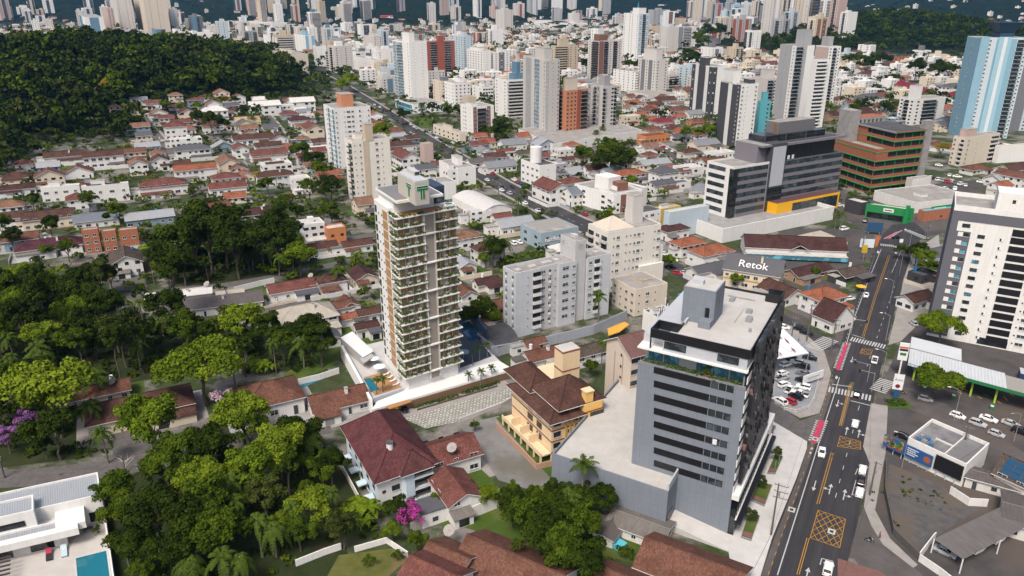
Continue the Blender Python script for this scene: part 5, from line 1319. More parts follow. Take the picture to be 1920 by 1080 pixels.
 a0=solve(fr,'u',6,1436);a1=solve(fr,'u',6,1553);zl=h*.05;zh=h*.335
 f2=Fr(fr.p(a0,-6.5),59,-31)
 L=a1-a0
 T2=T
 q=MB();q.box(f2,0,L*.24,0,6.4,zl,zh,YL);q.box(f2,L*.24,L,0,6.4,zh-1.2,zh,YL);q.box(f2,L*.24,L,0,6.4,zl,zl+1.2,YL);q.box(f2,L-1.0,L,0,6.4,zl+1.2,zh-1.2,YL);q.box(f2,.2,L-.2,.3,6.4,zh,zh+.1,plain("red_brown_roof",(.09,.04,.04),.8));T.part("yellow_box",q)
 q=MB();q.box(f2,L*.24,L-1.0,.25,.4,zl+1.2,zh-1.2,gm)
 for k in range(12):a=L*.24+(L*.76-1)*k/11;q.box(f2,a-.04,a+.04,.2,.25,zl+1.2,zh-1.2,DARK)
 q.box(f2,L*.24,L-1,.2,.25,(zl+zh)/2,(zl+zh)/2+.08,DARK);T.part("window",q)
 for k in range(int(L/1.2)):
  pass
 fp=tower_frame(1356,429,456,1252,1565,59.5,-29);hp2=fp.h
 P=Thing("podium",fp.p(0,0),"long white windowless podium wall under the charcoal office with the yellow box","podium")
 m=MB();m.box(fp,0,fp.w,0,.5,-3,hp2,WHITE);m.box(fp,0,.5,.5,fp.d,-3,hp2,WHITE);m.box(fp,fp.w-.5,fp.w,.5,14,-3,hp2,WHITE);P.part("wall",m)
 m=MB();m.box(fp,.5,fp.w-.5,.5,fp.d,-3,min(hp2-2.0,5),CONC);P.part("deck",m)
 c=fr.p(a1+2,-14)
black_office()
def brick_frame_building():
 AU,AV=66,-14
 fr=tower_frame(1643.7,286.5,364,1556,1731,AU,AV);h=fr.h
 LANDMARKS["green-edged brick building"]=(1650,300)
 BR=ground("bare_brick_infill",(.34,.13,.075),(.26,.1,.06),1.0);GN=plain("green_painted_steel",(.0,.25,.04),.6);
 T=Thing("unfinished_building",fr.p(0,0),"unfinished brick office building with bright green floor edges and dark open storeys","building")
 up=tower_frame(1672.5,250.5,350,1578,1743,AU,AV);
 fl=5;fh=h/4.75
 a1=min(fr.w*.35,max(2.5,(up.p(0,0)-fr.p(0,0)).dot(fr.U)))
 def storey(f,a0,w,d,z0,z1,nR,nL,solidL=0.0):
  q=MB()
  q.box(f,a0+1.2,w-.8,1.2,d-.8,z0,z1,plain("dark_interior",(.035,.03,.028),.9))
  q.box(f,a0,w,0,d,z0-.25,z0+.15,CONC)
  s=T.part("floor_slab",q)
  q=MB();q.box(f,a0-.12,w+.05,-.14,0,z0-.4,z0+.05,GN);q.box(f,a0-.14,a0,0,d,z0-.4,z0+.05,GN);T.part("green_edge_beam",q)
  q=MB();q.box(f,a0,w,.02,.22,z0+.15,z0+fh*.36,BR);q.box(f,a0+.02,a0+.22,.22,d,z0+.15,z0+fh*.36,BR)
  if solidL:q.box(f,a0+.01,a0+.23,d*(1-solidL),d,z0+.15,z1-.3,BR);q.box(f,a0,a0+(w-a0)*.25,.01,.23,z0+.15,z1-.3,BR)if solidL>.9 else 0
  T.part("brick_parapet",q)
  for i in range(nR):
   c=MB();a=a0+(w-a0)*(i+(.0 if i else.0))/(nR-.4)+.1;c.box(f,a,a+.35,.25,.55,z0+.15,z1-.3,GN if i else BR);T.part("column",c)
  for i in range(1,nL):
   c=MB();b=d*i/nL;c.box(f,a0+.25,a0+.55,b,b+.35,z0+.15,z1-.3,GN);T.part("column",c)
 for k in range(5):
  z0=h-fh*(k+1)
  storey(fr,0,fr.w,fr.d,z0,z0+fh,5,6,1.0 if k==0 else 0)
 m=MB();m.box(fr,0,fr.w,0,fr.d,h-.25,h+.15,CONC);m.box(fr,-.14,0,0,fr.d,h-.35,h+.05,GN);m.box(fr,0,fr.w,-.14,0,h-.35,h+.05,GN);m.box(fr,.02,.25,.25,fr.d,h+.15,h+fh*.4,BR);m.box(fr,0,a1,.02,.25,h+.15,h+fh*.4,BR);T.part("terrace",m)
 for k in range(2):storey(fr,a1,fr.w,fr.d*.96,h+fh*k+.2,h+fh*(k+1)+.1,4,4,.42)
 zt=h+fh*2+.2
 m=MB();m.box(fr,a1-.5,fr.w,-.1,fr.d*.97,zt-.1,zt+.35,CONC,ROOFD);m.box(fr,a1-.7,a1-.5,-.3,fr.d*.97,zt-.3,zt+.7,ALU);m.box(fr,a1,fr.w,-.3,-.1,zt-.05,zt+.55,BR);m.box(fr,a1-.5,fr.w,-.4,-.3,zt-.3,zt-.02,GN);T.part("roof",m)
 m=MB();m.box(fr,fr.w+.2,fr.w+7,1.5,5.5,-1,zt+5,CONC);T.part("lift_shaft",m)
 m=MB();m.box(fr,fr.w*.12,fr.w*.34,fr.d*.75,fr.d*1.0,0,zt+8.5,CONC);T.part("stair_shaft",m)
 m=MB();m.box(fr,fr.w*.34,fr.w*.95,fr.d*.78,fr.d*1.05,h,zt+3.6,CONC,BR)
 for k in range(6):m.box(fr,fr.w*(.38+.09*k),fr.w*(.41+.09*k),fr.d*.78-.06,fr.d*.78,zt+.6,zt+2.4,DARK)
 T.part("plant_room",m)
brick_frame_building()
def balcony_flats_yellow():
 fr=tower_frame(1034,790,866,958,1127,61,-28);h=fr.h
 LANDMARKS["cream-and-yellow flats"]=(1050,770)
 YE=wall((.74,.46,.15),.12);CR=wall((.7,.54,.35),.18);BAND=plain("red_brown_band",(.2,.055,.035),.8)
 T=Thing("apartment_house",fr.p(0,0),"cream and yellow three-storey flats with brown hip roofs and a square cream water tower","apartment house")
 w,d=fr.w,fr.d;z1=h*.2
 m=MB();m.box(fr,.3,w*.62,.3,d,z1,h,CR);m.box(fr,w*.62,w,-.6,d*.8,z1,h+2.2,YE)
 for a in(0.3,w*.3,w*.6,w-.5):
  for b in(.3,d*.35,d*.7):m.box(fr,a,a+.4,b,b+.4,-1,z1,CR)
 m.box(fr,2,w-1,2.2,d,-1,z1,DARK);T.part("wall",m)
 m=MB();fh=(h-z1)/3
 for k in range(4):z=z1+k*fh;m.box(fr,.24,w*.62+.02,.22,.3,z-.15,z+.15,BAND);m.box(fr,.22,.3,.3,d,z-.15,z+.15,BAND);m.box(fr,w*.62-.05,w+.05,-.68,-.6,z-.15,z+.15,BAND)
 T.part("string_course",m)
 n=fdir(fr,'R')[1];nl=fdir(fr,'L')[1]
 for k in range(3):
  z=z1+k*fh
  T.put("window",winmesh(2.0,1.4,'std',DARK),fr.p(w*.13,.3,z+fh*.35)+n*.03,rz_of(n));T.put("window",winmesh(.7,.8,'plain',DARK),fr.p(w*.37,.3,z+fh*.45)+n*.03,rz_of(n));T.put("window",winmesh(1.7,1.4,'std',DARK),fr.p(w*.55,.3,z+fh*.35)+n*.03,rz_of(n))
  q=MB();q.box(fr,w*.75,w+.5,-1.5,-.6,z-.1,z+.12,BAND);q.box(fr,w*.75,w+.5,-1.5,-1.35,z+.12,z+1.0,YE);q.box(fr,w*.75,w+.4,-.66,-.6,z+1.0,z+fh-.4,DARKG);T.part("balcony",q)
  if k<2 or True:
   for t,ww in((.3,2.4),(.52,2.6)):T.put("window",winmesh(ww,1.7,'grid',DARK),fr.p(.3,d*t,z+fh*.28)+nl*.03,rz_of(nl))
 for i in range(4):
  q=MB();a=w*(.28+.085*i);q.box(fr,a,a+.3,-.15,.3,z1-.6,h-.2,plain("yellow_pilaster",(.55,.36,.1),.7));T.part("pilaster",q)
 for i in range(3):
  q=MB();b=d*(.3+.22*i);q.box(fr,-2.6,.3,b,b+.25,z1+.1,z1+fh*.8,CR);T.part("balcony_divider",q)
 q=MB();q.box(fr,-2.8,.3,.2,d,z1-.25,z1+.1,CR);q.box(fr,-2.8,-2.6,.2,d,z1+.1,z1+.9,CR);T.part("terrace",q)
 for i in range(7):
  q=MB();b=.3+(d-.8)*i/6;q.box(fr,-2.75,-2.35,b,b+.4,-1,z1-.25,CR);T.part("column",q)
 rm=ROOFS['b'];
 m=MB();f2=Fr(fr.p(-.2,-.2),61,-28);roof_mesh(m,f2,w*.62,d,1,'h',h+.1,2.6,rm,CR,.9);T.part("lower_roof",m)
 m=MB();m.box(fr,w*.24,w,d*.12,d*1.05,h,h+2.6,CR);m.box(fr,w*.24,w*.62,d*.11,d*.12,h+1.0,h+2.5,DARKG);T.part("penthouse",m)
 m=MB();f3=Fr(fr.p(w*.18,d*.02),61,-28);roof_mesh(m,f3,w*.84,d*.62,0,'h',h+2.7,4.2,rm,CR,.9);T.part("upper_roof",m)
 m=MB();f3=Fr(fr.p(w*.1,d*.6),61,-28);roof_mesh(m,f3,w*.5,d*.62,1,'h',h+2.2,2.6,rm,CR,.9);T.part("rear_roof",m)
 m=MB();m.box(fr,w*.66,w*.66+2.2,-.3,1.6,h+2,h+5.2,YE);m.box(fr,w*.66-.2,w*.66+2.4,-.5,1.8,h+5.2,h+5.5,CR);T.part("chimney",m)
 ft=tower_frame(1055.5,660,722,1044,1088,61,-28,z0=h+3);
 ft.w=max(4,solve(ft,'u',ft.h,1088));ft.d=max(4,solve(ft,'v',ft.h,1044.5))
 m=MB();m.box(ft,0,ft.w,0,ft.d,-5,ft.h,CR,ROOFL);m.box(ft,-.06,ft.w+.06,-.06,ft.d+.06,ft.h*.38,ft.h*.38+.35,BAND);m.box(ft,-.08,ft.w+.08,-.08,ft.d+.08,ft.h-.5,ft.h-.15,BAND);T.part("water_tower",m)
 wallpath([fr.p(-4.6,d),fr.p(-4.6,-1),fr.p(2,-2)],1.6,.25,wall((.42,.26,.18)),"salmon boundary wall round the cream and yellow flats")
 poly("red_paving",[fr.p(w*.7,-1.8),fr.p(w+13,-3),fr.p(w+13,d*.7),fr.p(w*.7,d*.5)],plain("maroon_paving",(.12,.03,.035),.8,0,.2,.25),.05,True)
balcony_flats_yellow()
def cream_brown_flats():
 fr=tower_frame(1184,668,792,1138,1225,61,-28);h=fr.h
 LANDMARKS["rusty-roofed cream flats"]=(1160,720)
 CR=wall((.58,.5,.42),.22);T=Thing("apartment_house",fr.p(0,0),"narrow cream five-storey flats with a rusty brown sheet roof behind the striped office","apartment house")
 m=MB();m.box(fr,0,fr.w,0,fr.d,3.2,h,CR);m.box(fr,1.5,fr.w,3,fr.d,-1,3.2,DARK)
 for b in(0,fr.d*.5,fr.d-.5):
  for a in(0,5,10):m.box(fr,a,a+.5,b,b+.5,-1,3.2,CR)
 gable_walls(m,fr,fr.w,fr.d,0,h,3.2,CR);T.part("wall",m)
 m=MB();roof_mesh(m,fr,fr.w,fr.d,0,'g',h,3.2,sheet((.17,.085,.075),worn=.8),CR,.7);T.part("roof",m)
 nl=fdir(fr,'L')[1];n=fdir(fr,'R')[1];fh=(h-3.4)/5
 for k in range(5):
  T.put("window",winmesh(.6,.7,'plain',DARK),fr.p(0,fr.d*.38,4.8+k*fh)+nl*.03,rz_of(nl))
  for t in(.12,.3,.55,.75):T.put("window",winmesh(1.3,1.3,'std',DARK),fr.p(fr.w*t,0,4.4+k*fh)+n*.03,rz_of(n))
 for b in(.3,.62):
  q=MB();q.box(fr,-.12,0,fr.d*b,fr.d*b+.25,3.4,h-1.5,plain("pinkish_moulding",(.4,.26,.22),.8));T.part("moulding",q)
 q=MB();roof_mesh(q,Fr(fr.p(fr.w*.3,-4.5),61,-28),9,4.4,0,'g',3.0,.5,plain("maroon_awning",(.12,.03,.04),.7),CR,.2);T.part("awning",q)
cream_brown_flats()
def red_hip_house():
 fr=tower_frame(707,896,957,647,811,58,-28);h=fr.h
 LANDMARKS["big red hip-roofed flats"]=(725,870)
 PB=wall((.5,.6,.66),.2);T=Thing("apartment_house",fr.p(0,0),"white two-storey flats under one big weathered red-brown hip roof","apartment house")
 w,d=fr.w,fr.d
 m=MB();m.box(fr,0,w,0,d,-2,h,WHITE);T.part("wall",m)
 m=MB();m.box(fr,-.04,0,0,d,0,h,PB);T.part("side_wall",m)
 q=MB();q.prism([fr.p(w*.42,0),fr.p(w*.47,-1.2),fr.p(w*.62,-1.2),fr.p(w*.66,0)],1.6,h,PB);T.part("bay",q)
 m=MB();roof_mesh(m,fr,w,d,1,'h',h,5.4,tile((.125,.042,.045),worn=.6),WHITE,1.1);T.part("roof",m)
 q=MB();f2=Fr(fr.p(w*.42,-1.3),58,-28);roof_mesh(q,f2,w*.5,6.5,1,'h',h-.02,2.7,tile((.115,.045,.043),worn=.6),WHITE,.8);T.part("porch_roof",q)
 q=MB();P=fr.p(w*.36,d*.18,h+2.6);q.bar(P,P+Vector((0,0,2.2)),.75,WHITE,10);q.bar(P+Vector((0,0,2.2)),P+Vector((0,0,2.4)),.85,ROOFD,10);T.part("chimney",q)
 n=fdir(fr,'R')[1];nl=fdir(fr,'L')[1];fh=h/3.0
 for k in range(3):
  z=k*fh+fh*.35
  if k<3:
   T.put("window",winmesh(1.9,1.35,'std',DARK),fr.p(w*.31,0,z)+n*.03,rz_of(n));T.put("window",winmesh(.8,.7,'plain',DARK),fr.p(w*.1,0,z+.2)+n*.03,rz_of(n))
   for t in(.12,.3,.5,.66,.86):T.put("window",winmesh(1.4,1.3,'ac' if t==.5 else 'std',DARK),fr.p(0,d*t,z)+nl*.06,rz_of(nl))
  q=MB();z0=k*fh;q.box(fr,w*.62,w*.98,-1.3,0,z0-.12,z0+.1,WHITE);q.box(fr,w*.62,w*.98,-.06,0,z0+.2,z0+fh*.75,DARKG);q.box(fr,w*.64,w*.97,-1.28,-1.22,z0+.95,z0+1.02,DARK);q.box(fr,w*.64,w*.97,-1.28,-1.2,z0+.1,z0+.5,PB)
  for j in range(9):a=w*(.64+.0408*j);q.box(fr,a,a+.05,-1.27,-1.22,z0+.5,z0+.95,DARK)
  T.part("balcony",q)
 for i in range(4):q=MB();b=d*(.1+.24*i);q.box(fr,-2.2,0,b,b+2,1.6,1.9,PB);T.part("canopy",q)
 wallpath([fr.p(-3,-1),fr.p(-3,d)],1.6,.25,OFFW,"old stone-topped wall beside the weathered red hip roof flats")
red_hip_house()
def modern_house():
 z=6.6;o=at(183,885,z);fr=Fr((o.x,o.y,0),66,-31);U=lambda px,py,zz:at(px,py,zz)
 LANDMARKS["white modern pool house"]=(100,980)
 T=Thing("modern_house",fr.p(0,0),"white modern flat-roofed house with grey ribbed roofs beside a blue swimming pool","house")
 RB=sheet((.3,.32,.345),"ribbed_metal_roof",2.2,.15);DG=DARKG
 L=34.0
 def blk(name,a0,a1,b0,b1,z0,z1,roof=None,par=.5,mt=WHITE):
  q=MB();q.box(fr,a0,a1,b0,b1,z0,z1-(par if roof else 0),mt)
  if roof:
   for r in((a0,a1,b0,b0+.3),(a0,a1,b1-.3,b1),(a0,a0+.3,b0+.3,b1-.3),(a1-.3,a1,b0+.3,b1-.3)):q.box(fr,*r,z1-par,z1,mt)
   e=q.face([fr.p(a,b,z1-par+.08)for a,b in((a0+.3,b0+.3),(a1-.3,b0+.3),(a1-.3,b1-.3),(a0+.3,b1-.3))],roof,[(a0,b0),(a1,b0),(a1,b1),(a0,b1)])
  return T.part(name,q)
 blk("upper_storey",-21,0,-9.5,0,0,z,RB);blk("side_wing",-L,-12.2,-12.2,-6.2,0,z+1.6,RB);blk("corner_block",-L,-21.0,-6.2,1.5,0,z+.8,PGREY)
 blk("canopy_roof",-L,-6.8,-15.4,-12.2,3.6,z-2.2,RB);q=MB();q.box(fr,-25,-5.0,-17.2,-15.4,3.2,z-1.8,WHITE);q.box(fr,-9.0,-3.6,-15.4,-9.5,3.2,z-1.8,WHITE);T.part("concrete_slab",q)
 blk("ground_floor",-L,-7.5,-15.2,-9.5,0,3.4,None);blk("garage_wing",-L,-22.5,-34,-17.4,0,4.2,sheet((.52,.52,.53),"white_ribbed_roof",2.5,.1))
 n=fdir(fr,'R')[1]
 for a,w_,hh,zz,b in((-17,5.6,1.3,z-1.7,-12.2),(-12,4.2,2.6,.3,-15.2),(-18.5,2.6,2.3,.3,-15.2),(-5.4,3.0,2.5,.3,-9.5),(-1.9,2.2,2.4,.3,-9.5)):T.put("window",winmesh(w_,hh,'grid',DARK,DG),fr.p(a,b,zz)+n*.04,rz_of(n))
 q=MB();q.box(fr,-.35,0,-36,-9.5,0,2.6,WHITE);T.part("garden_wall",q)
 for k in range(7):q=MB();b=-18.5-k*1.35;q.box(fr,-22.3,-17.2,b,b+.3,2.6,2.85,plain("pergola_timber",(.06,.04,.035),.7));T.part("pergola_beam",q)
 poly("terrace",[fr.p(-22,-9.5),fr.p(0,-9.5),fr.p(0,-40),fr.p(-22,-40)],ground("terrace_stone",(.5,.47,.44),(.44,.41,.385),.3),.04,True)
 q=MB();q.face([fr.p(a,b,.06)for a,b in((-6.4,-20.6),(-.9,-20.6),(-.9,-36),(-6.4,-36))],WATER);o2=structure("swimming_pool",q)
 q=MB()
 for r in((-6.7,-.6,-20.6,-20.2),(-6.7,-6.4,-36,-20.6),(-.9,-.6,-36,-20.6)):q.box(fr,*r,0,.12,PAVEW)
 structure("pool_coping",q)
 poly("lawn",[fr.p(-22,-26),fr.p(-13,-26),fr.p(-13,-40),fr.p(-22,-40)],GRASS,.05,True)
 for i,(a,mt,c)in enumerate(((-11.6,plain("black_cushion",(.02,.02,.022),.9),"black sun lounger with a red parasol-side cushion on the white terrace"),(-8.9,plain("pale_cushion",(.45,.55,.6),.9),"dark sun lounger with a pale towel on the white terrace"))):
  q=MB();b=-19.4;q.box(fr,a,a+1.1,b,b+3.0,.3,.5,mt);q.hexa([fr.p(x,y,.5)for x,y in((a,b+2.1),(a+1.1,b+2.1),(a+1.1,b+3.0),(a,b+3.0))],[fr.p(x,y,zz)for x,y,zz in((a,b+2.1,.55),(a+1.1,b+2.1,.55),(a+1.1,b+3.2,1.1),(a,b+3.2,1.1))],mt if i else plain("red_cushion",(.35,.03,.07),.9))
  for x in(a+.05,a+.95):
   for y in(b+.1,b+2.8):q.box(fr,x,x+.1,y,y+.1,.04,.3,DARK)
  single("sun_lounger",q,c,"sun lounger","loungers on the house terrace",o=fr.p(a,b))
 c=fr.p(-2.2,-14.5);plant_tree('shrub',c,1.2,2.6,"potted green shrub at the corner of the modern house terrace")
 m=MB();f2=Fr(fr.p(-4.5,-12.5),66,-31);m.box(f2,0,1.8,0,1.0,.68,.76,plain("table_top",(.05,.05,.05),.4));
 for a in(.1,1.6):
  for b in(.1,.8):m.box(f2,a,a+.1,b,b+.1,.04,.68,DARK)
 single("garden_table",m,"dark garden table under the canopy of the modern house","table",o=f2.o)
modern_house()
# --- blocks and towers of the middle distance
TC={'i':(.7,.66,.6),'w':(.72,.71,.69),'o':(.56,.53,.5),'g':(.36,.36,.37),'d':(.17,.175,.19),'k':(.07,.07,.078),'c':(.62,.545,.45),'e':(.5,.42,.32),'r':(.3,.09,.06),'n':(.2,.1,.075),'s':(.52,.23,.13),'b':(.22,.42,.56),'l':(.45,.53,.58),'t':(.12,.4,.45),'y':(.55,.36,.06),'p':(.5,.38,.34),'a':(.12,.22,.3),'B':(.12,.28,.4)}
PALEG=glassmat("pale_glass",(.2,.26,.3),.1,.4)
def TWc(k):return wall(TC[k],.22)
def tw(label,spec,L,Rr,wk,acc='d',gl=None,bal=None,det=1,boxes=((.35,.6,.3,.7,4.5),),au=60,av=-30,name="apartment_tower",lm=False,cat="apartment tower",rf=None,**kw):
 T=tower(name,label or "",spec,L,Rr,TWc(wk),TWc(acc),gl,TWc(bal)if bal else None,det=det,boxes=[b if len(b)<6 else(*b[:5],TWc(b[5]))for b in boxes],roofm=rf,cat=cat,au=au,av=av,lm=lm,**kw)
 return T
HT=((.3,.6,.3,.7,6),)
tw("cream tower with brick-orange bands and a brick roof box, behind the plain cream tower",(625.5,203.6,318,606,694),'gWgW.','n.sWw.h.n','w','s',BLUEG,det=2,boxes=((.3,.62,.25,.7,8,'s'),),av=-28,lm="orange-banded cream tower")
T=tw("plain cream tower with rounded side balconies and a beige centre shaft",(659,264,380,645,730.5),'B.','snp.ws.','i','e',det=2,boxes=((.36,.56,-.02,.35,8.5,'e'),(.16,.34,.3,.7,3)),lm="beige-shafted cream tower")
tw("white tower with a curved blue glass front above a white podium",(767,78,192,736,800),'w.BBg','.s..s.','w','l',PALEG,boxes=((.1,.4,.1,.5,9),),bal='w',av=-35,lm="blue-glass-fronted white tower")
tw("wide white podium with a blue glass rim under the white tower",(775,196,214,741,834),'g','WWWWWW','w','l',BLUEG,name="podium",cat="podium",boxes=())
tw("red-brown tower with stacked white balconies and a red centre shaft",(799,78,150,793,852),'k','kBBkkBBk','r','r',None,'w',boxes=((.42,.62,0,.6,7,'r'),),lm="red-brown balcony tower")
tw("pale bluish white tower beside the red-brown tower",(868,68,140,853,887),'WWW','wsw','l','w',boxes=HT)
tw("white block with grey striped front left of the twin white block",(905,95,146,875,921),'WWWWWW','.s.','w','g',boxes=((.2,.7,.3,.9,3),))
tw("white block with dark window columns behind the striped white block",(925,98,145,920,956),'WW','wdw','w','d',boxes=HT)
tw("slim beige tower with stepped top west of the white and blue tower",(700,68,118,681,716),'wsw','wsw','o','c',boxes=((.2,.6,.2,.6,5),))
tw("low white flats at the foot of the slim beige tower",(700,112,145,659,720),'wwww','ww','w',boxes=((.3,.5,.3,.5,3),),floors=3)
tw("light grey mid-rise flats beside the white podium tower",(803,133,175,801,834),'w','wwsww','o',boxes=((.4,.6,.2,.5,4),))
tw("white six-storey flats left of the brown gable-topped block",(852,156,210,833,882),'wsw','wwww','w',boxes=((.5,.8,.3,.8,4),))
tw("white and pale grey flats with open balconies behind the brown gable block",(905,163,196,885,925),'ww','WWWW','w',bal='w',boxes=((.3,.5,.3,.6,3),))
tw("brown block with a steep red gabled top",(878,182,215,866,893),'','','e',boxes=(),name="apartment_block",cat="apartment block")
tw("white apartment block with a deep brown balcony recess",(887,200,264,863,926),'.s.wn.','dBBBd.','w','n',None,'n',det=2,boxes=((.1,.4,.3,.7,1.6),),lm="brown-balconied white block")
tw("low cream two-storey block with tall windows on the avenue corner",(862,249,268,812,873),'WWWWWW','..','c',boxes=((.4,.7,.4,.7,2.5),),name="office_block",cat="office building",floors=2)
tw("tall pale grey tower with dotted window strip over the long white podium",(1030,113,264,981,1050),'dw.gg.dd.','.s.w','o','g',PALEG,det=2,boxes=((.2,.9,.25,.6,8),),au=50,av=-20,lm="tall pale grey tower")
tw("narrow pale wing with dark glass columns joined to the tall grey tower",(969,114,218,960,982),'k','kw','o','a',DARKG,boxes=HT,au=50,av=-20)
tw("terracotta tower with a cream lift box between two grey towers",(1062,170,262,1049,1103),'.B','wwwpBB','s','r',None,'e',boxes=((.1,.6,.3,.8,9,'c'),),au=50,av=-20,lm="terracotta tower",rf=ROOFC)
tw("light grey tower with white balconies beside the terracotta tower",(1131,162,253,1103,1157),'.dB.d','Bs.WB','o','g',None,'w',boxes=((.2,.6,.1,.5,8,'g'),),au=50,av=-20,lm="tower beside the terracotta one")
tw("long low white podium under the tall grey and terracotta towers",(1036,270,288,972,1203),'W','s','w',boxes=(),au=50,av=-20,name="podium",cat="podium",floors=2)
tw("beige tower with continuous balcony bands behind the tall grey tower",(1040,86,150,1033,1084),'w','bbbww','e','c',boxes=((.2,.6,.1,.6,9),))
tw("brown and white tower with a dark red centre shaft",(1124,76,152,1103,1167),'BBw','kBwBw','o','n',None,'n',boxes=((.0,.35,.0,.5,8,'n'),),lm="brown and white tower")
tw("tall white tower with blue-grey balcony column and square top box",(1199,25,115,1170,1218),'w.ww.w','dBd','w','l',None,'l',boxes=((.1,.8,.1,.5,9),),lm="square-topped white tower")
tw("white block with a dark pitched cap and rows of small windows",(1192,134,174,1150,1198),'wwwww','ww','w',boxes=(),rf=ROOFD,par=.2)
tw("grey-beige stepped block above a plain podium",(1231,112,178,1197,1253),'wkwkw','w.w','o','d',boxes=((.3,.8,.2,.9,11),))
tw("plain grey podium below the stepped grey-beige block",(1215,177,186,1176,1262),'s','s','o',boxes=(),name="podium",cat="podium",floors=1)
tw("small white block right of the stepped grey-beige block",(1262,127,153,1249,1275),'ww','ww','w',boxes=HT)
tw("bright green wrapped building shell beside the brown tower",(1140,118,150,1120,1160),'k','k','t','t',boxes=((.1,.5,.1,.6,3),),name="building_shell",cat="building")
tw("white tower with charcoal window columns and a dark shaft with round emblems",(1337,125,222,1299,1363),'d.kk.d','d.s','w','k',None,boxes=((-.02,.3,.35,.65,7,'k'),),au=66,av=-14,lm="charcoal-columned white tower")
tw("white slab tower with one black vertical stripe near the charcoal glass office",(1390,158,278,1352,1423),'dk.kk','ws.w','w','k',None,det=2,boxes=((.0,.4,.4,.95,9),(.6,.9,.1,.4,3,'k')),au=66,av=-14,lm="black-striped slab tower")
tw("grey-white tower with turquoise netting at its foot behind the white slab tower",(1440,148,210,1410,1463),'..','BBWW','o','g',None,'w',boxes=((.3,.8,.2,.7,8),),au=66,av=-14)
tw("turquoise netted building shell beside the white slab tower",(1427,190,265,1421,1446),'k','kw','t','t',boxes=((.2,.7,.2,.8,7,'t'),),au=66,av=-14,name="building_shell",cat="building")
tw("tall grey tower with white balconies and a white centre fin",(1494,85,228,1464,1528),'d.n.','BB.pp','g','w',None,'w',det=2,boxes=((.45,.9,.1,.6,13,'g'),),au=70,av=-16,lm="white-finned grey tower")
tw("white wing with grey balcony bands joined to the tall grey tower",(1532,112,240,1523,1560),'..','bbb.','w','g',None,'w',det=2,boxes=(),au=70,av=-16)
tw("white tower with window strips and a pink netted top behind the white wing",(1555,87,200,1530,1578),'k','wBw','w','p',None,boxes=((.1,.5,.2,.7,9,'g'),),au=70,av=-16)
tw("white block with dark balcony recesses and a tall white shaft behind the brick building",(1716,186,235,1688,1774),'WBW','WBB.','w','g',None,'w',boxes=((.05,.28,.2,.6,11),),au=66,av=-14)
T=tower("apartment_tower","tall pale blue tower with a winged dark blue crown",(1840,70,258,1822,1932),'d','.ww.kkpkkBBw',wall((.5,.57,.61),.2),wall((.22,.38,.48),.2),None,wall((.4,.48,.53),.15),det=2,boxes=(),au=95,av=5,cat="apartment tower",lm="pale blue tower",zb=None,d=22)
fr=T.fr;q=MB();
for a0,a1,mt in((-.2,fr.w*.17,wall((.24,.4,.5),.2)),(fr.w*.36,fr.w*.62,wall((.3,.48,.57),.2)),(fr.w*.455,fr.w*.53,wall((.6,.65,.68),.15))):q.box(fr,a0,a1,-1.2-(.4 if mt is not None and a0>fr.w*.44 else 0),0,0,fr.h+.4,mt)
T.part("blue_bay",q)
q=MB();NV=plain("navy_cladding",(.02,.055,.1),.5);h=fr.h;q.box(fr,fr.w*.42,fr.w*.7,3,16,h-1,h+3,NV)
q.hexa([fr.p(fr.w*a,b,h+3)for a,b in((.44,4),(.68,4),(.68,14),(.44,14))],[fr.p(fr.w*a,b,h+11)for a,b in((.3,0),(.84,0),(.84,18),(.3,18))],NV);T.part("crown",q)
tw("second slimmer pale blue tower at the edge behind the blue tower",(1910,90,245,1905,1960),'k','wkkw','l','d',boxes=HT,au=95,av=5)
tw("small beige four-storey flats with a roof box at the foot of the blue tower",(1810,258,312,1789,1876),'b.w','ws.b','c','p',None,'o',det=2,boxes=((.05,.35,.2,.7,5,'p'),),au=62,av=-25,lm="beige roof-box flats")
tw("long white warehouse beside the small beige flats",(1876,274,306,1870,2000),'','','w',boxes=(),au=75,av=-15,name="warehouse",cat="warehouse",rf=ground("sandy_roof",(.5,.42,.3),(.4,.34,.25),.3))
T=tw("cream stepped apartment building with a pyramid roof terrace",(1140,436,550,1103,1240),'bWb','.sw.ssnws..sw','i','e',None,'o',det=2,boxes=((.62,.82,.45,.8,11,'o'),),au=62,av=-28,lm="cream stepped building")
fr=T.fr;q=MB();f2=Fr(fr.p(fr.w*.04,fr.d*.12),62,-28);roof_mesh(q,f2,fr.w*.46,fr.d*.8,0,'h',fr.h,3.6,sheet((.56,.49,.4),worn=.15),CREAM,.3);T.part("pyramid_roof",q)
q=MB();q.box(fr,fr.w-.05,fr.w+2.6,1,fr.d*.9,0,fr.h*.62,TWc('i'));q.box(fr,fr.w*.6,fr.w+1.6,-1.2,0,0,fr.h*.36,TWc('i'));T.part("stepped_wing",q)
tw("low cream flats with tan parapets in front of the cream stepped building",(1192,543,594,1149,1252),'wwnw','sws.','c','e',det=2,boxes=((.4,.75,.3,.8,1.2,'e'),),au=62,av=-28,floors=3,lm="tan-parapeted low flats",name="apartment_block",cat="apartment block")
tw("white block crowded with roof antennas beside the striped office",(1246,603,640,1206,1285),'','s','w',boxes=((.1,.3,.6,.8,1.5),),au=62,av=-28,rf=ROOFD,name="utility_block",cat="building",lm="white antenna block")
tw("white three-storey flats with a charcoal hip roof behind the cream stepped building",(1196,400,440,1172,1240),'ww','swWs','w',boxes=(),det=2,name="apartment_block",cat="apartment block",par=.1,rf=ROOFD,floors=3)
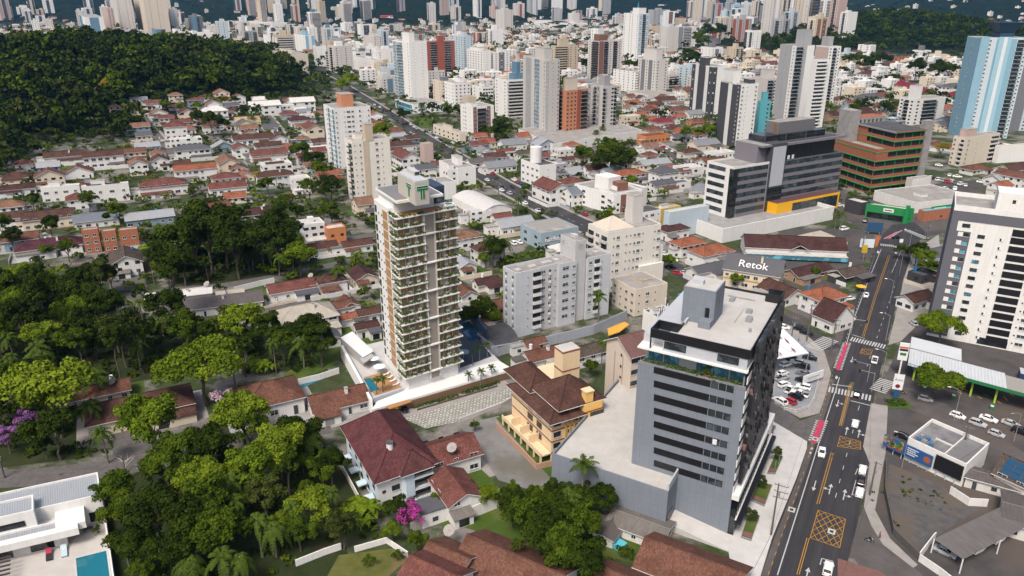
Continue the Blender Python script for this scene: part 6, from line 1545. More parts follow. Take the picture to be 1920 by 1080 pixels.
tw("yellow-green three-storey flats beside the charcoal-roofed white flats",(1240,392,432,1228,1277),'w','wWw','y',boxes=((.1,.5,.3,.7,1.5,'w'),),det=2,name="apartment_block",cat="apartment block",floors=3)
tw("grey-blue windowless block behind the orange-roofed shop row",(1256,398,448,1250,1330),'','','l',boxes=(),name="warehouse",cat="warehouse",rf=ROOFL)
tw("white corner building with green window panels and a round roof tank",(1012,310,352,977,1043),'WWWW','.s.','w','e',BLUEG,boxes=(),det=2,name="office_block",cat="office building",lm="round-tank corner building",rf=ROOFD,floors=3)
fr_=tower_frame(1012,310,352,977,1043);q=MB();c=fr_.p(4,fr_.d*.5,fr_.h);q.bar(c-Vector((0,0,.4)),c+Vector((0,0,9)),3.6,WHITE,18);single("water_tank",q,"round white water tank on the white corner building","water tank")
tw("pink-red slab with blank sides beside the avenue",(795,270,305,787,812),'','','p',boxes=(),name="building_wall_block",cat="building");
tw("white warehouse-like block behind the planted tower with a square roof box",(858,315,350,823,892),'w','w','w',boxes=((.3,.6,.3,.6,5),),name="office_block",cat="office building",floors=2)
tw("white three-storey flats with brown patched roof behind the planted tower",(808,345,378,789,855),'www','','w',boxes=((.2,.4,.5,.7,1.5),),name="apartment_block",cat="apartment block",floors=3,rf=ROOFC)
tw("small white tower block beside the avenue near the pink slab",(840,318,352,830,862),'ww','w','w',boxes=((.2,.6,.2,.8,3),),name="apartment_block",cat="apartment block",floors=3)
far=[("cream tower with a stepped roof tank beyond the wooded hill",(440,78,126,433,471),'ws','wpww','c','e',((.35,.6,.3,.7,9),)),("cream slab block with blank end wall beyond the wooded hill",(545,102,160,507,577),'wsww','..','c','e',((.2,.5,.3,.7,4),)),("brown brick flats with dark red gabled roof boxes",(618,98,145,610,658),'bb','bbwbb','n','r',((.4,.7,.2,.8,6,'r'),)),("white tower with a blue-grey centre stripe above the wooded hill",(158,32,84,148,193),'wk','.kk.','w','a',()),("unfinished red-framed tower beside the white and blue striped tower",(200,15,74,190,212),'WW','WW','p','r',()),("grey concrete tower still under construction above the wooded hill",(170,6,40,141,200),'BB','BBBB','g','d',((.3,.7,.3,.7,5),)),("grey tower with a blank left face next to the tallest beige tower",(214,-14,66,204,244),'w','w.ww','o','g',HT),("tallest beige tower over the wooded hill",(264,-24,68,246,308),'wsw','sw.ws.','c','e',HT),("broad beige podium block at the foot of the tallest beige tower",(240,68,98,214,292),'ww','.kw.','c','p',()),("dark slim slab with orange stripe beside the beige podium",(292,55,98,284,310),'k','kB','d','a',()),("white and grey framed flats right of the dark slim slab",(334,76,116,308,370),'ww','WWWW','o','g',((.1,.4,.2,.7,3),)),("grey-blue tower standing alone beyond the hill",(362,30,66,352,379),'kw','kBw','d','a',HT),("beige narrow tower beside the grey-blue tower",(318,32,56,309,336),'w','ww','c','e',HT),("white slim tower, shortest of the three far white towers",(508,14,40,504,520),'w','www','w','e',HT),("white tower with red stripe, middle of the three far white towers",(535,4,42,528,556),'w','wkw','w','r',HT),("white tower with pale blue panels, last of the three far white towers",(580,5,44,573,599),'w','wkw','w','l',HT),("white tower with a bright blue side and blue top box",(572,66,104,552,589),'wsw','k.k','w','b',((.3,.6,.2,.6,8,'b'),)),("low white flats left of the white and blue tower",(515,68,92,493,552),'ww','wwwww','w','o',((.2,.5,.2,.7,4),)),("white tower at the far top beyond the stadium",(648,2,42,638,660),'w','www','w','l',HT),("cream tower beyond the long white roofed hall",(945,18,62,929,962),'ww','wsw','o','e',((.2,.7,.2,.6,5),)),("grey concrete tower under construction on the far slope",(985,-12,28,976,993),'BB','BB','d','g',()),("pale pink tower on the far slope right of the long hall",(1062,-6,30,1055,1080),'w','wkw','p','p',HT),("grey wide block beyond the tall white tower",(1225,18,50,1216,1256),'ww','WWWW','g','d',HT),("white block with balcony bands at the foot of the wooded rise",(1282,50,95,1270,1306),'k','bbw','w','d',((.2,.5,.2,.7,6,'d'),)),("small white house-like block with a stair tower on the right hillfoot",(1330,72,94,1322,1352),'w','ww','w','o',((.1,.4,.2,.6,5),)),("grey slab tower of the far right cluster, leftmost one",(1296,22,42,1288,1320),'ww','ww','o','g',HT),("blue-striped tower of the far right cluster",(1382,8,48,1371,1396),'kw','wkw','l','b',HT),("grey tower with a clock-like roof disc in the far right cluster",(1412,10,48,1404,1433),'ww','wkw','g','d',HT),("white slim tower between the blue-striped and grey far towers",(1395,4,46,1390,1410),'w','ww','w','o',HT),("pink-brown tower low in the far right cluster",(1352,20,46,1340,1372),'ww','kw','p','n',HT),("orange and white block below the far right cluster",(1385,60,88,1379,1402),'k','ww','o','y',HT),("pale low block with band windows beside the orange and white block",(1405,66,88,1395,1431),'W','WWW','o','g',((.3,.5,.2,.6,4),)),("white tower with one deep red vertical stripe",(1445,24,84,1434,1470),'wk','wkw.','w','r',HT),("tallest white tower of the far right cluster with window columns",(1492,-22,80,1468,1520),'w.w','BwBw','w','g',((.1,.5,.1,.5,10),)),("white tower behind the tallest of the far right cluster",(1478,20,84,1464,1500),'ww','w.w','o','l',HT),("grey tower with dark balcony recess at the top of the far right cluster",(1540,-12,60,1530,1556),'B','BB','d','k',HT),("cream tower closing the far right cluster",(1556,14,72,1540,1590),'w.w','wwBw','c','e',((.2,.6,.2,.6,8),)),("small cream tower in the haze of the far right cluster",(1330,10,34,1322,1344),'w','ww','y','c',HT),("white wide block at the left edge of the far town",(12,18,40,-6,34),'ww','wwww','o','l',HT),("pink narrow tower at the far left corner",(12,-8,16,8,26),'w','w','p','s',()),("pale tower pair, the wider one, at the far left",(114,-6,18,104,142),'wk','kwk','o','l',()),("white stepped flats in the trees at the far left",(58,38,62,40,72),'ww','www','w','c',((.3,.6,.3,.6,6),)),("pink-walled half-finished block left of the stadium",(408,24,42,398,424),'k','WW','g','r',()),("white block with dark bands near the crossroads in the far middle",(700,18,38,690,708),'w','kw','w','d',()),("small white tower with a dark tank in the far middle",(758,14,34,750,772),'w','ww','w','d',HT),]
for lab,spec,L,Rr,wk,acc,bx_ in far:tw(lab,spec,L,Rr,wk,acc,None,'o',1,bx_,lm=None if False else False,fh=3.1,back=False)
# --- houses of the town: x, y of the roof's middle, width in the picture, depth ratio, ridge (0 along the street grid, 1 across), storeys, roof, wall, type
LANDMARKS.update({"blue-grey hillside house":(297,195),"bare brick row houses":(200,445),"stone-faced house":(130,498),"big mid-town tree clump":(400,460),"yellow-tan roofed villa":(463,225),"brown twin-roofed houses":(155,288),"solar-panelled white house":(190,345),"vaulted white warehouse":(905,380),"roof-lettered shop":(1410,500),"long brown-roofed hall":(1490,468),"triangular car-lot canopy":(1480,640),"filling station canopy":(1780,660),"car-lot zebra crossing":(1600,740),"ribbed car port":(1830,1000),"billboard building":(1760,840),"green-fronted shop":(1665,385),"gravel lot":(950,850),"lawn with cream posts":(480,560),"red hall far off":(1395,95),"crimson-roofed row":(1690,155),"far stadium":(410,64),"far long white hall":(1010,35),"round wooded rise":(1700,80),"low brown villa":(260,760),"small white shed":(1200,985)})
HOUSES="""
120 288 70 .45 0 1.3 b w g|193 288 72 .45 0 2 b w g|258 303 45 .8 1 2 t w g|298 296 38 .8 1 2 b w g|365 313 76 .4 0 2 o w g|305 340 88 .5 0 1.5 r w h|426 298 55 .6 1 2 t c g|445 312 45 .7 1 1.5 n c g|360 276 66 .5 0 2 d w h|327 232 46 .8 0 2.5 r w h|347 257 60 .5 0 1.5 w w f
350 208 44 .8 1 1.5 b c g|402 204 50 .7 0 2 W w h|432 205 26 .8 0 1.5 b w g|463 222 48 .6 0 1 y w g|495 193 60 .5 0 2 W w g|535 196 34 .7 0 2 w w f|565 186 50 .6 0 2 W w g|473 255 75 .4 0 1 b w g|450 275 40 .7 1 2 r w g|502 270 52 .5 0 1.5 b w g|503 285 70 .5 0 1.5 r w g|562 222 45 .6 0 1.5 B w h|585 235 50 .6 1 2 r c g|597 263 33 .8 0 1.5 b w g|517 304 60 .6 0 2 w w f|515 307 36 .7 0 2 b w g|515 325 70 .45 0 2 b w h|562 330 40 .9 0 3 w w f|425 345 70 .5 0 1.2 r w g|30 350 65 .4 0 1.2 B w g|250 203 34 .7 0 1.5 n c g|215 200 30 .7 1 1.5 n c g
15 403 62 .6 0 2 b w g|90 402 90 .5 0 1.5 b c g|180 405 80 .5 0 1.2 u w g|92 455 112 .42 0 1.1 p w h|291 442 56 .4 0 1 o w g|388 388 84 .45 0 2.5 r w g|478 396 94 .35 0 1.8 B w g|280 402 86 .42 0 1.2 G u g|575 414 66 .7 0 3 w w f|627 424 42 .8 0 2.5 w o f|600 460 64 .5 0 1.2 b w g|545 535 90 .5 0 1.2 r w g|620 520 60 .7 0 1.5 b w h|570 583 125 .62 0 1.7 T w h|618 625 46 .7 1 1 d w g|635 570 50 .7 0 1.3 n w g|235 478 74 .75 1 1.6 k w g
668 455 60 .5 0 1.2 b w g|680 510 60 .8 1 1.2 B c g|652 565 44 .7 1 1.2 n w g|688 582 46 .7 0 1.2 b w g|660 592 50 .5 0 1 o w g|686 610 46 .6 0 1.2 B w g|873 543 44 .8 1 1 n w g|912 525 52 .6 0 1 B w g|930 566 36 .8 0 1 n w g|922 595 44 .6 0 1.1 n w g|870 490 46 .8 1 1.2 G w g|940 404 40 .6 0 1.2 r w g|963 415 78 .55 0 1.3 G w g|895 394 52 .6 0 1.5 w w f|1050 462 40 1 0 1.2 W w h
1015 660 78 .62 0 1.2 n w g|1000 640 46 .6 0 1 n w g|1112 650 100 .4 0 .9 k w g|503 726 132 .85 0 1.2 n w h|632 742 118 .65 0 1 n w g|190 728 100 .5 0 1 n c g|262 752 190 .45 0 1 b c h|840 836 118 .8 0 1.5 r w g|855 908 96 .72 1 1.5 r w g
1290 450 66 .6 0 1.8 o w h|1333 466 84 .6 0 1.6 o w h|1325 500 76 .45 0 1 d w g|1530 441 62 .6 0 1.2 T w h|1515 505 96 .4 0 .9 B t g|1592 508 70 .55 0 .9 k k g|1545 545 80 .8 0 2 o w h|1465 540 76 .8 1 1 b w g|1718 555 70 .55 0 1.2 b w g|1730 510 50 .7 0 1 d k f|1240 405 30 .8 0 1 b w h|1262 425 60 .6 0 1.6 B w h
1190 190 36 .7 0 1.5 o w h|1225 195 40 .6 0 1.5 b w g|1245 185 50 .5 0 1.2 b w g|1218 203 40 .7 0 2 r w h|1183 215 42 .7 0 2 w c f|1240 225 44 .7 0 1.4 m w h|1268 205 46 .5 0 1.2 n w g|1225 250 60 .5 0 1.4 o o f|1170 292 46 .6 0 2 b w g|1102 292 54 .5 0 1.2 B w h|1060 297 34 .6 0 1.2 b w g|1147 318 40 .6 0 2 u w g|1115 313 50 .6 0 1.6 B w g|1178 322 66 .5 0 1.8 o w h|1245 318 54 .7 0 2.6 d w h|1225 303 66 .4 0 1 G c g|1240 342 54 .5 0 1.6 d w g|1280 318 30 .7 0 2 r w g|1035 345 70 .7 1 1.6 r w g|1090 355 70 .6 0 2 u w g|1310 300 40 .6 0 1.6 n w g|935 305 66 .5 0 1.2 g w g|960 265 54 .6 0 1.4 g w g|925 290 50 .6 0 1 b w g|945 282 40 .5 0 1 r w g|900 300 54 .5 0 1 e w g|985 285 40 .6 0 1.2 k w h|750 268 60 .5 0 1.4 b w h|760 287 56 .6 1 2 r w g|735 243 40 .7 0 1.4 n c g|930 148 40 .6 0 1.4 B w h|1000 245 20 .7 0 1 d w g
1300 210 40 .6 0 1.2 g w g|1330 190 70 .4 0 1.2 w b f|1310 225 44 .5 0 1 n o g|1320 265 60 .5 0 1.4 g c g|1350 283 60 .5 0 1 w w f|1336 300 60 .6 0 1.8 n w g|1290 310 54 .7 0 2 w w f|1275 340 40 .6 0 1 d w f|1600 98 40 .5 0 1.2 n w g|1618 112 36 .6 0 1.3 b w g|1650 100 50 .4 0 1.2 B w g|1590 145 36 .7 0 1.6 d w h|1632 135 50 .5 0 2 b w h|1620 165 84 .4 0 1.6 w w f|1625 180 60 .5 0 1.6 d w h|1645 178 50 .7 0 1.2 n w g|1680 152 40 .6 1 1.6 m c g|1700 158 36 .6 1 1.6 m c g|1718 165 34 .6 1 1.6 m c g|1735 170 32 .6 1 1.6 m c g|1780 120 36 .6 0 1.6 w w f|1785 160 50 .5 0 1.8 d w h|1790 175 44 .7 0 1.6 m w h|1690 105 40 .6 0 2 n r f|1602 208 84 .55 0 1.3 B t g|1570 212 60 .5 0 1.3 B t g|1750 270 40 .6 0 1.2 n w g|1785 275 40 .6 0 1 o w g|1900 312 70 .5 0 2 b w g|1900 325 50 .6 1 2 n w g|1880 330 66 .5 0 1.2 G w g|1770 200 40 .6 0 1.2 o w g|1800 185 40 .6 0 1.2 n w g|1660 122 34 .7 0 1.4 b w g
1395 93 48 .5 0 1.3 W r g|1340 110 40 .5 0 1.2 n w g|1380 105 44 .5 0 1.2 y w h|1365 120 40 .6 0 1.2 n w g|1415 110 40 .6 0 1.2 n w g|1440 118 44 .6 0 1.2 r w g|1310 95 40 .6 0 1.2 r w g|1298 98 30 .6 0 1.2 W w g|1420 95 40 .6 0 1.2 b w g
"""
for row in HOUSES.replace("\n","|").split("|"):
 v=row.split()
 if len(v)==9:house(float(v[0]),float(v[1]),float(v[2]),float(v[3]),int(v[4]),float(v[5]),v[6],v[7],v[8],au=62 if float(v[0])<1260 or float(v[1])<420 else 61)
def special_houses():
 for(spec,wk,lab,fl)in(((297,182,207,266,330),(.2,.27,.35),"blue-grey stepped house with a pale roof at the edge of the hillside wood",3),):
  tower("house",lab,spec,'WW','WWW',wall(wk),det=2,boxes=((.1,.6,.3,.8,2.2),),floors=fl,cat="house",lm=False)
 BR=WALLS['r']
 for i,s in enumerate(((152,432,476,139,183),(190,434,474,183,216),(222,432,470,215,257))):
  tower("unfinished_house","bare orange brick row house, %s of the three"%("tallest, at the maroon roof","the middle one","at the garage end")[i],s,'w','ww',BR,det=2,boxes=(),floors=2+(i==0),cat="house",lm=False,au=66,av=-24,roofm=ROOFC)
 for i,s in enumerate(((75,352,382,64,148),(152,350,384,142,240))):
  T=tower("house","white flat-roofed house block, %s"%("the left part without solar panels" if i==0 else "the part carrying black solar panels"),s,'ww','WwWw',WHITE,det=2,boxes=((.2,.5,.5,.9,2.4),),floors=2,cat="house",lm=False,au=66,av=-24,roofm=ROOFL)
  if i:
   fr=T.fr
   for k in range(2):q=MB();q.box(fr,fr.w*(.1+.4*k),fr.w*(.42+.4*k),fr.d*.3,fr.d*.7,fr.h+.1,fr.h+.3,BLACKP);T.part("solar_panel",q)
 T=tower("stone_house","long low house with a rough grey stone-clad flat roof parapet",(130,498,520,66,190),'','.',WALLS['s'],boxes=(),cat="house",lm=False,au=66,av=-24,roofm=WALLS['s']);q=MB();fr=T.fr;q.box(fr,fr.w*.1,fr.w*.7,-.06,0,0,2.3,DARKG);T.part("garage_opening",q)
 T=tower("warehouse","large white warehouse with a low vaulted sheet roof behind the planted tower",(905,397,412,848,960),'','ssss',WHITE,boxes=(),cat="warehouse",lm=False,par=.1,floors=1)
 fr=T.fr;q=MB();n=10;sh=sheet((.56,.54,.52),worn=.25)
 for k in range(n):
  a0,a1=k/n,(k+1)/n;f=lambda t:fr.h+2.6*math.sin(math.pi*t)
  q.face([fr.p(fr.w*a0,-.4,f(a0)),fr.p(fr.w*a1,-.4,f(a1)),fr.p(fr.w*a1,fr.d+.4,f(a1)),fr.p(fr.w*a0,fr.d+.4,f(a0))],sh,[(0,a0*fr.w),(0,a1*fr.w),(fr.d,a1*fr.w),(fr.d,a0*fr.w)])
  for b in(0,fr.d):q.face([fr.p(fr.w*a0,b,fr.h-.1),fr.p(fr.w*a1,b,fr.h-.1),fr.p(fr.w*a1,b,f(a1)),fr.p(fr.w*a0,b,f(a0))],WHITE)
 T.part("vaulted_roof",q)
 T=tower("shop","blue-grey shop block with white lettering above its forecourt",(1015,437,470,976,1085),'WW','www',wall((.3,.38,.43)),boxes=(),cat="shop",lm=False,floors=2,roofm=ROOFC)
 put_text(T,"optilus",3.0,fpt(T.fr,'R',T.fr.w*.3,T.fr.h*.45)+fdir(T.fr,'R')[1]*.1,fdir(T.fr,'R')[1],FRAME,.1)
 p=atg(1412,497,8);T=house_at(Vector((p.x,p.y-2,0)),21,12,118,2.2,'d','c','g',0,fh=3.4,rise=4.4,name="shop",label="cream two-storey shop with white lettering painted on its steep charcoal roof",cat="shop",det=2,av=28)
 fr=T.fr;q=MB();q.box(fr,-.1,fr.w+.1,-.15,0,3.4,3.9,plain("yellow_band",(.5,.3,.04),.7));T.part("band",q)
 sl=math.atan2(4.4,fr.d/2);n=fdir(fr,'R')[1]
 put_text(T,"Retok",4.6,fr.p(fr.w*.5,fr.d*.1,2.2*3.4+.9)+Vector((0,0,.35)),n,FRAME,.05,R(90)-sl)
 LANDMARKS["roof-lettered shop"]=proj(fr.p(fr.w/2,0,8))
 a=atg(1400,475,4);b=atg(1580,482,4);a2,b2=at(1440,488,0),at(1572,494,0)
 dv=(b2-a2).normalized();azd=math.degrees(math.atan2(dv.x,dv.y));c=at(1490,486,0)
 T=house_at(c+az(azd-90)*7,42,14,azd,1.3,'B','w','g',0,fh=3.6,rise=3.6,name="hall",label="long hall with a brown tiled roof and a glazed pale veranda",cat="hall",det=2,av=azd-90)
 q=MB();fr=T.fr;f3=Fr(fr.p(fr.w*.45,-1),azd,azd-90);roof_mesh(q,f3,7,6,1,'g',4.7,1.8,ROOFS['B'],WHITE,.4);T.part("entrance_gable",q)
 q=MB();q.box(fr,0,fr.w,-3.5,-.5,2.6,2.8,ROOFL);q.box(fr,0,fr.w,-3.4,-3.3,.8,2.4,BLUEG)
 T.part("veranda",q)
 p=at(1559,612,0);T=house_at(p,10.5,8.5,61,1.4,'B','w','g',1,fh=3.2,rise=4.6,name="house",label="white corner shop-house with a steep dark brown gable facing the main road",cat="house",det=2)
 for(x,y,hh,L,D,st,rk,lab,ori)in((965,1045,6,21,12,1.1,'n',"long weathered red-brown roof at the bottom behind the garden trees",0),(842,1035,6,9,10,1.1,'n',"short weathered red-brown roof joined to the long one at the bottom",0),(815,1068,6.5,10.5,10,1.6,'r',"bright red roof with a pale verge at the bottom edge",0),(1300,1052,5.5,19,11,1.2,'n',"weathered brown tiled house with a sheet porch beside the striped office",0),(1165,1085,4.5,9,9,1,'n',"small brown tiled roof at the bottom between lawn and road",0)):
  p=atg(x,y,hh);house_at(Vector((p.x,p.y,0)),L,D,121,st,rk,'w','g',ori,label=lab,det=2,av=31,name="house",nochim=True)
 p=atg(1200,985,2.4);T=house_at(Vector((p.x,p.y,0)),12,7,121,1.0,'x','w','g',0,fh=2.6,rise=.8,name="shed",label="small white shed with a ribbed grey asbestos roof below the striped office",cat="shed",det=2,av=31)
 p=atg(1155,985,2.4);house_at(Vector((p.x-1,p.y,0)),4.5,9,121,.9,'e','w','g',1,fh=2.6,rise=.5,name="shed",label="low dark-roofed lean-to beside the small white shed",cat="shed",det=2,av=31,wins=False)
 q=MB();c=at(1161,1017,1.2);q.bar((c.x,c.y,0),(c.x,c.y,1.1),1.7,plain("turquoise_pool_liner",(.1,.45,.55),.5),4);single("paddling_pool",q,"square turquoise covered tub on the lawn beside the small white shed","paddling pool")
 p=atg(372,562,4);house_at(Vector((p.x+4,p.y,0)),36,12,70,1.1,'e','w','g',0,fh=3,rise=1.6,label="long low building with a dark rusty ribbed roof beside the lawn",det=2,av=-20,name="workshop",cat="workshop")
 p=atg(345,555,4);house_at(Vector((p.x-3,p.y+3,0)),22,7,70,1.3,'W','w','g',0,fh=3,rise=.6,label="narrow white-roofed annex behind the dark rusty ribbed roof",det=2,av=-20,name="workshop",cat="workshop",wins=False)
 p=atg(433,556,3);house_at(Vector((p.x,p.y,0)),9,8,70,1,'T','w','g',0,label="small beige-roofed shed between the rusty roof and the lawn",det=1,name="shed",cat="shed",av=-20)
 for i in range(5):
  q=MB();c=atg(436+21*i,590-4.6*i);q.prism([c+Vector((x,y,0))for x,y in((-.3,-.3),(.3,-.3),(.3,.3),(-.3,.3))],-.3,2.4,CREAM);single("gate_post",q,"cream square fence post along the lawn, %s from the beige shed"%ORD[i],"post","cream fence posts")
special_houses()
def dish(x,y,h,r,label):
 c=at(x,y,h);T=Thing("satellite_dish",c-Vector((0,0,1.2)),label,"satellite dish","mesh satellite dishes")
 m=MB();m.bar(c-Vector((0,0,1.6)),c,.06,GREYM,5);T.part("mast",m)
 d=Vector((-.25,-.55,.8)).normalized();x_=d.cross(Vector((0,0,1))).normalized();y_=d.cross(x_);m=MB();n=16
 MS=plain("dish_mesh",(.34,.31,.29),.7)
 rings=[[c+(x_*math.cos(k*2*math.pi/n)+y_*math.sin(k*2*math.pi/n))*r*f+d*(r*.35*f*f)for k in range(n)]for f in(.05,.4,.75,1)]
 for A,B in zip(rings[:-1],rings[1:]):
  for k in range(n):j=(k+1)%n;m.face([A[k],A[j],B[j],B[k]],MS)
 for k in range(0,n,2):m.bar(rings[0][k],rings[3][k],.03,GREYM,3)
 m.bar(c,c+d*r*.8,.035,GREYM,3);T.part("reflector",m)
dish(848,840,7.4,1.25,"round mesh satellite dish on the red roof beside the weathered hip roof flats");dish(843,995,4.6,1.25,"mesh satellite dish above the long red-brown roof at the bottom");dish(211,716,5,1.1,"mesh satellite dish at the low brown villa");dish(388,533,5.5,1.2,"mesh satellite dish on the small roof above the rusty ribbed workshop");dish(583,517,5.5,1.1,"mesh satellite dish between the red and brown roofs near the lawn");dish(137,713,4.5,1.0,"mesh satellite dish half in the trees by the brown tiled shed")
def antennas():
 T=Thing("antenna_mast_cluster",at(1260,596,10),"cluster of white panel antennas and a blue tank on the block beside the striped office","antennas")
 rnd=random.Random(3)
 for k in range(16):
  m=MB();c=at(1232+48*rnd.random(),578+22*rnd.random()+6,10.5);h=rnd.uniform(2.4,5.2);m.bar(c-Vector((0,0,1.6)),c+Vector((0,0,h)),.07,FRAME,5)
  m.prism([c+Vector((x,y,0))for x,y in((-.2,.1),(.2,.1),(.2,.3),(-.2,.3))],h-1.9,h,FRAME);T.part("antenna",m)
 for x,y in((1250,578),(1263,580)):m=MB();c=at(x,y,11);m.bar(c,c+Vector((.2,-.5,.15)),.8,FRAME,12);T.part("drum_antenna",m)
 m=MB();c=at(1275,556,14);m.bar(c-Vector((0,0,.6)),c+Vector((0,0,.9)),.95,plain("blue_tank",(.02,.16,.34),.5),14,.8);T.part("water_tank",m)
 m=MB()
 for x,y in((-.8,-.8),(.8,-.8),(.8,.8),(-.8,.8)):m.bar(c+Vector((x,y,-5)),c+Vector((x,y,-.6)),.07,FRAME,4)
 T.part("tank_stand",m)
antennas()
# --- vehicles, street furniture, people
def cars():
 for x,y,h,k,c,lab in((1541,848,205,'sedan','white',"white sedan crossing the edge line beside the red cycle strip"),(1604,793,29,'hatch','white',"white hatchback driving up the main road towards the crossing"),(1617,883,29,'hatch','white',"white hatchback first in the kerbside bays"),(1615,901,29,'sedan','black',"black sedan between two white cars in the kerbside bays"),(1612,923,29,'hatch','white',"white hatchback last in the kerbside bays, nearest the junction"),(1552,1070,29,'suv','white',"white estate car waiting at the bottom of the main road"),(1640,675,29,'pickup','white',"white pickup truck just past the yellow box above the crossing"),(1607,738,29,'hatch','black',"small black car standing on the zebra crossing"),(1624,555,210,'sedan','white',"white sedan alone on the upper main road"),(1681,445,75,'sedan','black',"black sedan turning beside the curved red cycle strip"),(1470,615,120,'hatch','white',"white hatchback on the side street at the car-lot canopy"),(1500,618,130,'suv','black',"black estate car on the side street beside the white gabled shop"),(1512,625,130,'sedan','black',"second black car beside the black estate car"),(1735,750,120,'hatch','silver',"silver hatchback parked under the filling station tree"),(1796,779,136,'hatch','white',"white hatchback parked past the lamp post on the right street"),(1833,797,136,'suv','silver',"silver people carrier parked on the right street"),(1853,788,136,'sedan','white',"white car parked behind the silver people carrier"),(1868,815,136,'hatch','silver',"pale hatchback parked beside the low white wall"),(1895,795,136,'sedan','silver',"silver sedan near the right edge lamp post"),(1913,812,136,'suv','black',"black car at the right edge of the street"),(1695,818,136,'sedan','black',"dark sedan parked beside the billboard building"),(1712,608,0,'hatch','silver',"silver hatchback in the yard beside the big kerb tree"),(1717,690,30,'hatch','silver',"silver hatchback under the filling station canopy edge"),(1846,640,30,'hatch','silver',"silver car in the garage opening of the white tower"),(1772,1035,136,'sedan','silver',"silver sedan half under the ribbed car port"),(1832,1032,60,'hatch','white',"white hatchback at the open side of the car port"),(1870,1012,60,'hatch','white',"white car nose out of the far end of the car port"),(1446,803,30,'hatch','grey',"grey car beside the plaza wall of the striped office"),(1380,545,100,'hatch','silver',"silver hatchback beside the shop with roof lettering"),(1400,552,110,'sedan','black',"black sedan behind the striped office roof"),(1593,560,70,'suv','white',"white estate car in the forecourt of the orange-roofed house"),(1590,575,80,'sedan','silver',"silver sedan in the forecourt of the orange-roofed house"),(1270,512,110,'hatch','red',"red hatchback parked behind the white antenna block"),(1283,511,110,'sedan','silver',"silver sedan beside the red hatchback"),(1298,517,110,'suv','white',"white car last beside the red hatchback"),(1246,478,115,'hatch','white',"white hatchback on the avenue by the round street tree"),(1262,487,115,'sedan','white',"white sedan on the avenue nearer the striped office"),(1258,499,115,'sedan','black',"black sedan at the avenue kerb by the round street tree"),(1565,470,120,'hatch','white',"")):
  car(x,y,h,k,c,lab or None)
 rnd=random.Random(8)
 for x,y,h,k,c in((1473,686,62,'suv','white'),(1494,682,300,'suv','white'),(1468,700,62,'hatch','white'),(1505,690,300,'suv','black'),(1466,711,62,'pickup','silver'),(1470,723,62,'suv','white'),(1506,701,300,'sedan','grey'),(1503,712,300,'hatch','black'),(1480,733,40,'pickup','white'),(1506,728,300,'suv','white'),(1500,738,310,'pickup','white'),(1492,745,320,'suv','black'),(1482,752,330,'hatch','red'),(1518,672,300,'sedan','black'),(1510,663,300,'sedan','grey'),(1484,672,62,'hatch','black')):
  car(x,y,h,k,c,desc=f"{c} {CW[k]} for sale in the car lot",group="cars in the car lot")
 for x,y,c in((702,197,'white'),(712,201,'white'),(722,207,'red'),(757,220,'black'),(762,229,'red'),(770,234,'white'),(776,238,'white'),(781,241,'silver'),(770,249,'silver'),(776,254,'white'),(805,248,'white'),(812,253,'blue'),(818,258,'white'),(826,263,'black'),(836,268,'black'),(848,268,'white'),(858,266,'white'),(924,326,'red'),(913,338,'white'),(940,357,'white'),(964,338,'white'),(970,341,'red'),(976,345,'blue'),(984,382,'white'),(1009,395,'white'),(1055,378,'black'),(1097,402,'red'),(955,364,'silver'),(948,460,'black'),(962,457,'white'),(973,455,'white')):
  car(x,y,-22 if x<940 else-26,rnd.choice(('hatch','sedan','suv')),c,sc=1.15,desc=f"small {c} avenue car")
 for x,y,c in((1573,386,'white'),(1590,389,'white'),(1606,396,'white'),(1622,414,'black'),(1583,430,'white'),(1700,313,'white'),(1760,311,'white'),(1745,333,'white'),(1752,336,'black'),(1760,338,'white'),(1770,340,'silver'),(1778,341,'red'),(1786,343,'white'),(1794,345,'grey'),(1802,346,'white'),(1810,348,'silver'),(1840,341,'white'),(1850,340,'white'),(1745,348,'silver'),(1758,352,'black'),(1772,354,'white'),(1790,355,'white'),(1780,329,'silver'),(1795,332,'white'),(1187,256,'white'),(1205,264,'white'),(1238,273,'silver'),(1252,279,'white'),(1262,283,'white'),(1245,276,'red')):
  car(x,y,rnd.choice((30,62,118)),rnd.choice(('hatch','sedan','suv')),c,sc=1.25,desc=f"{c} car parked among the far yards")
 for x,y,c in((271,228,'black'),(278,236,'red'),(282,239,'black'),(536,268,'white'),(547,280,'silver'),(592,483,'white'),(1462,755,'white')):car(x,y,-28,'hatch',c,sc=1.2,desc=f"{c} car in the side street")
cars()
